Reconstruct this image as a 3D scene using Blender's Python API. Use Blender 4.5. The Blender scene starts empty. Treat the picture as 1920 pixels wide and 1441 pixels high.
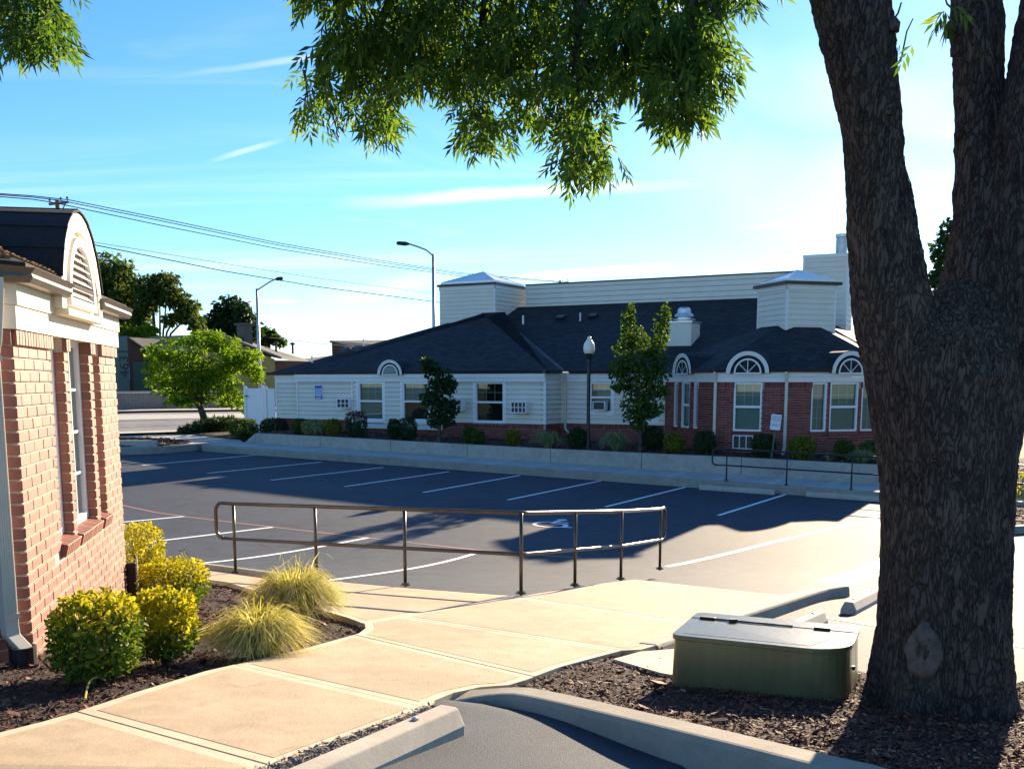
import bpy, bmesh, math, random
import numpy as np
from mathutils import Vector, Matrix, noise as mnoise
from mathutils.geometry import delaunay_2d_cdt

# ------------------------------------------------------------------ camera, sky, sun, exposure
sc = bpy.context.scene
col = sc.collection
H = 3.1                                   # camera height above the lower car park
F, CX, CY = 1924.0, 960.0, 993.0          # focal length and principal point in photo pixels
PITCH = math.atan(1924 / 13300.0)
cp, sp = math.cos(PITCH), math.sin(PITCH)
cam = bpy.data.cameras.new('camera'); camo = bpy.data.objects.new('camera', cam); col.objects.link(camo)
cam.sensor_fit = 'HORIZONTAL'; cam.sensor_width = 36.0; cam.lens = 36.0 * F / 1920
cam.shift_y = (CY - 720.5) / 1920
cam.clip_start = 0.1; cam.clip_end = 6000
camo.location = (0, 0, H); camo.rotation_euler = (math.pi / 2 - PITCH, 0, 0)
sc.camera = camo

SUN_AZ, SUN_EL = math.radians(27.0), math.radians(18.0)
world = bpy.data.worlds.new('World'); sc.world = world; world.use_nodes = True
def build_world():
    nt = world.node_tree; nt.nodes.clear(); L = nt.links
    N = lambda t: nt.nodes.new(t)
    out = N('ShaderNodeOutputWorld'); bg = N('ShaderNodeBackground')
    sky = N('ShaderNodeTexSky'); sky.sky_type = 'NISHITA'; sky.sun_disc = False
    sky.sun_elevation = SUN_EL; sky.sun_rotation = SUN_AZ
    sky.air_density = 0.95; sky.dust_density = 0.10; sky.ozone_density = 5.0; sky.altitude = 50
    tc = N('ShaderNodeTexCoord')
    sep = N('ShaderNodeSeparateXYZ'); L.new(tc.outputs['Generated'], sep.inputs[0])
    def math_(op, a, b=None, c=None):
        m = N('ShaderNodeMath'); m.operation = op
        for i, v in enumerate((a, b, c)):
            if v is None: continue
            if isinstance(v, (int, float)): m.inputs[i].default_value = v
            else: L.new(v, m.inputs[i])
        return m.outputs[0]
    zc = math_('MAXIMUM', sep.outputs[2], 0.02)
    # a flat cloud deck high above: direction divided by its height
    px = math_('DIVIDE', sep.outputs[0], math_('ADD', zc, 0.06)); py = math_('DIVIDE', sep.outputs[1], math_('ADD', zc, 0.06))
    comb = N('ShaderNodeCombineXYZ'); L.new(px, comb.inputs[0]); L.new(py, comb.inputs[1])
    def layer(rot, scale, loc, nscale, detail, lo, hi):
        mp = N('ShaderNodeMapping'); mp.inputs['Rotation'].default_value = (0, 0, rot)
        mp.inputs['Scale'].default_value = scale; mp.inputs['Location'].default_value = loc
        L.new(comb.outputs[0], mp.inputs[0])
        nz = N('ShaderNodeTexNoise'); nz.inputs['Scale'].default_value = nscale; nz.inputs['Detail'].default_value = detail
        nz.inputs['Roughness'].default_value = 0.55; nz.inputs['Distortion'].default_value = 0.6
        L.new(mp.outputs[0], nz.inputs['Vector'])
        r = N('ShaderNodeMapRange'); r.interpolation_type = 'SMOOTHSTEP'
        r.inputs['From Min'].default_value = lo; r.inputs['From Max'].default_value = hi
        L.new(nz.outputs['Fac'], r.inputs['Value']); return r.outputs[0]
    c1 = layer(0.35, (0.22, 1.9, 1), (5.1, 2.7, 0), 0.9, 6, 0.50, 0.78)     # long cirrus
    c2 = layer(-0.3, (0.6, 1.0, 1), (7.3, 4.1, 2), 1.3, 4, 0.56, 0.86)      # loose patches
    cl = math_('MAXIMUM', math_('MULTIPLY', c1, 0.22), math_('MULTIPLY', c2, 0.45))
    # two aircraft trails: great-circle streaks  n.d = 0, faded along the trail
    geo = tc.outputs['Generated']
    tnz = N('ShaderNodeTexNoise'); tnz.inputs['Scale'].default_value = 14; tnz.inputs['Detail'].default_value = 3; L.new(geo, tnz.inputs['Vector'])
    def trail(a, b, width, strength, end0, end1):
        a = Vector(a).normalized(); b = Vector(b).normalized(); n = a.cross(b).normalized(); t = (b - a).normalized()
        d = N('ShaderNodeVectorMath'); d.operation = 'DOT_PRODUCT'; L.new(geo, d.inputs[0]); d.inputs[1].default_value = n
        e = N('ShaderNodeVectorMath'); e.operation = 'DOT_PRODUCT'; L.new(geo, e.inputs[0]); e.inputs[1].default_value = t
        nz = tnz
        wob = math_('MULTIPLY', math_('SUBTRACT', nz.outputs['Fac'], 0.5), width * 1.2)
        x = math_('ABSOLUTE', math_('ADD', d.outputs['Value'], wob))
        r = N('ShaderNodeMapRange'); r.interpolation_type = 'SMOOTHSTEP'
        r.inputs['From Min'].default_value = width; r.inputs['From Max'].default_value = width * 0.15
        L.new(x, r.inputs['Value'])
        ta, tb = a.dot(t), b.dot(t)
        f0 = N('ShaderNodeMapRange'); f0.inputs['From Min'].default_value = ta - 0.02; f0.inputs['From Max'].default_value = ta + end0; L.new(e.outputs['Value'], f0.inputs['Value'])
        f1 = N('ShaderNodeMapRange'); f1.inputs['From Min'].default_value = tb + 0.02; f1.inputs['From Max'].default_value = tb - end1; L.new(e.outputs['Value'], f1.inputs['Value'])
        v = math_('MULTIPLY', math_('MULTIPLY', r.outputs[0], f0.outputs[0]), f1.outputs[0])
        v = math_('MULTIPLY', v, math_('MULTIPLY_ADD', nz.outputs['Fac'], 1.2, 0.2))
        return math_('MULTIPLY', v, strength)
    trails = [((295, 148), (1700, -42), 0.0042, .75, .30, .02), ((655, 378), (1420, 338), 0.0085, .55, .06, .25), ((425, 293), (503, 270), .0034, .55, .03, .03),
              ((600, 236), (680, 220), .0028, .45, .03, .03), ((880, 530), (1240, 500), .006, .45, .15, .04), ((1100, 240), (1850, 430), .06, .30, .25, .25), ((1200, 120), (1850, 210), .04, .30, .25, .1), ((620, 560), (830, 520), .013, .35, .1, .08), ((1380, 425), (1590, 410), .006, .5, .12, .05)]
    for (x0, y0), (x1, y1), w, st, e0, e1 in trails:
        cl = math_('MAXIMUM', cl, trail(ray(x0, y0), ray(x1, y1), w, st, e0, e1))
    cl = math_('MINIMUM', cl, 0.9)
    # clouds take the sky's own brightness, whitened
    hs = N('ShaderNodeHueSaturation'); hs.inputs['Saturation'].default_value = 1.12; L.new(sky.outputs[0], hs.inputs['Color'])
    bw = N('ShaderNodeRGBToBW'); L.new(sky.outputs[0], bw.inputs[0])
    ca = math_('MULTIPLY_ADD', bw.outputs[0], 1.35, 2.0)
    cc = N('ShaderNodeCombineColor'); 
    L.new(ca, cc.inputs[0]); L.new(ca, cc.inputs[1]); L.new(math_('MULTIPLY', ca, 1.02), cc.inputs[2])
    mx = N('ShaderNodeMix'); mx.data_type = 'RGBA'; L.new(cl, mx.inputs[0]); L.new(hs.outputs[0], mx.inputs[6]); L.new(cc.outputs[0], mx.inputs[7])
    L.new(mx.outputs[2], bg.inputs[0]); bg.inputs[1].default_value = SKY_STRENGTH
    L.new(bg.outputs[0], out.inputs[0])
SKY_STRENGTH = 0.075

def ray(x, y):
    a = (x - CX) / F; b = (CY - y) / F
    return Vector((a, cp + b * sp, -sp + b * cp))
build_world()
sun = bpy.data.lights.new('sun', 'SUN'); sun.energy = 5.0; sun.angle = math.radians(0.53); sun.color = (1.0, 0.80, 0.56)
suno = bpy.data.objects.new('sun', sun); col.objects.link(suno)
SD = Vector((math.sin(SUN_AZ) * math.cos(SUN_EL), math.cos(SUN_AZ) * math.cos(SUN_EL), math.sin(SUN_EL)))
suno.rotation_euler = (-SD).to_track_quat('-Z', 'Y').to_euler(); suno.location = SD * 80 + Vector((0, 0, 10))
vs = sc.view_settings; vs.view_transform = 'Standard'; vs.look = 'None'; vs.exposure = 1.68; vs.gamma = 1.0; vs.use_curve_mapping = False
sc.render.engine = 'CYCLES'; sc.cycles.use_denoising = True
try: sc.cycles.denoiser = 'OPENIMAGEDENOISE'
except Exception: pass
sc.cycles.max_bounces = 6; sc.cycles.transparent_max_bounces = 8; sc.cycles.sample_clamp_indirect = 6

# ------------------------------------------------------------------ terrain and pixel helpers
def clampf(v, a, b): return max(a, min(b, v))
def smooth01(v): v = clampf(v, 0, 1); return v * v * (3 - 2 * v)
def ground(X, Y):
    """height of the asphalt: falls away from the camera, then the nearly level lower lot"""
    a = 1.30 + .104 * max(Y, 4) + .02 * clampf(X, -25, 25); b = 3.2 - .010 * clampf(Y, 0, 60) + .02 * clampf(X, -25, 25); k = .08
    m = min(a, b); return H - (m - k * math.log(math.exp(-(a - m) / k) + math.exp(-(b - m) / k)))
CAM = Vector((0, 0, H))
def gp(x, y, off=0.0):
    """the point of the ground (plus off) seen at photo pixel x, y"""
    d = ray(x, y); f = lambda t: H + d.z * t - ground(d.x * t, d.y * t) - off
    t = 1.2
    while t < 300:
        t1 = t * 1.01 + .02
        if f(t1) < 0:
            lo, hi = t, t1
            for _ in range(30):
                m = (lo + hi) / 2
                if f(m) < 0: hi = m
                else: lo = m
            return CAM + d * lo
        t = t1
    return CAM + d * 300
def atY(x, y, Y): d = ray(x, y); return CAM + d * (Y / d.y)
def ipl(x, y, P0, N):
    d = ray(x, y); return CAM + d * ((Vector(P0) - CAM).dot(N) / d.dot(N))

# ------------------------------------------------------------------ mesh builder
class M:
    def __init__(s): s.v = []; s.f = []; s.smooth = False
    def add(s, vs, fs):
        o = len(s.v); s.v += [tuple(v) for v in vs]; s.f += [tuple(i + o for i in f) for f in fs]; return s
    def box(s, c, sx, sy, sz, X=(1, 0, 0), Y=(0, 1, 0), Z=(0, 0, 1)):
        c = Vector(c); X = Vector(X) * sx / 2; Y = Vector(Y) * sy / 2; Z = Vector(Z) * sz / 2
        vs = [c + X * a + Y * b + Z * d for d in (-1, 1) for b in (-1, 1) for a in (-1, 1)]
        return s.add(vs, [(0, 2, 3, 1), (4, 5, 7, 6), (0, 1, 5, 4), (2, 6, 7, 3), (0, 4, 6, 2), (1, 3, 7, 5)])
    def prism(s, poly, vec):
        """polygon (list of 3D points) extruded along vec"""
        n = len(poly); a = [Vector(p) for p in poly]; b = [p + Vector(vec) for p in a]
        nr = sum(((a[i]).cross(a[(i + 1) % n]) for i in range(n)), Vector())
        if nr.dot(Vector(vec)) > 0: a, b = a[::-1], b[::-1]
        return s.add(a + b, [tuple(range(n)), tuple(range(2 * n - 1, n - 1, -1))] + [((i + 1) % n, i, n + i, n + (i + 1) % n) for i in range(n)])
    def ring(s, outer, inner, vec):
        """flat ring between two polylines of equal length, extruded along vec (open strip)"""
        n = len(outer); o = [Vector(p) for p in outer]; i_ = [Vector(p) for p in inner]; v = Vector(vec)
        vs = o + i_ + [p + v for p in o] + [p + v for p in i_]; fs = []
        for k in range(n - 1):
            fs += [(k, k + 1, n + k + 1, n + k), (2 * n + k + 1, 2 * n + k, 3 * n + k, 3 * n + k + 1), (k + 1, k, 2 * n + k, 2 * n + k + 1), (n + k, n + k + 1, 3 * n + k + 1, 3 * n + k)]
        fs += [(0, n, 3 * n, 2 * n), (n - 1, 3 * n - 1, 4 * n - 1, 2 * n - 1)]
        return s.add(vs, fs)
    def tube(s, pts, r, seg=8, caps=True):
        pts = [Vector(p) for p in pts]; n = len(pts)
        rs = r if isinstance(r, (list, tuple)) else [r] * n
        vs = []; up = None
        for i, p in enumerate(pts):
            t = (pts[min(i + 1, n - 1)] - pts[max(i - 1, 0)])
            t = t.normalized() if t.length > 1e-9 else Vector((0, 0, 1))
            if up is None: up = t.orthogonal().normalized()
            else: up = (up - t * up.dot(t)); up = up.normalized() if up.length > 1e-6 else t.orthogonal().normalized()
            w = t.cross(up)
            for k in range(seg):
                a = 2 * math.pi * k / seg; vs.append(p + (up * math.cos(a) + w * math.sin(a)) * rs[i])
        fs = [(i * seg + k, i * seg + (k + 1) % seg, (i + 1) * seg + (k + 1) % seg, (i + 1) * seg + k) for i in range(n - 1) for k in range(seg)]
        if caps: fs += [tuple(range(seg))[::-1], tuple((n - 1) * seg + k for k in range(seg))]
        return s.add(vs, fs)
    def lathe(s, c, prof, seg=20):
        c = Vector(c); n = len(prof)
        vs = [c + Vector((r * math.cos(2 * math.pi * k / seg), r * math.sin(2 * math.pi * k / seg), z)) for r, z in prof for k in range(seg)]
        fs = [(i * seg + k, i * seg + (k + 1) % seg, (i + 1) * seg + (k + 1) % seg, (i + 1) * seg + k) for i in range(n - 1) for k in range(seg)]
        fs += [tuple(range(seg))[::-1], tuple((n - 1) * seg + k for k in range(seg))]
        return s.add(vs, fs)
    def build(s, name, mat, parent=None, smooth=None, uv=True, bevel=0):
        base = wl(parent)
        me = bpy.data.meshes.new(name); me.from_pydata([tuple(Vector(v) - base) for v in s.v], [], s.f); me.update()
        if mat is not None: me.materials.append(mat)
        if s.smooth if smooth is None else smooth: me.polygons.foreach_set('use_smooth', [True] * len(me.polygons))
        if uv: planar_uv(me, base)
        o = bpy.data.objects.new(name, me); col.objects.link(o)
        if parent is not None: o.parent = parent
        if bevel:
            b = o.modifiers.new('bevel', 'BEVEL'); b.width = bevel; b.segments = 2; b.limit_method = 'ANGLE'
        return o
WL = {}
def wl(o):
    if o is None: return Vector((0, 0, 0))
    if o.name in WL: return WL[o.name]
    return wl(o.parent) + o.location if o.parent else o.location.copy()
def planar_uv(me, base):
    uvl = me.uv_layers.new(name='UVMap'); n = len(me.loops); dat = np.zeros((n, 2), np.float32)
    for p in me.polygons:
        nr = p.normal
        if abs(nr.z) > .999: t = Vector((1, 0, 0)); b = Vector((0, 1, 0))
        else: t = Vector((0, 0, 1)).cross(nr).normalized(); b = nr.cross(t)
        for li in p.loop_indices:
            v = me.vertices[me.loops[li].vertex_index].co + base
            dat[li] = (v.dot(t), v.dot(b))
    uvl.data.foreach_set('uv', dat.ravel())
def thing(name, label, cat, loc, group=None):
    o = bpy.data.objects.new(name, None); o.empty_display_size = .2; o.location = loc; col.objects.link(o)
    o['label'] = label; o['category'] = cat
    if group: o['group'] = group
    return o
def tag(o, label, cat, group=None):
    o['label'] = label; o['category'] = cat
    if group: o['group'] = group
    return o
def struct(o): o['kind'] = 'structure'; return o
def stuff(o): o['kind'] = 'stuff'; return o
def inst(name, me, mtx, parent, mat=None):
    """one more object on shared mesh data, placed by a world matrix"""
    o = bpy.data.objects.new(name, me); col.objects.link(o)
    if parent is not None: o.parent = parent
    o.matrix_basis = Matrix.Translation(-wl(parent)) @ mtx
    return o
def frame(origin, X, Y, Z):
    m = Matrix.Identity(4)
    for i, a in enumerate((X, Y, Z)):
        for j in range(3): m[j][i] = a[j]
    for j in range(3): m[j][3] = origin[j]
    return m
def mesh_only(mb, name, mat):
    me = bpy.data.meshes.new(name); me.from_pydata(mb.v, [], mb.f); me.update()
    if mat: me.materials.append(mat)
    planar_uv(me, Vector((0, 0, 0))); return me
def drape(poly, off, step=0.5, zfun=None, skirt=0.0):
    """a polygon in plan laid over the ground at height off, finely enough to follow it; skirt = depth of its edge"""
    zfun = zfun or (lambda x, y: ground(x, y) + off)
    P = [Vector((p[0], p[1])) for p in poly]; B = []
    for i, p in enumerate(P):
        q = P[(i + 1) % len(P)]; k = max(1, int((q - p).length / step))
        B += [p.lerp(q, j / k) for j in range(k)]
    nb = len(B); xs = [p.x for p in P]; ys = [p.y for p in P]; pts = list(B)
    def inside(x, y):
        c = False; j = len(P) - 1
        for i in range(len(P)):
            if (P[i].y > y) != (P[j].y > y) and x < (P[j].x - P[i].x) * (y - P[i].y) / (P[j].y - P[i].y) + P[i].x: c = not c
            j = i
        return c
    x = min(xs) + step / 2
    while x < max(xs):
        y = min(ys) + step / 2
        while y < max(ys):
            if inside(x, y): pts.append(Vector((x, y)))
            y += step
        x += step
    v, e, f, *_ = delaunay_2d_cdt(pts, [(i, (i + 1) % nb) for i in range(nb)], [], 1, 1e-5)
    m = M(); V = [(p.x, p.y, zfun(p.x, p.y)) for p in v]
    F_ = []
    for t in f:
        a, b, c = (v[i] for i in t[:3])
        F_.append(tuple(t) if (b - a).cross(c - a) > 0 else tuple(t)[::-1])
    m.add(V, F_)
    if skirt:
        area = sum(B[i].cross(B[(i + 1) % nb]) for i in range(nb)); BB = B if area > 0 else B[::-1]
        tp = [(p.x, p.y, zfun(p.x, p.y)) for p in BB]; bt = [(a, b, c - skirt) for a, b, c in tp]
        m.add(tp + bt, [(i, nb + i, nb + (i + 1) % nb, (i + 1) % nb) for i in range(nb)])
    return m
def offset_poly(P, d):
    """polygon moved inwards by d"""
    P = [Vector((p[0], p[1])) for p in P]; n = len(P)
    P = [p for i, p in enumerate(P) if (p - P[i - 1]).length > .02]; n = len(P)
    s = 1 if sum(P[i].cross(P[(i + 1) % n]) for i in range(n)) > 0 else -1
    out = []
    for i in range(n):
        a = (P[i] - P[i - 1]).normalized(); b = (P[(i + 1) % n] - P[i]).normalized()
        na = Vector((-a.y, a.x)) * s; nb = Vector((-b.y, b.x)) * s; m = na + nb
        m = m.normalized() if m.length > 1e-4 else na
        out.append(P[i] + m * (d / max(.5, m.dot(na))))
    return out
def clip(P, a, b, d=0.0):
    """part of polygon P left of the line a->b, kept d away from it"""
    a = Vector((a[0], a[1])); b = Vector((b[0], b[1])); t = (b - a).normalized(); nrm = Vector((-t.y, t.x))
    f = lambda p: (p - a).dot(nrm) - d
    out = []; P = [Vector((p[0], p[1])) for p in P]
    for i, p in enumerate(P):
        q = P[(i + 1) % len(P)]; fp, fq = f(p), f(q)
        if fp >= 0: out.append(p)
        if (fp >= 0) != (fq >= 0): out.append(p.lerp(q, fp / (fp - fq)))
    return out
def sweep(path, prof, zfun, closed_ends=True):
    """profile [(across, up)] swept along a plan path; across is to the left of travel, up from zfun"""
    P = [Vector((p[0], p[1])) for p in path]; n = len(P); k = len(prof); vs = []
    for i, p in enumerate(P):
        a = (P[i] - P[i - 1]).normalized() if i else (P[1] - P[0]).normalized()
        b = (P[i + 1] - P[i]).normalized() if i < n - 1 else a
        t = (a + b).normalized(); nr = Vector((-t.y, t.x)); sc_ = 1 / max(.5, nr.dot(Vector((-a.y, a.x))))
        for ac, upv in prof:
            q = p + nr * ac * sc_; vs.append((q.x, q.y, zfun(p.x, p.y) + upv))
    fs = [(i * k + j, (i + 1) * k + j, (i + 1) * k + (j + 1) % k, i * k + (j + 1) % k) for i in range(n - 1) for j in range(k)]
    fs += [tuple(range(k)), tuple((n - 1) * k + j for j in range(k))[::-1]]
    return M().add(vs, fs)
def resample(path, step):
    out = []; P = [Vector((p[0], p[1])) for p in path]
    for p, q in zip(P[:-1], P[1:]):
        k = max(1, int((q - p).length / step)); out += [p.lerp(q, j / k) for j in range(k)]
    return out + [P[-1]]
def smooth_path(P, it=2):
    P = [Vector(p) for p in P]
    for _ in range(it):
        Q = [P[0]]
        for a, b in zip(P[:-1], P[1:]): Q += [a.lerp(b, .25), a.lerp(b, .75)]
        P = Q + [P[-1]]
    return P

# ------------------------------------------------------------------ materials
def new_mat(name):
    m = bpy.data.materials.new(name); m.use_nodes = True; nt = m.node_tree
    return m, nt, nt.nodes['Principled BSDF'], nt.links
def nd(nt, t, **k):
    n = nt.nodes.new(t)
    for a, b in k.items(): setattr(n, a, b)
    return n
def ramp(nt, src, stops):
    r = nd(nt, 'ShaderNodeValToRGB'); e = r.color_ramp.elements
    while len(e) < len(stops): e.new(.5)
    for i, (p, c) in enumerate(stops): e[i].position = p; e[i].color = (*c, 1)
    nt.links.new(src, r.inputs[0]); return r.outputs[0]
def noise_(nt, vec, scale, detail=4, rough=.55, dist=0):
    n = nd(nt, 'ShaderNodeTexNoise'); n.inputs['Scale'].default_value = scale; n.inputs['Detail'].default_value = detail
    n.inputs['Roughness'].default_value = rough; n.inputs['Distortion'].default_value = dist
    if vec is not None: nt.links.new(vec, n.inputs['Vector'])
    return n.outputs['Fac']
def mapv(nt, src, scale=(1, 1, 1), rot=(0, 0, 0)):
    m = nd(nt, 'ShaderNodeMapping'); m.inputs['Scale'].default_value = scale; m.inputs['Rotation'].default_value = rot
    nt.links.new(src, m.inputs[0]); return m.outputs[0]
def mixc(nt, fac, a, b, mode='MIX'):
    m = nd(nt, 'ShaderNodeMix', data_type='RGBA', blend_type=mode)
    for i, v in ((0, fac), (6, a), (7, b)):
        if isinstance(v, (int, float)): m.inputs[i].default_value = v
        elif isinstance(v, tuple): m.inputs[i].default_value = (*v, 1)
        else: nt.links.new(v, m.inputs[i])
    return m.outputs[2]
def bump(nt, bs, h, strength=.3, dist=.01):
    b = nd(nt, 'ShaderNodeBump'); b.inputs['Strength'].default_value = strength; b.inputs['Distance'].default_value = dist
    nt.links.new(h, b.inputs['Height']); nt.links.new(b.outputs[0], bs.inputs['Normal']); return b
def pos(nt): return nd(nt, 'ShaderNodeNewGeometry').outputs['Position']
def uvo(nt): return nd(nt, 'ShaderNodeTexCoord').outputs['UV']
def rnd_obj(nt): return nd(nt, 'ShaderNodeObjectInfo').outputs['Random']
def rnd_isl(nt): return nd(nt, 'ShaderNodeNewGeometry').outputs['Random Per Island']
def simple(name, c, rough=.6, metal=0, var=.12, scale=6, bmp=0, bscale=60, spec=.5):
    m, nt, bs, L = new_mat(name); p = pos(nt)
    n = noise_(nt, p, scale, 5)
    d = tuple(x * (1 - var) for x in c); e = tuple(min(1, x * (1 + var)) for x in c)
    L.new(ramp(nt, n, [(.3, d), (.7, e)]), bs.inputs['Base Color'])
    bs.inputs['Roughness'].default_value = rough; bs.inputs['Metallic'].default_value = metal
    bs.inputs['Specular IOR Level'].default_value = spec
    if bmp: bump(nt, bs, noise_(nt, p, bscale, 4), bmp, .01)
    return m
MAT = {}
def mats():
    # asphalt: worn, aggregate, faint darker patches
    def asphalt(name, base, tint):
        m, nt, bs, L = new_mat(name); p = pos(nt)
        big = noise_(nt, p, .35, 5, .6); mid = noise_(nt, p, 3, 5); fine = noise_(nt, p, 160, 3, .7)
        c = ramp(nt, big, [(.3, tuple(x * .75 for x in base)), (.7, tuple(x * 1.3 for x in base))])
        c = mixc(nt, mixf(nt, fine, .45, .75), c, tint)
        c = mixc(nt, .35, c, ramp(nt, mid, [(.35, (.35, .35, .35)), (.65, (.75, .75, .75))]), 'OVERLAY')
        pt = noise_(nt, p, .8, 7, .7, 1.2); c = mixc(nt, .55, c, ramp(nt, pt, [(.34, (.45, .45, .46)), (.46, (1, 1, 1)), (.6, (1, 1, 1)), (.72, (1.0, .97, .92))]), 'MULTIPLY')
        dr = noise_(nt, p, 2.6, 2, .5); c = mixc(nt, .8, c, ramp(nt, dr, [(.22, (.3, .3, .3)), (.27, (1, 1, 1))]), 'MULTIPLY')
        vo = nd(nt, 'ShaderNodeTexVoronoi', feature='DISTANCE_TO_EDGE'); vo.inputs['Scale'].default_value = .22
        wv = nd(nt, 'ShaderNodeVectorMath', operation='ADD'); L.new(p, wv.inputs[0])
        nz = nd(nt, 'ShaderNodeTexNoise'); nz.inputs['Scale'].default_value = 1.3; nz.inputs['Detail'].default_value = 6; L.new(p, nz.inputs['Vector'])
        L.new(nz.outputs['Color'], wv.inputs[1]); L.new(wv.outputs[0], vo.inputs['Vector'])
        cr = ramp(nt, vo.outputs['Distance'], [(.0, (.55, .55, .55)), (.004, (1, 1, 1))])
        c = mixc(nt, .8, c, cr, 'MULTIPLY')
        L.new(c, bs.inputs['Base Color']); bs.inputs['Roughness'].default_value = .75; bs.inputs['Specular IOR Level'].default_value = .22
        bump(nt, bs, fine, .9, .006); return m
    MAT['asphalt'] = asphalt('asphalt', (.024, .036, .056), (.082, .094, .106))
    MAT['road'] = asphalt('road_asphalt', (.20, .195, .19), (.26, .25, .24))
    def concrete(name, c, bscale=(1, 1, 1), b=.25):
        m, nt, bs, L = new_mat(name); p = pos(nt)
        big = noise_(nt, p, .9, 6, .65); fine = noise_(nt, p, 90, 4, .7); st = noise_(nt, p, 5, 8, .7, .6)
        c1 = ramp(nt, big, [(.25, tuple(x * .80 for x in c)), (.75, tuple(min(1, x * 1.12) for x in c))])
        c1 = mixc(nt, .55, c1, ramp(nt, st, [(.3, (.36, .35, .33)), (.62, (.58, .58, .58))]), 'OVERLAY')
        c1 = mixc(nt, .35, c1, ramp(nt, fine, [(.3, (.4, .4, .4)), (.7, (.62, .62, .62))]), 'OVERLAY')
        big2 = noise_(nt, p, 1.7, 8, .75, 1.5); c1 = mixc(nt, .6, c1, ramp(nt, big2, [(.30, (.62, .58, .52)), (.42, (1, 1, 1))]), 'MULTIPLY')
        sp_ = noise_(nt, p, 38, 2, .5); c1 = mixc(nt, .5, c1, ramp(nt, sp_, [(.24, (.45, .42, .38)), (.29, (1, 1, 1))]), 'MULTIPLY')
        L.new(c1, bs.inputs['Base Color']); bs.inputs['Roughness'].default_value = .85; bs.inputs['Specular IOR Level'].default_value = .3
        h = nd(nt, 'ShaderNodeMath', operation='ADD'); L.new(noise_(nt, mapv(nt, p, bscale), 70, 3, .6), h.inputs[0]); L.new(fine, h.inputs[1])
        bump(nt, bs, h.outputs[0], b, .006); return m
    MAT['walk'] = concrete('walk_concrete', (.43, .335, .225), (1, .12, 1), .35)
    MAT['walk_edge'] = concrete('walk_smooth_edge', (.55, .46, .335), b=.12)
    MAT['curb'] = concrete('curb_concrete', (.32, .29, .24), b=.25)
    MAT['stop'] = concrete('wheel_stop_concrete', (.44, .40, .33), b=.14)
    MAT['far_walk'] = concrete('sidewalk_concrete', (.46, .44, .40), b=.2)
    MAT['far_edge'] = concrete('sidewalk_joint_band', (.56, .54, .50), b=.1)
    MAT['wall_conc'] = concrete('retaining_wall_concrete', (.40, .37, .32), b=.4)
    # mulch
    m, nt, bs, L = new_mat('mulch_soil'); p = pos(nt)
    n = noise_(nt, p, 45, 6, .75); L.new(ramp(nt, n, [(.3, (.012, .007, .005)), (.7, (.06, .028, .018))]), bs.inputs['Base Color'])
    bs.inputs['Roughness'].default_value = .95; bump(nt, bs, n, 1, .03); MAT['soil'] = m
    m, nt, bs, L = new_mat('bark_chip'); r = rnd_isl(nt)
    L.new(ramp(nt, r, [(0, (.022, .010, .007)), (.35, (.085, .024, .012)), (.75, (.17, .052, .024)), (.93, (.22, .10, .05)), (1, (.36, .25, .16))]), bs.inputs['Base Color']); bs.inputs['Roughness'].default_value = .8; MAT['chip'] = m
    # bricks
    def brick(name, a, b, c_, gloss=1.0):
        m, nt, bs, L = new_mat(name); p = pos(nt); r = rnd_obj(nt)
        isl = rnd_isl(nt); rr = nd(nt, 'ShaderNodeMath', operation='FRACT'); ad = nd(nt, 'ShaderNodeMath', operation='ADD'); L.new(r, ad.inputs[0]); L.new(isl, ad.inputs[1]); L.new(ad.outputs[0], rr.inputs[0])
        c0 = ramp(nt, rr.outputs[0], [(0, a), (.5, b), (1, c_)])
        n = noise_(nt, p, 35, 5, .7); c0 = mixc(nt, .5, c0, ramp(nt, n, [(.3, (.36, .36, .36)), (.7, (.6, .6, .6))]), 'OVERLAY')
        L.new(c0, bs.inputs['Base Color']); bs.inputs['Roughness'].default_value = .65; bs.inputs['Specular IOR Level'].default_value = gloss
        bump(nt, bs, noise_(nt, mapv(nt, p, (1, 1, .4)), 120, 3), .35, .004); return m
    MAT['brick'] = brick('red_brick', (.17, .045, .022), (.245, .068, .034), (.31, .10, .052))
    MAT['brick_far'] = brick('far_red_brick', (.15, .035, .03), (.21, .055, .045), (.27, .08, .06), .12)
    MAT['mortar'] = simple('mortar', (.50, .44, .36), .95, var=.15, scale=20, bmp=.3, bscale=150)
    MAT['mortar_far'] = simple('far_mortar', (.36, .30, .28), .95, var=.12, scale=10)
    # painted boards, trims
    MAT['siding'] = simple('cream_siding', (.70, .66, .56), .55, var=.05, scale=2, bmp=.06, bscale=25)
    MAT['trim'] = simple('white_trim', (.76, .74, .70), .5, var=.04, scale=3)
    MAT['cream'] = simple('cream_trim', (.72, .66, .52), .5, var=.05, scale=4, bmp=.05, bscale=40)
    MAT['gutter_dark'] = simple('dark_gutter', (.018, .018, .02), .4, var=.2)
    MAT['gutter'] = simple('cream_gutter', (.60, .54, .42), .42, var=.10, scale=7, bmp=.04, bscale=30)
    MAT['downspout'] = simple('cream_downspout', (.60, .56, .46), .42, var=.06)
    MAT['vinyl'] = simple('white_vinyl', (.80, .80, .80), .4, var=.03)
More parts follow.
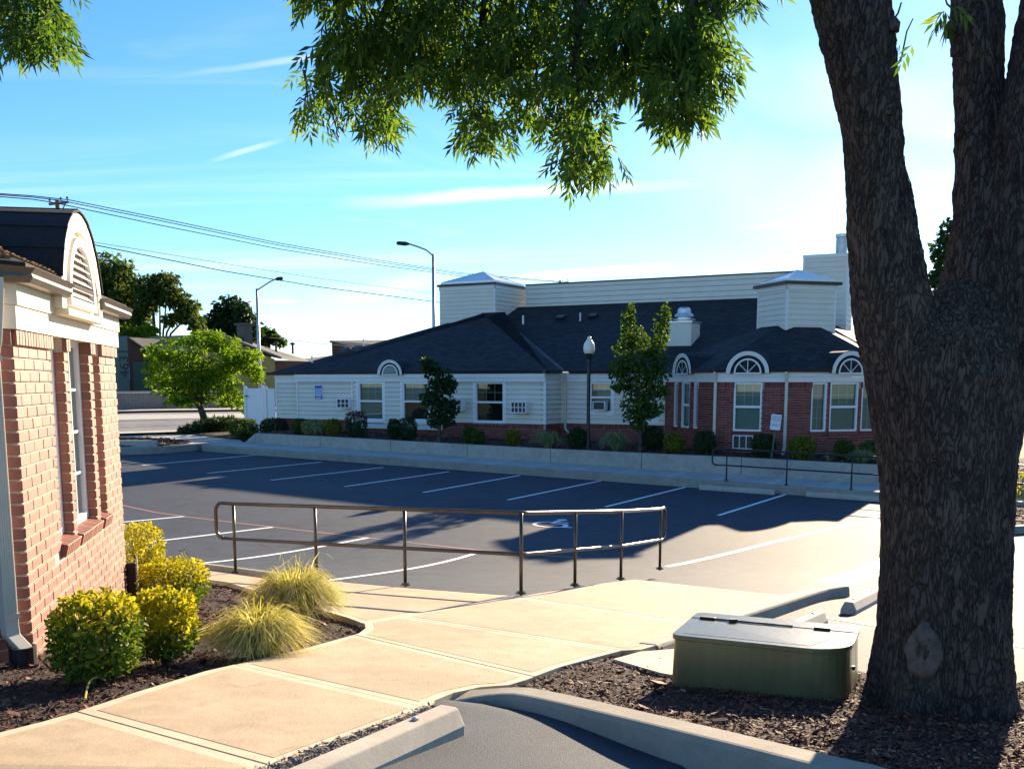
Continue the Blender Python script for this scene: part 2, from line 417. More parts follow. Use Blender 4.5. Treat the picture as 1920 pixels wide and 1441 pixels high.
    # shingles: courses drawn in metres on each slope
    def shingle(name, a, b, row=.14, wid=.30):
        m, nt, bs, L = new_mat(name); uv = uvo(nt)
        br = nd(nt, 'ShaderNodeTexBrick'); br.inputs['Scale'].default_value = 1; br.inputs['Brick Width'].default_value = wid; br.inputs['Row Height'].default_value = row
        br.inputs['Mortar Size'].default_value = .012; br.inputs['Mortar Smooth'].default_value = .3; br.offset = .37
        br.inputs['Color1'].default_value = (*a, 1); br.inputs['Color2'].default_value = (*b, 1); br.inputs['Mortar'].default_value = tuple(x * .45 for x in a) + (1,)
        L.new(uv, br.inputs['Vector'])
        n = noise_(nt, pos(nt), 1.2, 5); c0 = mixc(nt, .5, br.outputs['Color'], ramp(nt, n, [(.3, (.4, .4, .4)), (.7, (.6, .6, .6))]), 'OVERLAY')
        L.new(c0, bs.inputs['Base Color']); bs.inputs['Roughness'].default_value = .85; bs.inputs['Specular IOR Level'].default_value = .25
        sep = nd(nt, 'ShaderNodeSeparateXYZ'); L.new(uv, sep.inputs[0])
        dv = nd(nt, 'ShaderNodeMath', operation='DIVIDE'); L.new(sep.outputs[1], dv.inputs[0]); dv.inputs[1].default_value = row
        fr = nd(nt, 'ShaderNodeMath', operation='FRACT'); L.new(dv.outputs[0], fr.inputs[0])
        iv = nd(nt, 'ShaderNodeMath', operation='SUBTRACT'); iv.inputs[0].default_value = 1; L.new(fr.outputs[0], iv.inputs[1])
        bump(nt, bs, iv.outputs[0], .8, .012); return m
    MAT['shingle'] = shingle('dark_shingles', (.012, .014, .018), (.032, .035, .043))
    MAT['shingle_grey'] = shingle('grey_shingles', (.10, .10, .10), (.14, .135, .13), .16, .4)
    MAT['shingle_near'] = simple('near_shingle', (.018, .016, .018), .9, var=.35, scale=30, bmp=.5, bscale=200)
    MAT['moss'] = simple('roof_moss', (.22, .11, .035), .95, var=.5, scale=30, bmp=1, bscale=60)
    # metals
    MAT['rail'] = simple('bronze_rail', (.085, .066, .050), .30, .55, var=.2, scale=8, spec=.6)
    MAT['rail_far'] = simple('dark_rail', (.03, .03, .035), .4, .5, var=.2)
    MAT['galv'] = simple('galvanised_metal', (.42, .44, .46), .42, .8, var=.15)
    MAT['alum'] = simple('aluminium', (.55, .57, .60), .35, .7, var=.1)
    MAT['black'] = simple('black_plastic', (.012, .012, .014), .5, var=.2)
    MAT['pole_dark'] = simple('dark_pole_paint', (.02, .024, .03), .4, .2, var=.2)
    MAT['wire'] = simple('wire', (.015, .015, .018), .6, var=.1)
    MAT['brown_cap'] = simple('brown_metal_cap', (.12, .05, .035), .5, var=.15)
    MAT['paint'] = worn_paint('white_road_paint', (.82, .82, .82), .97)
    MAT['red_paint'] = worn_paint('faded_red_paint', (.30, .14, .115), .5)
    MAT['sky_dome'] = simple('skylight_plastic', (.62, .66, .68), .25, var=.06)
    m, nt, bs, L = new_mat('lamp_globe'); bs.inputs['Base Color'].default_value = (.85, .80, .66, 1); bs.inputs['Roughness'].default_value = .3
    bs.inputs['Subsurface Weight'].default_value = .6; bs.inputs['Subsurface Radius'].default_value = (.1, .1, .08); MAT['globe'] = m
    MAT['green_box'] = gbox()
    # glass: clear pane with a real reflection
    m = bpy.data.materials.new('window_glass'); m.use_nodes = True; nt = m.node_tree; nt.nodes.clear(); L = nt.links
    o = nd(nt, 'ShaderNodeOutputMaterial'); tr = nd(nt, 'ShaderNodeBsdfTransparent'); tr.inputs[0].default_value = (.62, .74, .72, 1)
    gl = nd(nt, 'ShaderNodeBsdfGlossy'); gl.inputs['Roughness'].default_value = .01; gl.inputs[0].default_value = (.9, .95, .95, 1)
    fr = nd(nt, 'ShaderNodeFresnel'); fr.inputs[0].default_value = 1.6
    ma = nd(nt, 'ShaderNodeMath', operation='MULTIPLY_ADD'); L.new(fr.outputs[0], ma.inputs[0]); ma.inputs[1].default_value = 1.1; ma.inputs[2].default_value = .02
    mx = nd(nt, 'ShaderNodeMixShader'); L.new(ma.outputs[0], mx.inputs[0]); L.new(tr.outputs[0], mx.inputs[1]); L.new(gl.outputs[0], mx.inputs[2]); L.new(mx.outputs[0], o.inputs[0])
    MAT['glass'] = m
    MAT['blind'] = simple('pale_blind', (.42, .60, .56), .6, var=.05)
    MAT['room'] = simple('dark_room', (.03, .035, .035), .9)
    MAT['curtain'] = simple('curtain_cloth', (.40, .46, .46), .9, var=.2, scale=12)
    # foliage
    def leafm(name, stops, trans=.45, gloss=.25, tr_boost=1.5):
        m = bpy.data.materials.new(name); m.use_nodes = True; nt = m.node_tree; nt.nodes.clear(); L = nt.links
        o = nd(nt, 'ShaderNodeOutputMaterial'); r = rnd_isl(nt); c = ramp(nt, r, stops)
        pb = nd(nt, 'ShaderNodeBsdfPrincipled'); L.new(c, pb.inputs['Base Color']); pb.inputs['Roughness'].default_value = .6; pb.inputs['Specular IOR Level'].default_value = gloss * .5
        t = nd(nt, 'ShaderNodeBsdfTranslucent'); c2 = mixc(nt, 1.0, c, (tr_boost, tr_boost * .98, tr_boost * .45), 'MULTIPLY'); L.new(c2, t.inputs[0])
        mx = nd(nt, 'ShaderNodeMixShader'); mx.inputs[0].default_value = trans; L.new(pb.outputs[0], mx.inputs[1]); L.new(t.outputs[0], mx.inputs[2]); L.new(mx.outputs[0], o.inputs[0]); return m
    MAT['leaf_ash'] = leafm('ash_leaf', [(0, (.030, .072, .020)), (.5, (.055, .115, .024)), (1, (.13, .19, .03))], .5, tr_boost=1.9)
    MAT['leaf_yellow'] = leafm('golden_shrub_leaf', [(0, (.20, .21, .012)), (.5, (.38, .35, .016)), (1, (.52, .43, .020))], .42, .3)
    MAT['leaf_box'] = leafm('green_shrub_leaf', [(0, (.05, .10, .014)), (.5, (.10, .16, .018)), (1, (.19, .22, .022))], .35, .35)
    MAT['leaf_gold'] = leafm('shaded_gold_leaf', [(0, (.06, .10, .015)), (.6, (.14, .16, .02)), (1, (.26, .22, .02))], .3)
    MAT['leaf_dark'] = leafm('dark_shrub_leaf', [(0, (.014, .038, .014)), (.6, (.028, .06, .02)), (1, (.045, .08, .025))], .25)
    MAT['leaf_mid'] = leafm('mid_green_leaf', [(0, (.03, .07, .015)), (.6, (.06, .11, .02)), (1, (.10, .15, .03))], .4)
    MAT['leaf_maple'] = leafm('bright_maple_leaf', [(0, (.06, .13, .012)), (.5, (.12, .21, .015)), (1, (.20, .29, .02))], .55)
    MAT['leaf_far'] = leafm('far_tree_leaf', [(0, (.035, .065, .016)), (.6, (.065, .10, .022)), (1, (.12, .14, .03))], .4)
    MAT['grass'] = leafm('grass_blade', [(0, (.26, .25, .05)), (.45, (.52, .47, .14)), (.8, (.68, .62, .27)), (1, (.74, .68, .40))], .4)
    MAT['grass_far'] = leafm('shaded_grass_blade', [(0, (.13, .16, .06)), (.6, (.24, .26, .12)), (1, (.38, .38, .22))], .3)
    MAT['bark'] = barkm('ash_bark', (.042, .032, .029), (.15, .118, .10))
    MAT['bark_thin'] = barkm('grey_bark', (.07, .06, .05), (.20, .18, .15))
    MAT['bark_scar'] = simple('healed_scar_wood', (.11, .085, .068), .9, var=.35, scale=25, bmp=.8, bscale=60)
    MAT['twig'] = simple('twig', (.06, .045, .035), .8)
    # houses
    MAT['green_wall'] = boards('green_board_wall', (.055, .12, .095), .3)
    MAT['olive_wall'] = boards('olive_board_wall', (.26, .22, .07), .3)
    MAT['brown_wall'] = boards('brown_board_wall', (.10, .04, .028), .2, vert=False)
    MAT['teal_wall'] = simple('grey_green_panel', (.10, .16, .14), .8)
    MAT['number'] = simple('dark_house_number', (.02, .03, .03), .6)
    MAT['block'] = simple('grey_block', (.20, .175, .155), .9, var=.15, scale=4, bmp=.4, bscale=60)
    MAT['block_joint'] = simple('block_joint', (.26, .24, .22), .95)
    MAT['hill'] = simple('wooded_hill', (.05, .08, .06), .95, var=.4, scale=.05)
    MAT['dirt'] = simple('grassy_ground', (.055, .065, .035), .95, var=.35, scale=2, bmp=.4, bscale=30)
    MAT['sign_white'] = simple('sign_white', (.74, .74, .76), .4, var=.03)
    MAT['sign_blue'] = simple('sign_blue', (.02, .05, .32), .4, var=.05)
    MAT['sign_mid'] = simple('sign_pale_blue', (.16, .30, .58), .4, var=.08, scale=30)
    MAT['sign_ink'] = simple('sign_ink', (.10, .16, .30), .5, var=.05)
    MAT['wood_pole'] = simple('utility_pole_wood', (.14, .10, .075), .9, var=.3, scale=6, bmp=.4, bscale=40)
def mixf(nt, src, a, b):
    r = nd(nt, 'ShaderNodeMapRange'); r.inputs['From Min'].default_value = a; r.inputs['From Max'].default_value = b; nt.links.new(src, r.inputs['Value']); return r.outputs[0]
def worn_paint(name, c, cover=.9):
    m, nt, bs, L = new_mat(name); p = pos(nt)
    n = noise_(nt, p, 30, 6, .75); big = noise_(nt, p, 1.5, 3)
    ad = nd(nt, 'ShaderNodeMath', operation='ADD'); L.new(n, ad.inputs[0]); L.new(big, ad.inputs[1])
    f = ramp(nt, ad.outputs[0], [(.5 + (1 - cover) * .8 - .12, (.12, .12, .12)), (.5 + (1 - cover) * .8, c)]); L.new(f, bs.inputs['Base Color'])
    bs.inputs['Roughness'].default_value = .7; bump(nt, bs, noise_(nt, p, 160, 3), .6, .004); return m
def gbox():
    m, nt, bs, L = new_mat('green_fibreglass'); p = pos(nt)
    n = noise_(nt, p, 3.5, 6, .65); c = ramp(nt, n, [(.3, (.11, .105, .045)), (.7, (.15, .135, .055))])
    st = noise_(nt, mapv(nt, p, (14, 14, 1.2)), 1.5, 5); c = mixc(nt, .5, c, ramp(nt, st, [(.3, (.38, .38, .36)), (.7, (.6, .6, .58))]), 'OVERLAY')
    sp_ = noise_(nt, p, 60, 2); c = mixc(nt, .7, c, ramp(nt, sp_, [(.26, (.3, .3, .3)), (.3, (1, 1, 1))]), 'MULTIPLY')
    L.new(c, bs.inputs['Base Color']); bs.inputs['Roughness'].default_value = .28; bs.inputs['Specular IOR Level'].default_value = .8; bump(nt, bs, noise_(nt, p, 25, 4), .1, .01); return m
def barkm(name, a, b):
    m, nt, bs, L = new_mat(name); p = pos(nt); v = mapv(nt, p, (1, 1, .22))
    nz = nd(nt, 'ShaderNodeTexNoise'); nz.inputs['Scale'].default_value = 7; nz.inputs['Detail'].default_value = 6; nz.inputs['Roughness'].default_value = .6; L.new(v, nz.inputs['Vector'])
    wv = nd(nt, 'ShaderNodeVectorMath', operation='ADD'); L.new(v, wv.inputs[0])
    sc2 = nd(nt, 'ShaderNodeVectorMath', operation='SCALE'); L.new(nz.outputs['Color'], sc2.inputs[0]); sc2.inputs['Scale'].default_value = .22; L.new(sc2.outputs[0], wv.inputs[1])
    v2 = mapv(nt, wv.outputs[0], (1, 1, 1.5))
    vo = nd(nt, 'ShaderNodeTexVoronoi', feature='DISTANCE_TO_EDGE'); vo.inputs['Scale'].default_value = 30; L.new(v2, vo.inputs['Vector'])
    vc = nd(nt, 'ShaderNodeTexVoronoi', feature='F1'); vc.inputs['Scale'].default_value = 30; L.new(v2, vc.inputs['Vector'])
    sx = nd(nt, 'ShaderNodeSeparateColor'); L.new(vc.outputs['Color'], sx.inputs[0])
    f = noise_(nt, p, 110, 5, .75); big = noise_(nt, p, 2.2, 5); mid = noise_(nt, mapv(nt, p, (1, 1, .35)), 16, 6, .7)
    def mad(x, k, y):
        q = nd(nt, 'ShaderNodeMath', operation='MULTIPLY_ADD'); L.new(x, q.inputs[0]); q.inputs[1].default_value = k
        if isinstance(y, (int, float)): q.inputs[2].default_value = y
        else: L.new(y, q.inputs[2])
        return q.outputs[0]
    plate = mixf(nt, vo.outputs['Distance'], 0.0, .20)
    h = mad(plate, .5, mad(f, .35, mad(mid, .55, mad(sx.outputs[0], .16, -.28))))
    c = ramp(nt, h, [(.12, tuple(x * .45 for x in a)), (.42, tuple(x * .5 + y * .5 for x, y in zip(a, b))), (.72, b)])
    c = mixc(nt, .75, c, ramp(nt, big, [(.35, (.34, .34, .36)), (.65, (.66, .62, .56))]), 'OVERLAY')
    L.new(c, bs.inputs['Base Color']); bs.inputs['Roughness'].default_value = .95; bs.inputs['Specular IOR Level'].default_value = .15
    bump(nt, bs, h, 1, .045); return m
def boards(name, c, w, vert=True):
    m, nt, bs, L = new_mat(name); uv = uvo(nt); sep = nd(nt, 'ShaderNodeSeparateXYZ'); L.new(uv, sep.inputs[0])
    dv = nd(nt, 'ShaderNodeMath', operation='DIVIDE'); L.new(sep.outputs[0 if vert else 1], dv.inputs[0]); dv.inputs[1].default_value = w
    fr = nd(nt, 'ShaderNodeMath', operation='FRACT'); L.new(dv.outputs[0], fr.inputs[0])
    c0 = ramp(nt, fr.outputs[0], [(0, tuple(x * .45 for x in c)), (.10, c)]); n = noise_(nt, pos(nt), 2, 4)
    L.new(mixc(nt, .4, c0, ramp(nt, n, [(.3, (.4, .4, .4)), (.7, (.6, .6, .6))]), 'OVERLAY'), bs.inputs['Base Color']); bs.inputs['Roughness'].default_value = .8
    bump(nt, bs, fr.outputs[0], .4, .02); return m
mats()
random.seed(7); rng = np.random.default_rng(7)

# ------------------------------------------------------------------ ground, road, lot
G0 = lambda x, y: ground(x, y)
def big_ground():
    xs = [-2500, -900, -400, -200, -120, -80] + list(range(-60, 61, 4)) + [80, 120, 200, 400, 900, 2500]
    ys = [-40, -10, 0, 4] + list(range(6, 64, 3)) + [70, 85, 110, 150, 220, 350, 600, 1200, 3500]
    m = M(); m.add([(x, y, ground(x, y) - .10 - (0.02 * max(0, y - 200) ** .5)) for y in ys for x in xs],
                   [(j * len(xs) + i, j * len(xs) + i + 1, (j + 1) * len(xs) + i + 1, (j + 1) * len(xs) + i) for j in range(len(ys) - 1) for i in range(len(xs) - 1)])
    struct(m.build('ground', MAT['dirt'], smooth=True))
big_ground()
lot = struct(drape([(-34, -3), (34, -3), (34, 39), (12, 39), (-15, 39.5), (-34, 39.5)], 0.0, 1.0).build('parking_lot', MAT['asphalt'], smooth=True))

def strip(name, pix, w, mat, parent, off=.005, w1=None):
    P = [gp(*p) for p in pix]; P = resample(P, .5); n = len(P); vs = []
    for i, p in enumerate(P):
        t = (P[min(i + 1, n - 1)] - P[max(i - 1, 0)]).normalized(); nr = Vector((-t.y, t.x))
        for s_ in (-.5, .5):
            ww = w if w1 is None else w + (w1 - w) * i / (n - 1)
            q = p + nr * ww * s_; vs.append((q.x, q.y, ground(q.x, q.y) + off))
    return M().add(vs, [(2 * i, 2 * i + 1, 2 * i + 3, 2 * i + 2)[::-1] for i in range(n - 1)]).build(name, mat, parent)
far_ends = [(480, 853), (603, 866), (718, 876), (842, 884), (975, 891), (1127, 901), (1293, 911), (1475, 926)]
far_starts = [(267, 872), (388, 887), (508, 900), (646, 912), (793, 923), (952, 937), (1135, 950), (1347, 966)]
for a, b in zip(far_starts, far_ends): strip('stall_stripe', [a, b], .10, MAT['paint'], lot)
for a, b in [((150, 986), (345, 968)), ((225, 1022), (512, 988)), ((365, 1057), (690, 1008)), ((600, 1090), (905, 1033))]:
    strip('stall_stripe', [a, b], .10, MAT['paint'], lot)
strip('white_line', [(1250, 1062), (1450, 1016), (1700, 957)], .13, MAT['paint'], lot)
strip('white_line', [(1590, 1098), (1700, 1121)], .10, MAT['paint'], lot)
strip('white_line', [(1540, 1156), (1760, 1192), (1960, 1218)], .10, MAT['paint'], lot)
m_ = drape([tuple(gp(*p))[:2] for p in [(1525, 1090), (1592, 1096), (1760, 1022), (1760, 985)]], .005, .4); m_.build('white_patch', MAT['paint'], lot)  # flat white patch laid on the asphalt
strip('red_line', [(225, 946), (290, 960), (345, 968), (512, 988), (690, 1008), (905, 1032), (1090, 1046)], .09, MAT['red_paint'], lot, .004)
# wheelchair symbol painted in a stall
def wheelchair():
    c = gp(1035, 982); U2 = Vector((.875, -.485)); N2 = Vector((.485, .875)); m = M(); k = 1.05
    def q(a, b): p = Vector((c.x, c.y)) + (U2 * a + N2 * b) * k; return (p.x, p.y, ground(p.x, p.y) + .006)
    def poly(pts): m.add([q(*p) for p in pts], [tuple(range(len(pts)))])
    def bar(a, b, w):
        a = Vector(a); b = Vector(b); t = (b - a).normalized(); n = Vector((-t.y, t.x)) * w / 2; poly([a - n, b - n, b + n, a + n])
    poly([(-.08 + .11 * math.cos(t * .628), .62 + .11 * math.sin(t * .628)) for t in range(10)])
    bar((-.08, .48), (-.05, .1), .11); bar((-.07, .3), (.22, .3), .09); bar((-.05, .09), (.28, .09), .1); bar((.26, .12), (.42, -.3), .1); bar((.40, -.27), (.55, -.2), .09)
    for t in range(14):
        a0 = math.radians(120 + t * 17); a1 = math.radians(120 + t * 17 + 17)
        bar((.04 + .36 * math.cos(a0), -.08 + .36 * math.sin(a0)), (.04 + .36 * math.cos(a1), -.08 + .36 * math.sin(a1)), .09)
    m.build('wheelchair_symbol', MAT['paint'], lot)
wheelchair()

# ------------------------------------------------------------------ the concrete walk in slabs
WOFF = .13
Wpix = [(-160, 1420), (0, 1372), (80, 1352), (150, 1332), (260, 1296), (385, 1258), (490, 1234), (590, 1210), (640, 1196), (673, 1187), (686, 1177), (684, 1169), (652, 1157), (560, 1130), (459, 1101), (425, 1090), (386, 1085), (345, 1078), (350, 1055),
        (495, 1071), (620, 1089), (759, 1102), (931, 1115), (977, 1117), (1089, 1098), (1191, 1086), (1330, 1101), (1462, 1115), (1575, 1100), (1540, 1104), (1480, 1124), (1380, 1155), (1290, 1186), (1245, 1205), (1203, 1217), (1166, 1219), (1120, 1231), (1050, 1250), (985, 1274), (955, 1283), (900, 1287), (850, 1298), (815, 1312), (800, 1326), (700, 1365), (600, 1402), (500, 1440), (380, 1490), (-160, 1700)]
W = [Vector(tuple(gp(x, y, WOFF))[:2]) for x, y in Wpix]
walk = struct(drape(W, .085, .5).build('walkway', MAT['soil']))
g2 = lambda x, y: tuple(gp(x, y, WOFF))[:2]
J = [(g2(150, 1335), g2(500, 1432)), (g2(485, 1255), g2(800, 1326)), (g2(667, 1190), g2(960, 1258)), (g2(778, 1160), g2(1161, 1218)), (g2(688, 1166), g2(977, 1115)), (g2(969, 1119), g2(1290, 1167))]
def far_(P, j): return clip(P, J[j][0], J[j][1], .006)
def near_(P, j): return clip(P, J[j][1], J[j][0], .006)
W2 = near_(W, 4)
slabs = [near_(W2, 0), near_(far_(W2, 0), 1), near_(far_(W2, 1), 2), near_(far_(W2, 2), 3), far_(W, 4), near_(far_(W2, 3), 5), far_(far_(W2, 3), 5)]
for i, P in enumerate(slabs):
    P = [p for k, p in enumerate(P) if (p - P[k - 1]).length > .03]
    s_ = drape(P, WOFF + .002 * (i % 2), .4, skirt=.12).build('slab', MAT['walk_edge'], walk)
    try:
        drape(offset_poly(P, .075), WOFF + .0018 + .002 * (i % 2), .4).build('slab_field', MAT['walk'], s_)
    except Exception as e: print('field', e)

# kerbs
def curb(name, pix, off, prof, mat, label=None, sm=2, xy=None):
    path = xy or [tuple(gp(x, y, off))[:2] for x, y in pix]
    path = resample(smooth_path([Vector(p) for p in path], sm), .25)
    o = sweep(path, prof, lambda x, y: ground(x, y) + off).build(name, mat, bevel=.012)
    return struct(o)
CP = [(-.035, -.24), (-.012, -.03), (.0, -.004), (.02, 0.0), (.15, 0.0), (.15, -.24)]
kp = [tuple(gp(x, y, o))[:2] for x, y, o in [(808, 1318, .06), (822, 1308, .10), (850, 1298, .14), (902, 1290, .165), (1000, 1305, .165), (1200, 1352, .165), (1400, 1400, .165), (1560, 1441, .165), (1900, 1530, .165), (2500, 1700, .165)]]
kp = resample(smooth_path([Vector(p) for p in kp], 2), .12); k0 = kp[0]
struct(sweep(kp, CP, lambda x, y: ground(x, y) + .075 + .09 * smooth01((Vector((x, y)) - k0).length / .55)).build('kerb', MAT['curb'], bevel=.012))
# asphalt rising to meet the low edge of the walk beside the wheel stop
ea = Vector(tuple(gp(815, 1322, .08))[:2]); eb = ea + (Vector(tuple(gp(500, 1440, .08))[:2]) - ea) * 2.2; en = (eb - ea).normalized(); ep = Vector((-en.y, en.x))
def near_lot(x, y):
    v = Vector((x, y)) - ea; dist = abs(v.dot(ep)); al = v.dot(en)
    return ground(x, y) + .004 + .112 * smooth01(1.12 - dist / 1.5) * smooth01((al + .55) / .6)
fillp = [ea + ep * (.06 if (Vector((0, 4)) - ea).dot(ep) < 0 else -.06)]
sgn = 1 if (Vector((1.5, 3.0)) - ea).dot(ep) > 0 else -1
fillp = [ea - ep * sgn * .10 - en * .35, eb - ep * sgn * .10, eb + ep * sgn * 1.5, ea + ep * sgn * 1.5 - en * .6]
struct(drape(fillp, 0, .15, near_lot).build('near_lot', MAT['asphalt'], smooth=True))
curb('kerb', [(1232, 1208), (1290, 1186), (1380, 1155), (1480, 1124), (1540, 1105), (1570, 1100), (1592, 1098)], .137, CP, MAT['curb'])
curb('kerb', [(352, 1050), (430, 1060), (500, 1069), (590, 1080)], .20, [(-.10, -.3), (-.10, 0), (.0, 0), (.0, -.3)], MAT['curb'])

# mulch islands
def chips(name, poly, zf, n, size, parent, seedv, near=4.5, dens_pow=1.0, mat=None):
    """loose bark chips lying at all angles over a bed"""
    r = np.random.default_rng(seedv); P = [Vector((p[0], p[1])) for p in poly]
    xs = [p.x for p in P]; ys = [p.y for p in P]; V = []; Fs = []
    def inside(x, y):
        c = False; j = len(P) - 1
        for i in range(len(P)):
            if (P[i].y > y) != (P[j].y > y) and x < (P[j].x - P[i].x) * (y - P[i].y) / (P[j].y - P[i].y) + P[i].x: c = not c
            j = i
        return c
    k = 0; tries = 0
    while k < n and tries < n * 12:
        tries += 1; x = r.uniform(min(xs), max(xs)); y = r.uniform(min(ys), max(ys))
        if r.random() > (near / max(near, y)) ** dens_pow or not inside(x, y): continue
        L_ = size * r.lognormal(0, .45); w = L_ * r.uniform(.2, .5); t = .2 * w
        a = r.uniform(0, 6.28); tilt = r.normal(0, .35)
        X = Vector((math.cos(a) * math.cos(tilt), math.sin(a) * math.cos(tilt), math.sin(tilt)))
        Y = Vector((-math.sin(a), math.cos(a), r.normal(0, .4))).normalized(); Z = X.cross(Y)
        c = Vector((x, y, zf(x, y) + abs(r.normal(0, .008)) + .003)); o = len(V)
        for d_ in (-1, 1):
            for b_ in (-1, 1):
                for a_ in (-1, 1): V.append(c + X * a_ * L_ / 2 * (1 if b_ > 0 else .75) + Y * b_ * w / 2 + Z * d_ * t / 2)
        Fs += [tuple(i + o for i in f) for f in ((0, 2, 3, 1), (4, 5, 7, 6), (0, 1, 5, 4), (2, 6, 7, 3), (0, 4, 6, 2), (1, 3, 7, 5))]
        k += 1
    return stuff(M().add(V, Fs).build(name, mat or MAT['chip'], parent, uv=False))
def lumpy(off, amp=.02, sc_=1.7): return lambda x, y: ground(x, y) + off + amp * mnoise.noise((x * sc_, y * sc_, 0)) + amp * .5 * mnoise.noise((x * 6, y * 6, 3))
C1 = Vector((-3.22, 6.72)); C2 = Vector((-3.96, 10.38)); DK = Vector((-.55, -.835)); C0 = C1 + DK * 2.0
bedL = [Vector(tuple(gp(x, y, WOFF))[:2]) for x, y in [(-160, 1420), (0, 1372), (80, 1352), (150, 1332), (260, 1296), (385, 1258), (490, 1234), (590, 1210), (640, 1196), (673, 1187), (686, 1177), (684, 1169), (652, 1157), (560, 1130), (459, 1101), (425, 1090), (386, 1085), (345, 1078), (300, 1070)]] + [Vector((-5.6, 13.2)), Vector((-6.2, 11.0)), Vector((-4.6, 10.2)), Vector((-3.8, 7.0)), Vector((-4.6, 5.2))]
zb = lumpy(.075, .022)
bed = struct(drape(bedL, 0, .18, zb).build('mulch_bed', MAT['soil'], smooth=True)); chips('bark_chips', bedL, zb, 15000, .024, bed, 3)
isl = [Vector(tuple(gp(x, y, .13))[:2]) for x, y in [(1120, 1231), (1166, 1219), (1203, 1217), (1245, 1208), (1300, 1212), (1500, 1236), (1650, 1254), (1920, 1272), (2200, 1300), (2600, 1720), (1900, 1512), (1560, 1427), (1400, 1386), (1200, 1339), (1000, 1294), (955, 1283), (985, 1274), (1050, 1250)]]
zi = lumpy(.10, .022)
isle = struct(drape(isl, 0, .18, zi, skirt=.12).build('mulch_island', MAT['soil'], smooth=True)); chips('bark_chips', isl, zi, 24000, .020, isle, 5, near=4.0, dens_pow=2.2)
# small concrete pad beside the cabinet
pad = [Vector(tuple(gp(x, y, .12))[:2]) for x, y in [(1150, 1236), (1200, 1222), (1300, 1214), (1300, 1272), (1240, 1262)]]
struct(drape(pad, .125, .3, skirt=.08).build('concrete_pad', MAT['walk_edge']))
# strip of grit between the walk and the wheel stop
grit = [Vector(tuple(gp(x, y, .10))[:2]) for x, y in [(806, 1329), (700, 1371), (600, 1409), (500, 1447), (420, 1480), (480, 1480), (560, 1450), (650, 1412), (740, 1376), (822, 1340)]]
chips('grit', grit, lambda x, y: near_lot(x, y) + .006, 2200, .014, lot, 9, mat=simple('grit_stone', (.20, .17, .15), .9, var=.5, scale=60))

# ------------------------------------------------------------------ far side: kerb, sidewalk, retaining wall, beds
OB = gp(1127, 901); OB2 = Vector((OB.x, OB.y)); AN = math.radians(28.6)
U = Vector((math.cos(AN), -math.sin(AN), 0)); N = Vector((math.sin(AN), math.cos(AN), 0)); ZZ = Vector((0, 0, 1))
def B(s, t, z=0.0): return Vector((OB.x, OB.y, 0)) + U * s + N * t + Vector((0, 0, z))
def st(p): d = Vector((p[0] - OB.x, p[1] - OB.y, 0)); return d.dot(U), d.dot(N)
def onT(x, y, t):
    """point seen at pixel x,y on the upright plane t = const of the far building; returns s, z"""
    p = ipl(x, y, B(0, t), N); return st(p)[0], p.z
SL = st(gp(392, 845))[0]
sw = lambda x, y: ground(x, y) + .24
fw = struct(drape([B(SL, -.0), B(24, 0), B(24, 2.1), B(SL, 2.1)], .20, 1.0).build('far_sidewalk', MAT['soil']))
s0 = SL
while s0 < 17:
    P = [B(s0 + .01, .17), B(s0 + 1.5, .17), B(s0 + 1.5, 2.12), B(s0 + .01, 2.12)]
    sl = drape(P, .24, 1.0, skirt=.1).build('slab', MAT['far_walk'], fw)
    for a, b in ((.01, .13), (1.38, 1.5)): drape([B(s0 + a, .17), B(s0 + b, .17), B(s0 + b, 2.12), B(s0 + a, 2.12)], .244, 1.0).build('slab_edge', MAT['far_edge'], sl)
    s0 += 1.51
curb('far_kerb', None, .246, [(0, -.4), (0, -.02), (.02, 0), (.16, 0), (.16, -.4)], MAT['curb'], xy=[tuple(B(SL - .1, 0))[:2], tuple(B(24, 0))[:2]], sm=0)
# left end: kerb turning to the street, island and apron
cl_ = [tuple(gp(x, y, .2))[:2] for x, y in [(60, 846), (227, 842), (300, 840), (350, 836), (385, 833)]] + [tuple(B(SL - .1, 0))[:2]]
curb('far_kerb', None, .246, [(0, -.4), (0, -.02), (.02, 0), (.16, 0), (.16, -.4)], MAT['curb'], xy=cl_, sm=1)
apron = [tuple(gp(x, y, .2))[:2] for x, y in [(60, 846), (227, 841), (385, 832)]] + [tuple(B(SL, 0.1))[:2], tuple(B(SL, 2.12))[:2]] + [tuple(gp(x, y, .2))[:2] for x, y in [(440, 815), (350, 813), (225, 817), (60, 823)]]
struct(drape(apron, .20, 1.2).build('side_pavement', MAT['far_walk']))
isl2 = [tuple(gp(x, y, .2))[:2] for x, y in [(100, 838), (225, 838), (300, 836), (362, 831), (340, 826), (290, 822), (225, 821), (100, 824)]]
z2 = lumpy(.235, .03); i2 = struct(drape(isl2, 0, .6, z2).build('mulch_island', MAT['soil'])); chips('bark_chips', isl2, z2, 1400, .10, i2, 11, near=40)
bl = gp(250, 838, .2); 
kb = M().box(bl + Vector((0, .3, .10)), 1.5, .28, .26, (.98, .1, 0), (-.1, .98, 0)).build('concrete_block', MAT['wall_conc'], bevel=.03)
tag(kb, 'long low concrete block lying in the small mulch island at the street corner', 'block')

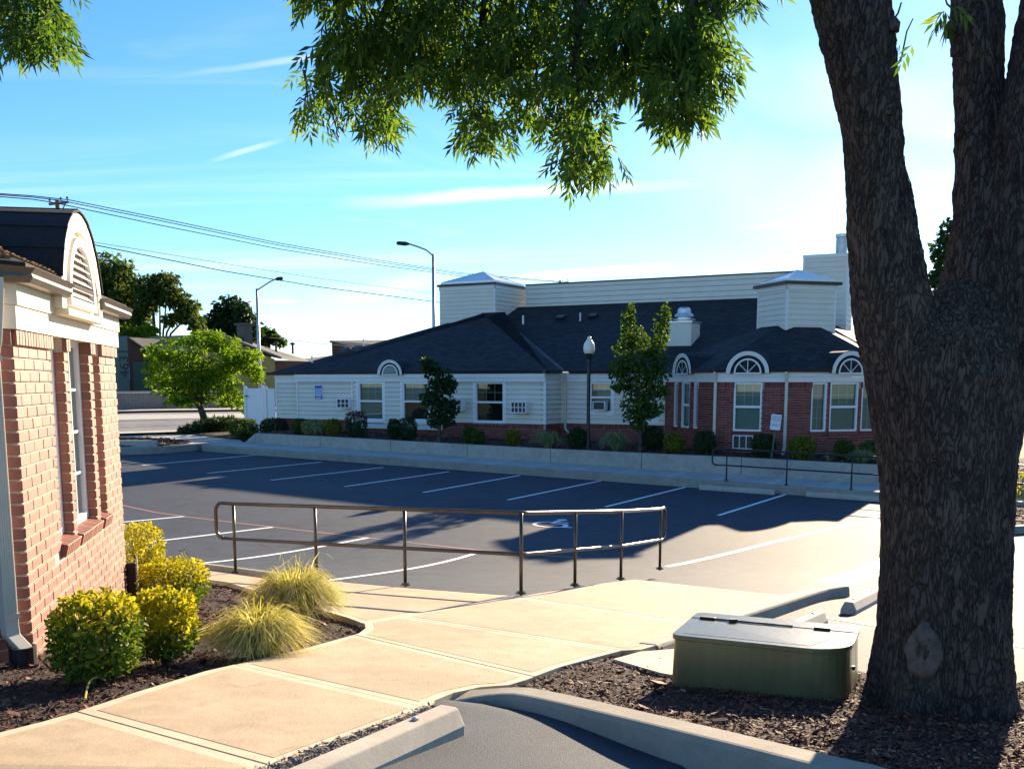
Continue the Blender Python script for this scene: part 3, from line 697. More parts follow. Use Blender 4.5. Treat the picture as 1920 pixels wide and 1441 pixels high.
TW = 2.12                                  # front of the retaining wall
wt = [onT(x, y, TW) for x, y in [(478, 812), (545, 814.5), (800, 829), (1127, 846), (1300, 853), (1480, 862), (1640, 871), (1900, 885)]]
def walltop(s):
    if s <= wt[0][0]: return wt[0][1]
    for (a, za), (b, zb_) in zip(wt[:-1], wt[1:]):
        if s <= b: return za + (zb_ - za) * (s - a) / (b - a)
    return wt[-1][1]
def retaining():
    root = thing('retaining_wall', 'low grey concrete retaining wall between the far sidewalk and the planting bed', 'wall', B(0, TW, ground(*B(0, TW)[:2])))
    s = wt[0][0]; end = 17.5; k = 0
    while s < end:
        L_ = min(3.2, end - s); a, b = s + .008, s + L_ - .008
        P = [B(a, TW, walltop(a)), B(b, TW, walltop(b))]
        vs = []
        for p, ss in ((P[0], a), (P[1], b)):
            g = ground(p.x, p.y) - .1
            vs += [Vector((p.x, p.y, g)), p, p + N * .2, Vector((p.x, p.y, g)) + N * .2]
        M().add(vs, [(0, 1, 2, 3), (7, 6, 5, 4), (0, 4, 5, 1), (1, 5, 6, 2), (2, 6, 7, 3)]).build('wall_section', MAT['wall_conc'], root, bevel=.015)
        s += L_; k += 1
    # sloped end return
    a = wt[0][0]; p = B(a, TW); g = ground(p.x, p.y) + .2
    M().prism([B(a, TW, walltop(a) - .01), B(a, TW, g), B(a - 1.0, TW + .5, g)], N * .18).build('end_return', MAT['wall_conc'], root)
retaining()
TA, TB_ = 5.0, 6.25                         # facades of the near and the set-back wing
def zbed(x, y):
    s, t = st((x, y)); return walltop(s) - .03 + .06 * clampf((t - TW) / 1.5, 0, 1) + .02 * mnoise.noise((x * 1.3, y * 1.3, 0))
bedF = [B(wt[0][0] - .2, TW + .19), B(17.5, TW + .19), B(17.5, 7.5), B(wt[0][0] - .2, 7.5)]
bf = struct(drape(bedF, 0, .7, zbed).build('planting_bed', MAT['soil'], smooth=True)); chips('bark_chips', [B(wt[0][0], TW + .2), B(13, TW + .2), B(13, 6), B(wt[0][0], 6)], zbed, 3200, .09, bf, 21, near=60)
bedC = [tuple(gp(x, y, .2))[:2] for x, y in [(335, 811), (400, 819), (455, 825), (478, 818)]] + [tuple(B(wt[0][0] - .2, 6))[:2]] + [tuple(gp(x, y, .2))[:2] for x, y in [(470, 801), (330, 806)]]
zc_ = lumpy(.25, .03); struct(drape(bedC, 0, .8, zc_).build('corner_bed', MAT['soil'], smooth=True))

# street and the ground across it
a, b = gp(216, 815), gp(460, 807); c, d = gp(216, 775.5), gp(460, 771.5)
def ext(p, q, k0, k1): v = (q - p); return p - v * k0, q + v * k1
n0, n1 = ext(a, b, 5, 9); f0, f1 = ext(c, d, 4, 5)
def lerp_road(t): return [n0.lerp(f0, t), n1.lerp(f1, t)]
def rz(off): return lambda x, y: ground(x, y) + off
def road_strip(name, t0, t1, off, mat, st_=3):
    p, q = lerp_road(t0); r, s_ = lerp_road(t1); return drape([p, q, s_, r], off, st_).build(name, mat)
struct(road_strip('street', 0.0, 1.0, .02, MAT['road'], 4))
struct(road_strip('street_gutter', -.03, .03, .10, MAT['far_walk'], 4))
struct(road_strip('street_dark_line', .500, .512, .03, MAT['gutter_dark'], 4))  # thin dark strip along the middle of the street
struct(road_strip('far_street_lane', .55, .86, .028, MAT['far_walk'], 4))
struct(road_strip('far_street_pavement', 1.0, 1.16, .17, MAT['far_walk'], 4))
# wooded hills at the horizon
def hills():
    m = M(); n = 60; vs = []
    for i in range(n + 1):
        x = -1500 + 3000 * i / n; y = 2300 + 60 * math.sin(i * .7)
        h = 60 + 26 * mnoise.noise((i * .23, 0, 0)) + 12 * mnoise.noise((i * .9, 4, 0))
        vs += [(x, y - 500, -20), (x, y, h), (x, y + 700, -20)]
    m.add(vs, [(3 * i + j, 3 * i + 3 + j, 3 * i + 4 + j, 3 * i + 1 + j) for i in range(n) for j in (0, 1)])
    struct(m.build('hills', MAT['hill'], smooth=True))
hills()

# ------------------------------------------------------------------ near brick building (left edge)
MAT['gutter_b'] = simple('bronze_gutter', (.12, .10, .075), .35, .1, var=.12, scale=9, bmp=.05, bscale=30, spec=.6)
Df = (C2 - C1).normalized(); Df3 = Vector((Df.x, Df.y, 0)); Nf = Vector((Df.y, -Df.x, 0))      # along the sunlit face, outwards
Dk3 = Vector((DK.x, DK.y, 0)).normalized(); Nk = Vector((.835, -.55, 0)).normalized()
C13 = Vector((C1.x, C1.y, 0)); LF = (C2 - C1).length
def FP(s, out=0.0, z=0.0): return C13 + Df3 * s + Nf * out + ZZ * z
def KP(d, out=0.0, z=0.0): return C13 + Dk3 * d + Nk * out + ZZ * z
def onF(x, y, out=0.0):
    p = ipl(x, y, FP(0, out), Nf); return (p - C13).dot(Df3), p.z
def near_building():
    g0 = ground(C1.x, C1.y)
    root = thing('brick_building', 'red brick building corner with arched louvre vent and cream fascia at the left edge', 'building', Vector((C1.x, C1.y, g0)))
    zF = onF(83, 627.5)[1]                                  # underside of the fascia
    ch = .079; zR = zF - .105                               # rowlock course under the fascia
    S = lambda x, y=690: onF(x, y)[0]
    ops = [(S(96), S(121)), (S(128), S(167)), (S(174), S(187))]
    zs = onF(140, 1003)[1]                                  # outer edge of the sills
    zsill_top = zs + .03; zb0 = ground(C2.x, C2.y) - .25
    # mortar core with real openings
    core = M(); cols = [0, ops[0][0], ops[0][1], ops[1][0], ops[1][1], ops[2][0], ops[2][1], LF]
    dj = .012
    def slab_(s0, s1, z0, z1):
        core.add([FP(s0, -dj, z0), FP(s1, -dj, z0), FP(s1, -.20, z0), FP(s0, -.20, z0), FP(s0, -dj, z1), FP(s1, -dj, z1), FP(s1, -.20, z1), FP(s0, -.20, z1)],
                 [(0, 3, 2, 1), (4, 5, 6, 7), (0, 1, 5, 4), (1, 2, 6, 5), (2, 3, 7, 6), (3, 0, 4, 7)])
    for i in range(0, 7, 2): slab_(cols[i] + (dj if i else 0), cols[i + 1] - (dj if i < 6 else 0), zb0, zF)
    for a, b in ops: slab_(a - .02, b + .02, zb0, zs - .10)
    # core behind the shaded face and far return
    core.add([KP(0, -dj, zb0), KP(2, -dj, zb0), KP(2, -.2, zb0), KP(0, -.2, zb0), KP(0, -dj, zF), KP(2, -dj, zF), KP(2, -.2, zF), KP(0, -.2, zF)], [(0, 1, 2, 3), (4, 7, 6, 5), (0, 4, 5, 1), (1, 5, 6, 2), (2, 6, 7, 3), (3, 7, 4, 0)])
    e2 = Vector((-.80, .60, 0)).normalized()
    for k in (0,):
        p0 = FP(LF, -dj); p1 = p0 + e2 * 2.5; inn = Vector((e2.y, -e2.x, 0)) * -.2
        q = [p0, p1, p1 + inn, p0 + inn]; core.add([p + ZZ * zb0 for p in q] + [p + ZZ * zF for p in q], [(0, 3, 2, 1), (4, 5, 6, 7), (0, 1, 5, 4), (1, 2, 6, 5), (2, 3, 7, 6), (3, 0, 4, 7)])
    wall = core.build('brick_wall', MAT['mortar'], root)
    # one brick, shared
    def brick_mesh(lx, ly, lz, c=.004):
        bm = bmesh.new(); bmesh.ops.create_cube(bm, size=1)
        for v in bm.verts: v.co = Vector((v.co.x * lx, v.co.y * ly, v.co.z * lz))
        bmesh.ops.bevel(bm, geom=bm.edges[:], offset=c, segments=1, affect='EDGES', profile=.5)
        me = bpy.data.meshes.new('brick'); bm.to_mesh(me); bm.free(); me.materials.append(MAT['brick']); return me
    BL, BH, BD = .245, .067, .09
    bme = brick_mesh(BL, BD, BH); bricks = []               # (distance, matrix)
    r = random.Random(3)
    z = zR - ch / 2; row = 0
    while z > zb0 + .05:
        # shaded face: quoins alternate long and short at the corner
        d0 = 0.003; x = d0; first = True; lens = [.092, .245, .245] if row % 2 else [.17, .245, .245]
        for L_ in lens:
            if x > .62: break
            mt = frame(KP(x + L_ / 2, -BD / 2 + r.uniform(-.0015, .0015), z), -Dk3, -Nk, ZZ) @ Matrix.Diagonal((L_ / BL, 1, 1, 1)); bricks.append((0, mt)); x += L_ + .011
        # sunlit face
        x = 0.004 - (0 if row % 2 else .128)
        while x < LF:
            a, b = max(x, .004), min(x + BL, LF - .003); x += BL + .011
            if b - a < .03: continue
            segs = [(a, b)]
            if z > zs - .06:
                for o0, o1 in ops:
                    ns = []
                    for p, q in segs:
                        if q <= o0 + .001 or p >= o1 - .001: ns.append((p, q)); continue
                        if p < o0: ns.append((p, o0))
                        if q > o1: ns.append((o1, q))
                    segs = ns
            elif z > zs - .115: segs = [sg for sg in segs if not any(sg[0] < o1 + .03 and sg[1] > o0 - .03 for o0, o1 in ops)] 
            segs = [sg for sg in segs if not (z > zs - .06 and any(pa - .005 < sg[0] and sg[1] < pb + .005 for pa, pb in ((ops[0][1], ops[1][0]), (ops[1][1], ops[2][0]))))]
            for p, q in segs:
                if q - p < .025: continue
                mt = frame(FP((p + q) / 2, -BD / 2 + r.uniform(-.0015, .0015), z), Df3, -Nf, ZZ) @ Matrix.Diagonal(((q - p) / BL, 1, 1, 1))
                bricks.append(((p + q) / 2 + max(0, (H - 1.3 - z)) * 3, mt))
        if z > zs - .06:
            for p, q in ((ops[0][1], ops[1][0]), (ops[1][1], ops[2][0])): bricks.append(((p + q) / 2, frame(FP((p + q) / 2, -BD / 2 + r.uniform(-.0015, .0015), z), Df3, -Nf, ZZ) @ Matrix.Diagonal(((q - p) / BL, 1, 1, 1))))
        row += 1; z -= ch
    bricks.sort(key=lambda t: t[0])
    for _, mt in bricks[:300]: inst('brick', bme, mt, wall)
    rest = M(); src = [v.co.copy() for v in bme.vertices]; sf = [tuple(p.vertices) for p in bme.polygons]
    for _, mt in bricks[300:]: rest.add([mt @ v for v in src], sf)
    if rest.v: stuff(rest.build('rear_bricks', MAT['brick'], wall, uv=False))
    # rowlock course under the fascia, a little proud
    rme = brick_mesh(.062, .105, .098)
    x = .02
    while x < LF - .02:
        if not any(o0 + .0 < x < o1 - .0 for o0, o1 in ops):
            inst('rowlock_brick', rme, frame(FP(x + .031, -.03 + r.uniform(-.001, .001), zF - .052), Df3, -Nf, ZZ), wall)
        x += .0725
    x = .02
    while x < .7: inst('rowlock_brick', rme, frame(KP(x + .031, -.03, zF - .052), -Dk3, -Nk, ZZ), wall); x += .0725
    # windows
    for o0, o1 in ops:
        wide = (o1 - o0) > .6
        fr_out = -.075
        w = M(); fwid = .05
        for s0, s1, z0, z1 in ((o0 + .004, o0 + fwid, zsill_top, zF), (o1 - fwid, o1 - .004, zsill_top, zF), (o0 + fwid, o1 - fwid, zsill_top - .02, zsill_top + fwid), (o0 + fwid, o1 - fwid, zF - fwid, zF)):
            w.add([FP(s, o, z_) for z_ in (z0, z1) for s, o in ((s0, fr_out), (s1, fr_out), (s1, fr_out - .09), (s0, fr_out - .09))], [(0, 3, 2, 1), (4, 5, 6, 7), (0, 1, 5, 4), (1, 2, 6, 5), (2, 3, 7, 6), (3, 0, 4, 7)])
        win = w.build('window', MAT['vinyl'], root)
        a, b, z0, z1 = o0 + fwid, o1 - fwid, zsill_top + fwid, zF - fwid
        M().add([FP(a, fr_out - .04, z0), FP(b, fr_out - .04, z0), FP(b, fr_out - .04, z1), FP(a, fr_out - .04, z1)], [(0, 1, 2, 3)]).build('pane', MAT['glass'], win)
        M().add([FP(a - .3, fr_out - .5, z0), FP(b + .3, fr_out - .5, z0), FP(b + .3, fr_out - .5, z1), FP(a - .3, fr_out - .5, z1)], [(0, 1, 2, 3)]).build('room_back', MAT['curtain'], win)
        for f_ in (.25, .5, .75):
            c = FP((a + b) / 2, fr_out - .03, z0 + (z1 - z0) * f_); M().box(c, b - a, .012, .022, Df3, Nf, ZZ).build('muntin', MAT['vinyl'], win)
        for f_ in ((.333, .667) if wide else (.5,)):
            c = FP(a + (b - a) * f_, fr_out - .034, (z0 + z1) / 2); M().box(c, .022, .012, z1 - z0, Df3, Nf, ZZ).build('muntin', MAT['vinyl'], win)
        k = 0
        # sloping sill of bricks on edge
        sme = brick_mesh(.062, .135, .098); x = o0 - .03; tl = math.radians(14)
        Yd = (-Nf * math.cos(tl) + ZZ * math.sin(tl)); Zd = (ZZ * math.cos(tl) + Nf * math.sin(tl))
        sill = M().box(FP((o0 + o1) / 2, -.03, zs - .055), o1 - o0 + .04, .10, .06, Df3, Nf, ZZ).build('sill', MAT['mortar'], root)
        n_ = int(round((o1 - o0 + .06) / .0715)); stp = (o1 - o0 + .06) / n_
        for k in range(n_): inst('sill_brick', sme, frame(FP(x + stp * (k + .5), -.028, zs - .042), Df3, Yd, Zd), sill)
    # fascia boards in two lifts on both faces
    ftop = zF + .30
    for nm, z0, z1, pr in (('fascia_board', zF, zF + .15, .035), ('fascia_board', zF + .152, zF + .30, .05)):
        # mitred corner between the two faces
        bis = (Nf + Nk).normalized(); kk = 1 / bis.dot(Nf)
        P = [FP(LF + .02, -.1), FP(LF + .02, pr), C13 + bis * pr * kk, C13 - bis * .1 * kk]
        M().prism([p + ZZ * z0 for p in P], ZZ * (z1 - z0)).build(nm, MAT['cream'], root)
        P = [C13 - bis * .1 * kk, C13 + bis * pr * kk, KP(2.0, pr), KP(2.0, -.1)]
        M().prism([p + ZZ * z0 for p in P], ZZ * (z1 - z0)).build(nm, MAT['cream'], root)
    # gutters: K-profile swept along each face; the dormer interrupts the sunlit one
    zg = zF + .285
    prof = [(.05, 0), (.14, .0), (.165, .035), (.155, .06), (.185, .095), (.05, .095)]
    def gut(a, b, o, d, nrm, mit=0):
        vs = [p for s_ in (a, b) for p in [o + d * (s_ - (pr_ * mit if s_ == a else 0)) + nrm * pr_ + ZZ * (zg + h) for pr_, h in prof]]; n_ = len(prof)
        return M().add(vs, [tuple(range(n_)), tuple(range(2 * n_ - 1, n_ - 1, -1))] + [(i, n_ + i, n_ + (i + 1) % n_, (i + 1) % n_) for i in range(n_)]).build('gutter', MAT['gutter_b'], root)
    sc0 = onF(108, 560, .06)[0]; sc1 = onF(168, 570, .06)[0]; scn = (sc0 + sc1) / 2 + .05; R = .78; zc0 = zF + .20
    t225 = math.tan(math.radians(22.5))
    gut(0, scn - .62, C13, Df3, Nf, t225); gut(scn + .70, LF + .10, C13, Df3, Nf, 0)
    gut(0, 2.0, C13, Dk3, Nk, t225)
    # main roof slopes
    slope = .42; rz_ = zg + .10; run = 3.0
    bis = (Nf + Nk).normalized(); kk = 1 / bis.dot(Nf)
    e = C13 + bis * .12 * kk; top = e - bis * run * kk
    r1 = [FP(LF + .1, .12, rz_), FP(LF + .1, .12 - run, rz_ + slope * run), Vector((top.x, top.y, rz_ + slope * run)), Vector((e.x, e.y, rz_))]
    roof = M().prism(r1, ZZ * .03).build('roof', MAT['shingle_near'], root)
    r2 = [Vector((e.x, e.y, rz_)), Vector((top.x, top.y, rz_ + slope * run)), KP(2.5, .12 - run, rz_ + slope * run), KP(2.5, .12, rz_)]
    M().prism(r2, ZZ * .03).build('roof_slope', MAT['shingle_near'], roof)
    # moss on the shaded eave
    ms = M(); rr = random.Random(5)
    for k in range(260):
        d = rr.uniform(.0, 1.6); up = abs(rr.gauss(0, .28)) + .02; p = KP(d, .12 - up, rz_ + .03 + slope * up); r0 = rr.uniform(.012, .035)
        ms.lathe(p, [(r0, -.01), (r0 * .9, r0 * .5), (r0 * .4, r0 * .9)], 6)
    for k in range(170):
        d = rr.uniform(.0, scn - .6); up = abs(rr.gauss(0, .16)) + .02; p = FP(d, .12 - up, rz_ + .03 + slope * up); r0 = rr.uniform(.01, .03)
        ms.lathe(p, [(r0, -.01), (r0 * .9, r0 * .5), (r0 * .4, r0 * .9)], 6)
    stuff(ms.build('moss', MAT['moss'], roof, uv=False))
    # barrel dormer: face, arched trim, louvre, curved shingle roof
    def arc(rad, n=28, out=0.0, zc=zc0, a0=0, a1=math.pi): return [FP(scn - rad * math.cos(a0 + (a1 - a0) * i / n), out, zc + rad * math.sin(a0 + (a1 - a0) * i / n)) for i in range(n + 1)]
    fo = .10
    dm = M().prism(arc(R - .05, out=fo - .06) + [], Nf * .04).build('dormer_face', MAT['cream'], root)
    M().ring(arc(R, out=fo - .05), arc(R - .14, out=fo - .05), Nf * .07).build('arch_trim', MAT['cream'], dm)
    M().box(FP(scn, fo - .01, zc0 - .02), 2 * R * .93, .12, .05, Df3, Nf, ZZ).build('dormer_sill', MAT['cream'], dm)
    rv = .43; zv = zc0 + .10
    vt = M().ring(arc(rv + .07, out=fo - .02, zc=zv), arc(rv, out=fo - .02, zc=zv), Nf * .045).build('louvre_vent', MAT['trim'], dm)
    M().prism(arc(rv, out=fo - .025, zc=zv), Nf * .008).build('vent_back', MAT['brown_cap'], vt)
    M().box(FP(scn, fo + .0, zv - .03), 2 * rv + .14, .06, .06, Df3, Nf, ZZ).build('vent_rail', MAT['trim'], vt)
    for k in range(7):
        zz = zv + .035 + k * .056; hw = math.sqrt(max(0, rv ** 2 - (zz + .02 - zv) ** 2))
        if hw < .08: continue
        tl = math.radians(38); Yd = Nf * math.cos(tl) - ZZ * math.sin(tl); Zd = Nf * math.sin(tl) + ZZ * math.cos(tl)
        M().box(FP(scn, fo - .002, zz), 2 * hw, .045, .008, Df3, Yd, Zd).build('slat', MAT['trim'], vt)
    br = M().prism(arc(R + .015, out=fo - .065), -Nf * 2.8).build('barrel_roof', MAT['shingle_near'], dm)
    rows = 11
    for k in range(rows):
        a0 = math.pi * k / rows; a1 = math.pi * (k + 1) / rows + .04
        if k >= rows / 2: a0, a1 = math.pi * k / rows - .04, math.pi * (k + 1) / rows
        dpos = -.02
        while dpos < 2.6:
            L_ = .9 + .12 * rr.random(); n_ = 3; o1 = (.03 if k in (0, rows - 1) else fo + .015) - dpos; o2 = max(fo - 2.75, fo + .015 - dpos - L_ + .008)
            q = []
            for i in range(n_ + 1):
                a = a0 + (a1 - a0) * i / n_; low = (1 - i / n_) if k < rows / 2 else i / n_
                rad = R + .02 + .011 * low + rr.uniform(0, .002); q.append((-rad * math.cos(a), rad * math.sin(a)))
            vs = [FP(scn + x, o, zc0 + z_) for o in (o1, o2) for x, z_ in q] + [FP(scn + x * .985, o, zc0 + z_ * .985) for o in (o1, o2) for x, z_ in q]
            w = n_ + 1; fs = []
            for i in range(n_): fs += [(i, i + 1, w + i + 1, w + i), (2 * w + i + 1, 2 * w + i, 3 * w + i, 3 * w + i + 1), (i + 1, i, 2 * w + i, 2 * w + i + 1), (w + i, w + i + 1, 3 * w + i + 1, 3 * w + i)]
            fs += [(0, w, 3 * w, 2 * w), (w - 1, 2 * w - 1 + 2 * w, 2 * w - 1, w - 1 + 0)][:1] + [(w - 1, 3 * w - 1, 4 * w - 1, 2 * w - 1)]
            M().add(vs, fs).build('shingle', MAT['shingle_near'], br); dpos += L_
    # downspout on the shaded face, elbow and boot
    dsp = M(); hw, hd = .047, .036; dd = .185
    def rect(c, X, Y, w_, d_): return [c + X * a * w_ + Y * b * d_ for a, b in ((-1, -1), (1, -1), (1, 1), (-1, 1))]
    path = [(KP(dd, .13, zg + .02), 1.15), (KP(dd, .13, zg - .06), 1.15), (KP(dd, .075, zF - .08), 1.1), (KP(dd, .05, zF - .17), 1.0)]
    bt = g0 + .30
    path2 = path + [(KP(dd, .05, bt + .06), 1.0), (KP(dd - .0, .06, bt), 1.0), (KP(dd - .03, .16, bt - .09), 1.0)]
    vs = []; 
    for p, k in path2: vs += rect(p, Dk3, Nk, hw * k, hd * k)
    fs = [(i * 4 + j, i * 4 + (j + 1) % 4, (i + 1) * 4 + (j + 1) % 4, (i + 1) * 4 + j) for i in range(len(path2) - 1) for j in range(4)]
    ds = M().add(vs, fs + [(0, 1, 2, 3), tuple(len(vs) - 4 + j for j in (3, 2, 1, 0))]).build('downspout', MAT['downspout'], root, bevel=.006)
    for j in range(5): M().box(KP(dd - .032 + j * .016, .05 + hd, (zF - .2 + bt) / 2 + .05), .006, .006, zF - .3 - bt, Dk3, Nk, ZZ).build('rib', MAT['downspout'], ds)
    for zz in (zF - .19, bt + .12): M().box(KP(dd, .05, zz), hw * 2 + .012, hd * 2 + .012, .035, Dk3, Nk, ZZ).build('strap', MAT['downspout'], ds)
    bp = KP(dd - .02, .15, 0); gb = ground(bp.x, bp.y)
    M().lathe(Vector((bp.x, bp.y, gb - .05)), [(.085, 0), (.085, bt - gb - .02), (.07, bt - gb - .02), (.07, bt - gb - .2)], 20).build('drain_boot', MAT['black'], root)
    # dark drain boot with pale flashing at the far corner
    q = FP(LF - .03, .05); gq = ground(q.x, q.y)
    M().box(q + ZZ * (gq + .26), .07, .09, .40, Df3, Nf, ZZ).build('drain_box', MAT['black'], root, bevel=.01)
    M().box(q + ZZ * (gq + .30) + Nf * .055, .02, .012, .46, Df3, Nf, ZZ).build('flashing', MAT['downspout'], root)
    # foundation strip
    return root
near_building()
MAT['lap_shade'] = simple('lap_shade_backing', (.35, .33, .28), .8)  # darkened backing, paints the shade under each lap into the board gaps

# ------------------------------------------------------------------ far building
class Wall:
    def __init__(s, O, D): s.O = Vector((O.x, O.y, 0)); s.D = Vector((D[0], D[1], 0)).normalized(); s.N = Vector((s.D.y, -s.D.x, 0))
    def p(s, a, out=0.0, z=0.0): return s.O + s.D * a + s.N * out + ZZ * z
    def on(s, x, y, out=0.0):
        q = ipl(x, y, s.p(0, out), s.N); return (q - s.O).dot(s.D), q.z
    def box(s, m, a0, a1, o0, o1, z0, z1):
        v = [s.p(a, o, z) for z in (z0, z1) for a, o in ((a0, o0), (a1, o0), (a1, o1), (a0, o1))]
        return m.add(v, [(0, 1, 2, 3), (7, 6, 5, 4), (4, 5, 1, 0), (5, 6, 2, 1), (6, 7, 3, 2), (7, 4, 0, 3)])
def cut(a, b, z, ops, pad=0.0):
    seg = [(a, b)]
    for o0, o1, z0, z1 in ops:
        if not (z0 - pad < z < z1 + pad): continue
        ns = []
        for p, q in seg:
            if q <= o0 or p >= o1: ns.append((p, q)); continue
            if p < o0: ns.append((p, o0))
            if q > o1: ns.append((o1, q))
        seg = ns
    return seg
def panel(w, a0, a1, z0, z1, ops, mat, parent, name, out=0.0, th=.18):
    """wall slab with window openings left open"""
    m = M(); cutsx = sorted({a0, a1, *[o[0] for o in ops if a0 < o[0] < a1], *[o[1] for o in ops if a0 < o[1] < a1]})
    for x0, x1 in zip(cutsx[:-1], cutsx[1:]):
        mid = (x0 + x1) / 2; zs_ = [(z0, z1)]
        for o0, o1, y0, y1 in ops:
            if o0 < mid < o1: zs_ = [q for p in zs_ for q in ((p[0], min(p[1], y0)), (max(p[0], y1), p[1])) if q[1] - q[0] > .005]
        for p, q in zs_: w.box(m, x0, x1, out, out - th, p, q)
    return m.build(name, mat, parent)
def siding(w, a0, a1, z0, z1, ops, root, out=0.0, row=.178, mat='siding'):
    core = panel(w, a0, a1, z0, z1, ops, MAT['lap_shade'], root, 'siding_wall', out - .03)
    z = z0; r = random.Random(int(a0 * 100) + 5)
    while z < z1 - .03:
        zt = min(z + row, z1)
        for p, q in cut(a0, a1, (z + zt) / 2, ops, row * .35):
            x = p
            while x < q - .01:
                L_ = min(3.6 if r.random() < .7 else 2.3, q - x)
                if q - x - L_ < .4: L_ = q - x
                v = [w.p(x + e_, o, zz) for e_ in (.0015, L_ - .0015) for o, zz in ((out - .03, z), (out + .026, z), (out - .004, zt - .016), (out - .03, zt - .016))]
                M().add(v, [(0, 1, 2, 3), (7, 6, 5, 4), (0, 4, 5, 1), (1, 5, 6, 2), (2, 6, 7, 3)]).build('siding_board', MAT[mat], core)
                x += L_
        z += row
    return core
def bricks_(w, a0, a1, z0, z1, ops, root, out=0.0, soldier=True):
    core = panel(w, a0, a1, z0, z1, ops, MAT['mortar_far'], root, 'brick_wall', out - .01)
    m = M(); ch = .079; z = z1 - ch / 2; row = 0
    if soldier:
        x = a0 + .01
        while x < a1 - .07:
            if not any(o0 - .03 < x < o1 and y1 > z1 - .1 for o0, o1, y0, y1 in ops): w.box(m, x, x + .066, out + .004, out - .06, z1 - .19, z1 - .004)
            x += .078
        z = z1 - .2 - ch / 2
    while z > z0:
        x = a0 - (.128 if row % 2 else 0)
        while x < a1:
            p, q = max(x, a0), min(x + .245, a1); x += .256
            if q - p < .03: continue
            for c_, d_ in cut(p, q, z, ops, .02):
                if d_ - c_ > .03: w.box(m, c_, d_, out, out - .06, z - .034, z + .034)
        z -= ch; row += 1
    stuff(m.build('bricks', MAT['brick_far'], core, uv=False)); return core
def far_window(w, a0, a1, z0, z1, root, out=0.0, style='hung', rec=.05, blind=1.0, fw_=.06, trim=0.0):
    """sash window: frame, meeting rail, two panes, thin bars, blind and dark room behind"""
    fr = M(); f = fw_; o0, o1 = out - rec + .05, out - rec - .05
    for b in ((a0, a0 + f, z0, z1), (a1 - f, a1, z0, z1), (a0 + f, a1 - f, z0, z0 + f), (a0 + f, a1 - f, z1 - f, z1)): w.box(fr, b[0], b[1], o0, o1, b[2], b[3])
    win = fr.build('window', MAT['vinyl'], root)
    zm = z0 + (z1 - z0) * .5; rm = out - rec - .02
    if style == 'hung':
        m = M(); w.box(m, a0 + f, a1 - f, o0 - .01, o1, zm - .035, zm + .035); m.build('meeting_rail', MAT['vinyl'], win); pan = ((z0 + f, zm - .035), (zm + .035, z1 - f))
    else: pan = ((z0 + f, z1 - f),)
    for p, q in pan: M().add([w.p(a, rm, z) for a, z in ((a0 + f, p), (a1 - f, p), (a1 - f, q), (a0 + f, q))], [(0, 1, 2, 3)]).build('pane', MAT['glass'], win)
    mm = M(); nx = 3 if a1 - a0 > .6 else 2
    zz0 = pan[-1][0] if style == 'hung' else z0 + f
    for k in range(1, nx): w.box(mm, a0 + f + (a1 - a0 - 2 * f) * k / nx - .009, a0 + f + (a1 - a0 - 2 * f) * k / nx + .009, rm - .006, rm - .018, zz0, z1 - f)
    for k in range(1, 2 if style == 'hung' else 4):
        zc = zz0 + (z1 - f - zz0) * k / (2 if style == 'hung' else 4); w.box(mm, a0 + f, a1 - f, rm - .007, rm - .017, zc - .009, zc + .009)
    mm.build('muntins', MAT['vinyl'], win)
    if blind:
        bl = M(); zz = z1 - f - .02; low = z1 - f - (z1 - z0 - 2 * f) * blind
        Yd = (w.N * .5 + ZZ * .86).normalized(); Zd = w.D.cross(Yd)
        while zz > low: bl.box(w.p((a0 + a1) / 2, rm - .07, zz), a1 - a0 - 2 * f, .046, .003, w.D, Yd, Zd); zz -= .048
        bl.build('blind', MAT['blind'], win, uv=False)
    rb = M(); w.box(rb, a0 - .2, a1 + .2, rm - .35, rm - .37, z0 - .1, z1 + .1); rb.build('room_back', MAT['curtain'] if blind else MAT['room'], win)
    if trim:
        t = M(); o = out + .022
        for b in ((a0 - trim, a0, z0 - trim, z1), (a1, a1 + trim, z0 - trim, z1), (a0, a1, z0 - trim, z0)): w.box(t, b[0], b[1], o, out - .02, b[2], b[3])
        t.build('casing', MAT['vinyl'], win)
    return win
def plan(x, y, O, D):
    """where the sight line of pixel x,y crosses the plan line O + D*a"""
    r = ray(x, y); a = (r.x * (O.y) - r.y * (O.x)) / (r.y * D[0] - r.x * D[1]); return a
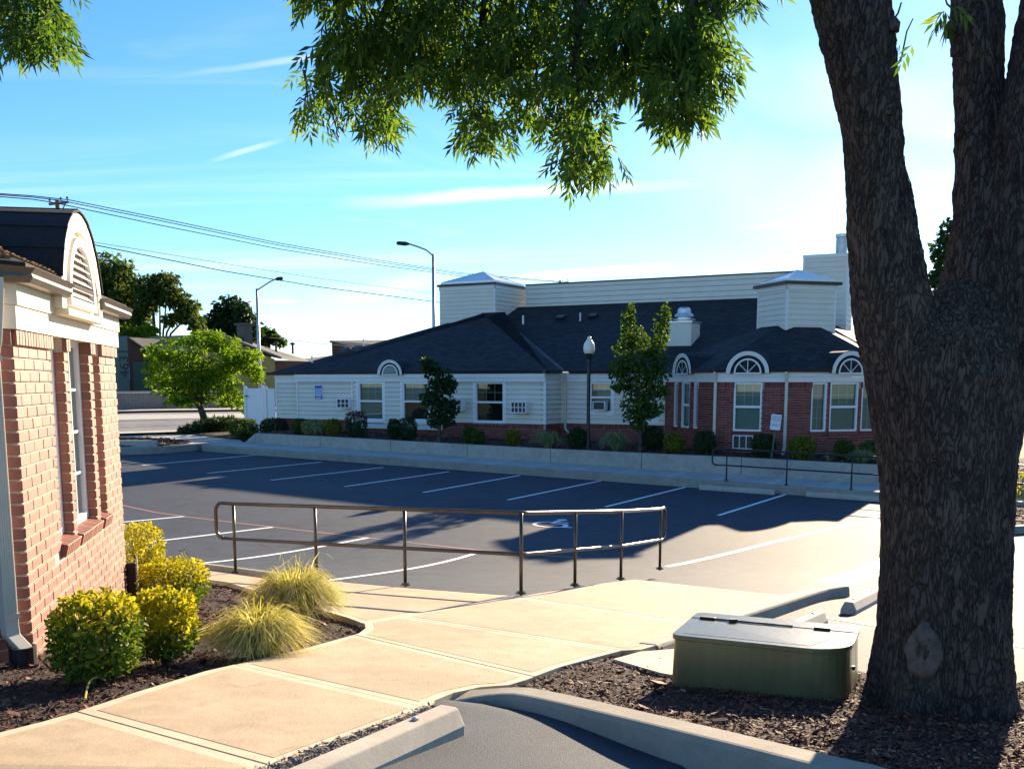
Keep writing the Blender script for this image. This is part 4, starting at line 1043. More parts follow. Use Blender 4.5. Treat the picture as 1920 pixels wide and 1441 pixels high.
def arch(w, a, zb, ro, root, kind, out=.10, roof_mat='shingle'):
    """half-round eyebrow dormer: face, trim ring, fan light or louvre, barrel roof behind"""
    def arc(r, o, n=24, z=zb): return [w.p(a - r * math.cos(math.pi * i / n), o, z + r * math.sin(math.pi * i / n)) for i in range(n + 1)]
    f = M().prism(arc(ro - .02, out - .06), w.N * .04).build('arch_dormer', MAT['trim'], root)
    M().ring(arc(ro, out - .04), arc(ro * .83, out - .04), w.N * .05).build('arch_trim', MAT['trim'], f)
    M().ring(arc(ro + .012, out - .05), arc(ro * .95, out - .05), w.N * .085).build('arch_moulding', MAT['trim'], f)
    ri = ro * .58; zi_ = zb + .02
    M().ring(arc(ri + .05, out - .03, 20, zi_), arc(ri, out - .03, 20, zi_), w.N * .035).build('light_frame', MAT['trim'], f)
    m = M(); w.box(m, a - ri - .05, a + ri + .05, out + .012, out - .03, zi_ - .045, zi_); m.build('light_sill', MAT['trim'], f)
    if kind == 'fan':
        M().add(arc(ri, out - .022, 20, zi_), [tuple(range(21))[::-1]]).build('fan_pane', MAT['glass'], f)
        M().add(arc(ri, out - .018 - .003, 20, zi_), [tuple(range(21))[::-1]]); 
        M().prism(arc(ri, out - .20, 20, zi_), w.N * .01).build('fan_back', MAT['curtain'], f)
        for d in (45, 90, 135):
            t = math.radians(d); M().box(w.p(a - ri * .5 * math.cos(t), out - .012, zi_ + ri * .5 * math.sin(t)), ri, .015, .022, -w.D * math.cos(t) + ZZ * math.sin(t), w.N, w.D * math.sin(t) + ZZ * math.cos(t)).build('fan_bar', MAT['trim'], f)
    else:
        M().prism(arc(ri, out - .028, 20, zi_), w.N * .006).build('louvre_back', MAT['gutter_dark'], f)
        for k in range(7):
            z = zi_ + .03 + k * ri / 7.2; h = math.sqrt(max(0, ri ** 2 - (z + .01 - zi_) ** 2))
            Yd = (w.N * .8 - ZZ * .6); Zd = w.D.cross(Yd); M().box(w.p(a, out - .01, z), 2 * h, .04, .012, w.D, Yd, Zd).build('slat', MAT['trim'], f)
    M().prism(arc(ro + .03, out - .005), -w.N * 2.2).build('barrel_roof', MAT[roof_mat], f)
    return f
def facep(m, pts, th=.03):
    """roof slope: polygon with a little thickness"""
    return m.prism(pts, Vector((0, 0, -th)))
def downspout(w, a, zt, zb_, root, out=.05, kink=0.0):
    m = M(); pts = [w.p(a, out + .12, zt), w.p(a, out + .12, zt - .06), w.p(a, out, zt - .32), w.p(a, out, zb_ + .30)]
    if kink: pts += [w.p(a, out, zb_ + .62)][:0] + [w.p(a + kink, out + .06, zb_ + .1)]
    pts += [w.p(a + kink * 1.1 - .02, out + .12, zb_)]
    vs = []
    for p in pts: vs += [p + w.D * x * .042 + w.N * y * .032 for x, y in ((-1, -1), (1, -1), (1, 1), (-1, 1))]
    n = len(pts); fs = [(i * 4 + j, i * 4 + (j + 1) % 4, (i + 1) * 4 + (j + 1) % 4, (i + 1) * 4 + j) for i in range(n - 1) for j in range(4)] + [(0, 1, 2, 3), tuple(4 * n - 4 + j for j in (3, 2, 1, 0))]
    return m.add(vs, fs).build('downspout', MAT['downspout'], root)
def gutter(w, a0, a1, z, root, o=.055):
    m = M(); pr = [(o, z), (o + .10, z), (o + .125, z + .11), (o, z + .11)]
    vs = [w.p(a, q, zz) for a in (a0, a1) for q, zz in pr]
    m.add(vs, [(0, 1, 2, 3), (7, 6, 5, 4)] + [(i, 4 + i, 4 + (i + 1) % 4, (i + 1) % 4) for i in range(4)]); return m.build('gutter', MAT['gutter_dark'], root)
def cupola(c, D, w, z0, z1, root, pyr=.5, over=.10):
    """square lantern clad in boards, dark flat cap and a pyramid skylight"""
    D = Vector(D).normalized(); Nn = Vector((D.y, -D.x, 0)); base = None
    c = Vector((c.x, c.y, 0))
    cc = M().box(c + ZZ * (z0 + z1) / 2, w - .04, w - .04, z1 - z0, D, Nn, ZZ).build('lantern', MAT['siding'], root)
    for k in range(4):
        q = Wall(c + Nn * w / 2 - D * w / 2, D)
        z = z0; 
        while z < z1 - .16:
            zt = min(z + .178, z1 - .15)
            v = [q.p(e_, o, zz) for e_ in (.06, w - .06) for o, zz in ((-.02, z), (.026, z), (-.004, zt), (-.02, zt))]
            M().add(v, [(0, 1, 2, 3), (7, 6, 5, 4), (0, 4, 5, 1), (1, 5, 6, 2), (2, 6, 7, 3)]).build('siding_board', MAT['siding'], cc); z += .178
        m = M(); q.box(m, -.012, .062, .022, -.02, z0, z1 - .15); q.box(m, w - .062, w + .012, .021, -.02, z0, z1 - .15); q.box(m, -.03, w + .03, .03, -.02, z1 - .16, z1); m.build('corner_trim', MAT['trim'], cc)
        D, Nn = Nn, -D
    M().box(c + ZZ * (z1 + .05), w + 2 * over, w + 2 * over, .10, D, Nn, ZZ).build('cap', MAT['gutter_dark'], cc)
    M().box(c + ZZ * (z1 + .15), w - .05, w - .05, .10, D, Nn, ZZ).build('skylight_kerb', MAT['alum'], cc)
    h = (w - .15) / 2; v = [c + D * h * a + Nn * h * b + ZZ * (z1 + .2) for a, b in ((-1, -1), (1, -1), (1, 1), (-1, 1))] + [c + ZZ * (z1 + .2 + pyr)]
    sk = M().add(v, [(0, 1, 4), (1, 2, 4), (2, 3, 4), (3, 0, 4), (3, 2, 1, 0)]).build('skylight', MAT['sky_dome'], cc)
    for i in range(4): M().tube([v[i], v[4]], .02, 5).build('skylight_bar', MAT['alum'], sk)
    return cc
FB = {}
def far_building():
    root = thing('residential_building', 'long single storey cream building with dark shingle roof, brick octagon wing and rooftop lanterns', 'building', B(0, TA, ground(*B(0, TA)[:2])))
    FB['root'] = root
    wA = Wall(B(0, TA), U); wB = Wall(B(0, TB_), U); wL = Wall(B(0, TA + .35), U)
    zE = wA.on(760, 699.5)[1]                      # top of the fascia
    zS = zE - .33                                  # underside of the fascia
    sL, sR = wA.on(556, 715)[0], wA.on(1023, 715)[0]; sL2 = wL.on(517, 715)[0]
    zbA = wA.on(1020, 795)[1]; zbY = wA.on(760, 804, .1)[1]; zg = walltop(0) - .35
    FB.update(zE=zE, wA=wA, wB=wB, sL=sL, sR=sR)
    def wrect(w, x0, x1, y0, y1, out=0.0):
        xm, ym = (x0 + x1) / 2, (y0 + y1) / 2
        return (w.on(x0, ym, out)[0], w.on(x1, ym, out)[0], w.on(xm, y1, out)[1], w.on(xm, y0, out)[1])
    # --- wing A: siding over a brick base, with a shallow bay for the two left windows
    W1 = wrect(wA, 672.5, 719, 714, 787, .1); W2 = wrect(wA, 755, 804, 714, 788, .1); W3 = wrect(wA, 891, 945, 714.5, 791)
    by0, by1 = wA.on(659, 715, .1)[0], wA.on(828, 715, .1)[0]
    zt = zS
    fixz = lambda r: (r[0], r[1], r[2], zt - .01)
    W1, W2, W3 = fixz(W1), fixz(W2), fixz(W3)
    siding(wA, sL, by0, zbA, zt, [], root); siding(wA, by1, sR, zbA, zt, [W3], root)
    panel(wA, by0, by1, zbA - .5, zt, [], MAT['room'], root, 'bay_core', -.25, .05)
    siding(wA, by0, by1, zbY, zt, [W1, W2], root, out=.10)
    for r in (W1, W2): far_window(wA, *r, root, out=.10, trim=.10, blind=1.0 if r is W1 else .5)
    far_window(wA, *W3, root, trim=.09, blind=0)
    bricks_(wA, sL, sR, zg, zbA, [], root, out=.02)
    m = M(); wA.box(m, by0, by1, .10, -.1, zbY - .012, zbY); m.build('bay_underside', MAT['trim'], root)
    for a in (sL, by0, by1 - .07): m = M(); wA.box(m, a, a + .07, .135 if a != sL else .035, -.02, zbA if a == sL else zbY, zt); m.build('corner_board', MAT['trim'], root)
    m = M(); wA.box(m, sR - .07, sR + .03, .035, -.02, zbA, zt); m.build('corner_board', MAT['trim'], root)
    for k in range(2):  # crawl-space vents
        x = (718, 795)[k]; q = wA.on(x, 822)[0]; m = M(); wA.box(m, q - .28, q + .28, .028, -.05, wA.on(x, 826)[1], wA.on(x, 818)[1]); m.build('vent_opening', MAT['gutter_dark'], root)
    # fascia in two lifts
    for z0, z1, o in ((zS, zS + .15, .025), (zS + .155, zE, .05)):
        m = M(); wA.box(m, sL - .02, sR + .03, o + .08, -.05, z0, z1); m.build('fascia_board', MAT['trim'], root)
        m = M(); wL.box(m, sL2 - .02, sL, o, -.05, z0 - .02, z1 - .02); m.build('fascia_board', MAT['trim'], root)
    # recessed left end
    siding(wL, sL2, sL, zbA, zt, [], root); bricks_(wL, sL2, sL, zg, zbA, [], root, out=.02)
    m = M(); wL.box(m, sL2 - .015, sL2 + .07, .03, -.02, zbA, zt); m.build('corner_board', MAT['trim'], root)
    # return wall at the right of wing A and the set-back wing B
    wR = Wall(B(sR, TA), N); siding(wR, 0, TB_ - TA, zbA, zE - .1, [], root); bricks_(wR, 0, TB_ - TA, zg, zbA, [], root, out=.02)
    m = M(); wR.box(m, 0, TB_ - TA, .04, -.02, zE - .12, zE); m.build('fascia_board', MAT['trim'], root)
    sB = wB.on(1248, 715)[0]
    W4 = wrect(wB, 1106, 1148, 714, 773); W4 = (W4[0], W4[1], W4[2], zt - .01); W5 = wrect(wB, 1188, 1232, 714, 788); W5 = fixz(W5)
    siding(wB, sR, sB, zbA, zt, [W4, W5], root); bricks_(wB, sR, sB, zg, zbA, [], root, out=.02)
    far_window(wB, *W4, root, trim=.09, blind=0); far_window(wB, *W5, root, trim=.09, blind=1.0)
    for z0, z1, o in ((zS, zS + .15, .025), (zS + .155, zE, .05)):
        m = M(); wB.box(m, sR, sB, o + .02, -.05, z0, z1); m.build('fascia_board', MAT['trim'], root)
    # --- octagon wing in brick
    a45 = AN + math.pi / 4; d1 = Vector((math.cos(a45), -math.sin(a45), 0)); d3 = Vector((math.cos(AN - math.pi / 4), -math.sin(AN - math.pi / 4), 0))
    P0 = wB.p(sB); w1 = Wall(P0, d1); l1 = w1.on(1341, 715)[0]
    w2 = Wall(w1.p(l1), U); l2 = w2.on(1478, 715)[0]; w3 = Wall(w2.p(l2), d3); l3 = max(l1, l2) * 1.02
    w4 = Wall(w3.p(l3), N); FB.update(w1=w1, w2=w2, w3=w3, l1=l1, l2=l2, l3=l3, w4=w4)
    print('octagon', l1, l2, l3, w3.on(1690, 715)[0])
    zW = w2.on(1400, 808)[1]                       # window bottoms
    def R(w, x0, x1, ym=760): return (w.on(x0, ym)[0], w.on(x1, ym)[0], zW, zt - .01)
    o1 = [R(w1, 1263, 1270.5), R(w1, 1277, 1292.5), R(w1, 1300, 1308)]; o2 = [R(w2, 1375, 1428)]; o3 = [R(w3, 1521, 1550), R(w3, 1556, 1609), R(w3, 1615, 1645)]
    for w, l, ops in ((w1, l1, o1), (w2, l2, o2), (w3, l3, o3), (w4, l3, [])):
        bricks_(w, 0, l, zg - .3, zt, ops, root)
        for r in ops:
            far_window(w, *r, root, rec=.07, style='hung' if r[1] - r[0] > .62 or w is w2 else 'fixed', fw_=.055, blind=1.0)
            m = M(); w.box(m, r[0] - .03, r[1] + .03, .035, -.05, zW - .10, zW - .004); m.build('brick_sill', MAT['brick_far'], root)
        for z0, z1, o in ((zS, zS + .15, .03), (zS + .155, zE, .055)):
            m = M(); w.box(m, -.02, l + .02, o, -.08, z0, z1); m.build('fascia_board', MAT['trim'], root)
    # arches and gutters between them
    av = wA.on(734, 690, .1)[0]; arch(wA, av, zE - .06, .56, root, 'louvre', out=.22)
    gutter(wA, sL - .3, av - .55, zE - .03, root); gutter(wA, av + .55, sR + .42, zE - .03, root); gutter(wL, sL2 - .35, sL, zE - .05, root)
    gutter(wR, -.33, TB_ - TA - .33, zE - .03, root); gutter(wB, sR + .42, sB - .1, zE - .03, root)
    for w, l, x in ((w1, l1, 1287), (w2, l2, 1404.5), (w3, l3, 1590)):
        a = w.on(x, 690)[0]; a = clampf(a, l * .35, l * .65); arch(w, a, zE - .06, .66, root, 'fan', out=.16); gutter(w, -.12, a - .64, zE - .03, root); gutter(w, a + .64, l + .14, zE - .03, root)
    gutter(w4, -.1, l3, zE - .03, root)
    downspout(w2, .03, zE - .02, zg + .45, root); downspout(w2, l2 - .03, zE - .02, zg + .28, root); downspout(wB, sR + .22, zE - .02, zg + .55, root, kink=.22)
    for w, a in ((w2, l2 - .03),): M().lathe(w.p(a - .05, .17, zg + .02), [(.09, 0), (.09, .28), (.075, .28), (.075, .2)], 14).build('drain_boot', MAT['black'], root)
    # --- roofs
    sl = .40; zr = zE + .075; ov = .15
    def slope_n(D_): return (Vector((-D_.x * sl, -D_.y * sl, 1))).normalized()
    nA = slope_n(N); PA = B(0, TA - ov, zr); PB = B(0, TB_ - ov, zr)
    def A_(x, y): return ipl(x, y, PA, nA)
    rA = A_(895, 586.5); Lr = st(rA)[1] - (TA - ov)
    hz = lambda L_: zr + sl * L_
    eR, eL = sR + ov, sL - ov
    tB = st(ipl(1200, 566.5, PB, nA))[1]; LB = tB - (TB_ - ov); zMon = hz(LB)
    print('roof', Lr, LB, 'ridge z', hz(Lr), zMon)
    m = M(); r_ = facep(m, [B(eL, TA - ov, zr), B(eR, TA - ov, zr), B(eR - Lr, TA - ov + Lr, hz(Lr)), B(eL + Lr, TA - ov + Lr, hz(Lr))]).build('front_roof', MAT['shingle'], root)
    # side slope of A down to the valley, and its left hip
    facep(M(), [B(eR, TA - ov, zr), B(eR, TB_ - ov, zr), B(eR - LB, TB_ - ov + LB, zMon), B(eR - Lr, TA - ov + Lr, hz(Lr))]).build('side_roof', MAT['shingle'], root)
    facep(M(), [B(eL, TA - ov, zr), B(eL + Lr, TA - ov + Lr, hz(Lr)), B(eL + Lr, TA - ov + Lr + .1, hz(Lr)), B(eL, TA - ov + 2 * Lr, zr)]).build('end_roof', MAT['shingle'], root)
    facep(M(), [B(eL + Lr, TA - ov + Lr, hz(Lr)), B(eR - Lr, TA - ov + Lr, hz(Lr)), B(eR - Lr, TA - ov + 2 * Lr, zr), B(eL, TA - ov + 2 * Lr, zr)]).build('rear_roof', MAT['shingle'], root)
    # recessed left end, a slightly lower hip
    q = ipl(774, 607.5, B(0, TA + .35 - ov, zr - .02), nA); L2 = st(q)[1] - (TA + .35 - ov); e2 = sL2 - ov
    facep(M(), [B(e2, TA + .35 - ov, zr - .02), B(sL + .6, TA + .35 - ov, zr - .02), B(sL + .6 + L2, TA + .35 - ov + L2, zr - .02 + sl * L2), B(e2 + L2, TA + .35 - ov + L2, zr - .02 + sl * L2)]).build('front_roof', MAT['shingle'], root)
    facep(M(), [B(e2, TA + .35 - ov, zr - .02), B(e2 + L2, TA + .35 - ov + L2, zr - .02 + sl * L2), B(e2, TA + .35 - ov + 2 * L2, zr - .02)]).build('end_roof', MAT['shingle'], root)
    facep(M(), [B(e2 + L2, TA + .35 - ov + L2, zr - .02 + sl * L2), B(sL + 1.5 + L2, TA + .35 - ov + L2, zr - .02 + sl * L2), B(sL + 1.5 + L2, TA + .35 - ov + 2 * L2, zr - .02), B(e2, TA + .35 - ov + 2 * L2, zr - .02)]).build('rear_roof', MAT['shingle'], root)
    # main roof B up to the clerestory wall and behind it
    sEnd = w4.p(l3 * .5); sEnd = st(sEnd)[0] + .3
    facep(M(), [B(eR, TB_ - ov, zr), B(sEnd, TB_ - ov, zr), B(sEnd - LB * .8, tB, zMon), B(eR - LB, tB, zMon)]).build('main_roof', MAT['shingle'], root)
    facep(M(), [B(eR - LB, tB + 1.5, zMon), B(sEnd - LB * .8, tB + 1.5, zMon), B(sEnd, tB + 1.5 + LB, zr), B(eR - LB, tB + 1.5 + LB, zr)]).build('rear_roof', MAT['shingle'], root)
    facep(M(), [B(sEnd, TB_ - ov, zr), B(sEnd, tB + 1.5 + LB, zr), B(sEnd - LB * .8, tB + 1.5, zMon), B(sEnd - LB * .8, tB, zMon)]).build('end_roof', MAT['shingle'], root)
    # valley flashing
    v0, v1 = B(eR - .02, TB_ - ov + .02, zr + .02), B(eR - LB * .93, TB_ - ov + LB * .93, hz(LB * .93) + .02)
    for dx in (-.05, .05): M().tube([v0 + U * dx, v1 + U * dx], .013, 5).build('valley_flashing', MAT['galv'], root)
    # clerestory wall with brown cap
    wM = Wall(B(0, tB - .02), U); m0 = wM.on(985, 575)[0]; m1 = wM.on(1506, 540)[0]; zMt = wM.on(1245, 522)[1]
    siding(wM, m0, m1 + 1.5, zMon - .1, zMt, [], root, row=.215)
    m = M(); wM.box(m, m0, m1 + 1.5, .05, -1.5, zMt, zMt + .045); m.build('wall_cap', MAT['brown_cap'], root)
    m = M(); wM.box(m, m0, m1 + 1.5, -.2, -1.45, zMon - .3, zMt); m.build('clerestory', MAT['siding'], root)
    # lanterns
    c1 = A_(928, 585); c1 = Vector((c1.x, c1.y, 0)); wcu = (wA.on(928, 560, -Lr - 1)[0] - wA.on(828, 560, -Lr - 1)[0])
    wcu = abs(wcu) * 1.0; zc1 = atY(928, 533, c1.y).z
    cupola(c1 + N * wcu / 2 - U * wcu / 2, U, wcu, hz(Lr) - .9, zc1, root, pyr=.52)
    # octagon roof and its lantern
    apo = 4.1; k0 = w2.p(0) - w2.N * apo; ctr = k0 + U * plan(1490, 640, k0, U)
    zA = atY(1490, 603, ctr.y).z + .25
    bis = lambda a, b: (a + b).normalized() * (ov / math.cos(math.pi / 8))
    e = [w1.p(-1.2) + w1.N * ov, w1.p(l1) + bis(w1.N, w2.N), w2.p(l2) + bis(w2.N, w3.N), w3.p(l3) + bis(w3.N, w4.N), w4.p(l3) + w4.N * ov, w4.p(l3) - w4.N * 2 + w4.D * 2.2, w1.p(-1.2) - w1.N * 2 + w4.D * 4.5]
    e = [Vector((p.x, p.y, zr)) for p in e]
    for k in range(len(e)): facep(M(), [e[k], e[(k + 1) % len(e)], Vector((ctr.x, ctr.y, zA))]).build('octagon_roof', MAT['shingle'], root)
    q2 = [atY(1466, 533, ctr.y - 1.0).z]
    cupola(Vector((ctr.x, ctr.y, 0)), d3, 1.85, zA - .95, q2[0], root, pyr=.36, over=.14)
    # link roof from octagon to main roof is the main roof itself; chimney block with metal flue
    wC = Wall(B(0, tB - .6), U); c0, c1_ = wC.on(1505, 540)[0], wC.on(1589, 540)[0]; zct = wC.on(1550, 476)[1]
    ch = M(); wC.box(ch, c0, c1_, -.01, -1.1, zMon - 1.6, zct); cho = ch.build('chimney', MAT['siding'], root)
    z = zMon - 1.2
    while z < zct - .15:
        z1 = min(z + .2, zct - .14)
        for w_, a, b in ((wC, c0 + .07, c1_ - .07), (Wall(wC.p(c1_), N), .07, 1.05)):
            v = [w_.p(e_, o, zz) for e_ in (a, b) for o, zz in ((-.02, z), (.026, z), (-.004, z1), (-.02, z1))]
            M().add(v, [(0, 1, 2, 3), (7, 6, 5, 4), (0, 4, 5, 1), (1, 5, 6, 2), (2, 6, 7, 3)]).build('siding_board', MAT['siding'], cho)
        z += .2
    m = M(); wC.box(m, c0 - .02, c0 + .07, .02, -.05, zMon - 1.2, zct); wC.box(m, c1_ - .07, c1_ + .02, .02, -.05, zMon - 1.2, zct); wC.box(m, c0 - .03, c1_ + .03, .026, -1.12, zct - .13, zct); m.build('chimney_trim', MAT['trim'], cho)
    fx = wC.on(1578, 460, -.5)[0]; fb = wC.p(fx, -.5, zct)
    fl = M().lathe(fb, [(.21, 0), (.21, .62), (.215, .62)], 18).build('flue', MAT['galv'], cho)
    M().lathe(fb + ZZ * .64, [(.235, 0), (.235, .12), (.19, .13)], 18).build('flue_cap', MAT['alum'], fl)
    # kitchen exhaust on the main roof
    def PBp(x, y): return ipl(x, y, PB, nA)
    ex = PBp(1278, 648); wE = Wall(Vector((ex.x, ex.y, 0)), U); e0 = wE.on(1253, 625)[0]; e1 = wE.on(1296, 625)[0]; zt_ = wE.on(1278, 605)[1]
    m = M(); wE.box(m, e0, e1, .02, -.95, ex.z - .1, zt_); exo = m.build('exhaust_box', MAT['siding'], root)
    for k in range(4):
        z0 = ex.z + k * (zt_ - ex.z) / 4; m = M(); wE.box(m, e0 - .008, e1 + .008, .032, -.95, z0, z0 + .16); m.build('siding_board', MAT['siding'], exo)
    m = M(); wE.box(m, e0 - .06, e1 + .06, .08, -1.0, zt_, zt_ + .06); m.build('box_cap', MAT['alum'], exo)
    fc = wE.p((e0 + e1) / 2, -.45, zt_ + .06)
    fan = M().lathe(fc, [(.30, 0), (.30, .05), (.42, .06), (.42, .09), (.26, .10), (.26, .16), (.36, .19), (.34, .26), (.26, .30), (.24, .46), (.16, .52), (.02, .53)], 20); fan.smooth = False; fan.build('exhaust_fan', MAT['alum'], exo)
    # small roof vents and pipes
    for x, y, kd in ((1052, 599, 'v'), (1088, 601, 'p'), (1112, 596, 'v'), (981, 606, 'p2')):
        p = PBp(x, y) if x > 1000 else A_(x, y)
        if kd == 'v': M().box(p + ZZ * .08, .34, .34, .14, U, (N + ZZ * .4).normalized(), (ZZ - N * .4).normalized()).build('roof_vent', MAT['gutter_dark'], root)
        else: M().tube([p - ZZ * .05, p + ZZ * .32], .045, 10).build('vent_pipe', MAT['galv'], root)
    for x, y in ((645, 658), (670, 655), (1000, 0)):
        if y: p = A_(x, y); M().box(p + ZZ * .06, .36, .3, .12, U, (N + ZZ * .4).normalized(), (ZZ - N * .4).normalized()).build('roof_vent', MAT['shingle_grey'], root)
    for x, y in ((585, 677), (682, 645)): p = A_(x, y); M().tube([p - ZZ * .05, p + ZZ * .22], .04, 8).build('vent_pipe', MAT['alum'], root)
    # mass behind so that nothing is hollow
    m = M(); wB.box(m, sL2 + .3, sB, -.4, -2 * LB - 1, zg, zE - .05); m.build('inner_walls', MAT['siding'], root)
    m = M(); w2.box(m, .4, l2 + .6, -1.2, -7, zg, zE - .05); m.build('rear_walls', MAT['siding'], root)
    FB.update(zg=zg, zW=zW, zbA=zbA, PB=PB, nA=nA, ctr=ctr)
far_building()
def aircon(w, x0, x1, y0, y1, label, out=.34, wallout=0.0, cols=3, rows=2):
    a0, zb_ = w.on(x0, y1, wallout + out); a1, zt = w.on(x1, y0, wallout + out)
    c = w.p((a0 + a1) / 2, wallout, zb_); root = thing('air_conditioner', label, 'air conditioner', c)
    m = M(); t = .03
    w.box(m, a0, a0 + t, wallout + out, wallout + .02, zb_, zt); w.box(m, a1 - t, a1, wallout + out, wallout + .02, zb_, zt); w.box(m, a0 + t, a1 - t, wallout + out, wallout + .02, zb_, zb_ + t); w.box(m, a0 + t, a1 - t, wallout + out, wallout + .02, zt - t, zt); m.build('casing', MAT['vinyl'], root)
    m = M(); w.box(m, a0 + t, a1 - t, wallout + out - .06, wallout + .02, zb_ + t, zt - t); m.build('coil', MAT['gutter_dark'], root)
    for i in range(1, cols): a = a0 + (a1 - a0) * i / cols; m = M(); w.box(m, a - .013, a + .013, wallout + out - .005, wallout + out - .05, zb_ + t, zt - t); m.build('grille_bar', MAT['vinyl'], root)
    for i in range(1, rows): z = zb_ + (zt - zb_) * i / rows; m = M(); w.box(m, a0 + t, a1 - t, wallout + out - .008, wallout + out - .048, z - .013, z + .013); m.build('grille_bar', MAT['vinyl'], root)
    return root
aircon(FB['wA'], 631, 654, 747.5, 764.5, 'white wall air conditioner between the blue wall sign and the left windows')
aircon(FB['wA'], 838, 865, 748, 770, 'white wall air conditioner half hidden behind the small round-crowned tree')
aircon(FB['wA'], 957, 986, 753, 774, 'white wall air conditioner right of the single window near the cream corner', cols=4)
aircon(FB['wB'], 1111, 1134, 752.5, 769, 'small window air conditioner in the lower sash behind the lamp post', out=.28, cols=1, rows=1)
aircon(FB['w2'], 1373, 1412, 816, 841, 'low three panel wall air conditioner in the brick under the arched window', out=.06, cols=3, rows=1)
# wall sign: blue notice
def text_mesh(txt, size, name, mat, mtx, parent, align='CENTER', extrude=.001):
    cu = bpy.data.curves.new(name, 'FONT'); cu.body = txt; cu.size = size; cu.align_x = align; cu.align_y = 'CENTER'; cu.extrude = extrude; cu.resolution_u = 3
    o = bpy.data.objects.new(name, cu); col.objects.link(o); dg = bpy.context.evaluated_depsgraph_get(); me = bpy.data.meshes.new_from_object(o.evaluated_get(dg)); bpy.data.objects.remove(o); bpy.data.curves.remove(cu)
    me.materials.clear(); me.materials.append(mat); return inst(name, me, mtx, parent)
def wall_sign():
    w = FB['wA']; a0, z1 = w.on(590.5, 722); a1, z0 = w.on(606, 749); root = thing('wall_sign', 'small blue and white notice sign on the cream siding near the left end', 'sign', w.p((a0 + a1) / 2, .02, z0))
    m = M(); w.box(m, a0, a1, .034, .016, z0, z1); m.build('plate', MAT['sign_white'], root)
    h = z1 - z0; e = .02
    for nm, p, q, mt in (('header', .80, .97, 'sign_blue'), ('message', .36, .79, 'sign_mid'), ('footer', .03, .30, 'sign_blue')):
        m = M(); w.box(m, a0 + e, a1 - e, .038, .03, z0 + h * p, z0 + h * q); m.build(nm, MAT[mt], root)
    am = (a0 + a1) / 2; zf = z0 + h * .2
    pts = [w.p(am + (a1 - a0) * .3 * math.cos(t * .314), .041, zf + h * .055 * math.sin(t * .314)) for t in range(21)]
    M().tube(pts, .012, 5, caps=False).build('emblem_ring', MAT['sign_white'], root)
    for k in range(3): m = M(); w.box(m, a0 + .06, a1 - .06, .042, .037, z0 + h * (.46 + .11 * k), z0 + h * (.485 + .11 * k)); m.build('text_line', MAT['sign_white'], root)
    m = M(); w.box(m, a0 + .07, a1 - .07, .042, .037, z0 + h * .07, z0 + h * .11); m.build('text_line', MAT['sign_white'], root)
wall_sign()
def parking_sign():
    p = gp(1447, 866, .8); s, t = st(p); p = B(*st(B(onT(1449, 862, TW + .55)[0], TW + .55)), 0); zb0 = zbed(p.x, p.y)
    root = thing('parking_sign', 'leaning white visitor parking only sign on a green post in the planting bed', 'sign', Vector((p.x, p.y, zb0)))
    w = Wall(p, U); top = w.on(1458, 776); base = Vector((p.x, p.y, zb0 - .1))
    ax = (w.p(top[0], 0, top[1]) - w.p(w.on(1447, 862)[0], 0, w.on(1447, 862)[1])).normalized(); base = w.p(w.on(1446, 866)[0], 0, zb0 - .05)
    Lp = (top[1] - zb0) / ax.z
    M().box(base + ax * Lp / 2, .05, .03, Lp, w.D, w.N, ax).build('post', simple('green_post', (.04, .11, .08), .6), root)
    h, wd = .46, .31; c = base + ax * (Lp - h / 2 + .04) + w.N * .03; X = (w.D - ax * w.D.dot(ax)).normalized()
    n = 6; r0 = .04; out = []
    for cx, cy, a0 in ((1, 1, 0), (-1, 1, 90), (-1, -1, 180), (1, -1, 270)):
        for k in range(n + 1):
            t = math.radians(a0 + 90 * k / n); out.append(c + X * (cx * (wd / 2 - r0) + r0 * math.cos(t)) + ax * (cy * (h / 2 - r0) + r0 * math.sin(t)))
    pl = M().prism(out, w.N * .006).build('plate', MAT['sign_white'], root)
    fm = lambda dz, o=.008: frame(c + ax * dz + w.N * o, X, ax, w.N)
    text_mesh('VISITOR', .072, 'lettering', MAT['sign_ink'], fm(.155), pl); text_mesh('PARKING', .068, 'lettering', MAT['sign_ink'], fm(.07), pl); text_mesh('ONLY', .115, 'lettering', MAT['sign_ink'], fm(-.09), pl)
    for dz in (.112, .018): M().box(c + ax * dz + w.N * .009, .25, .004, .006, X, w.N, ax).build('rule', MAT['sign_ink'], pl)
parking_sign()
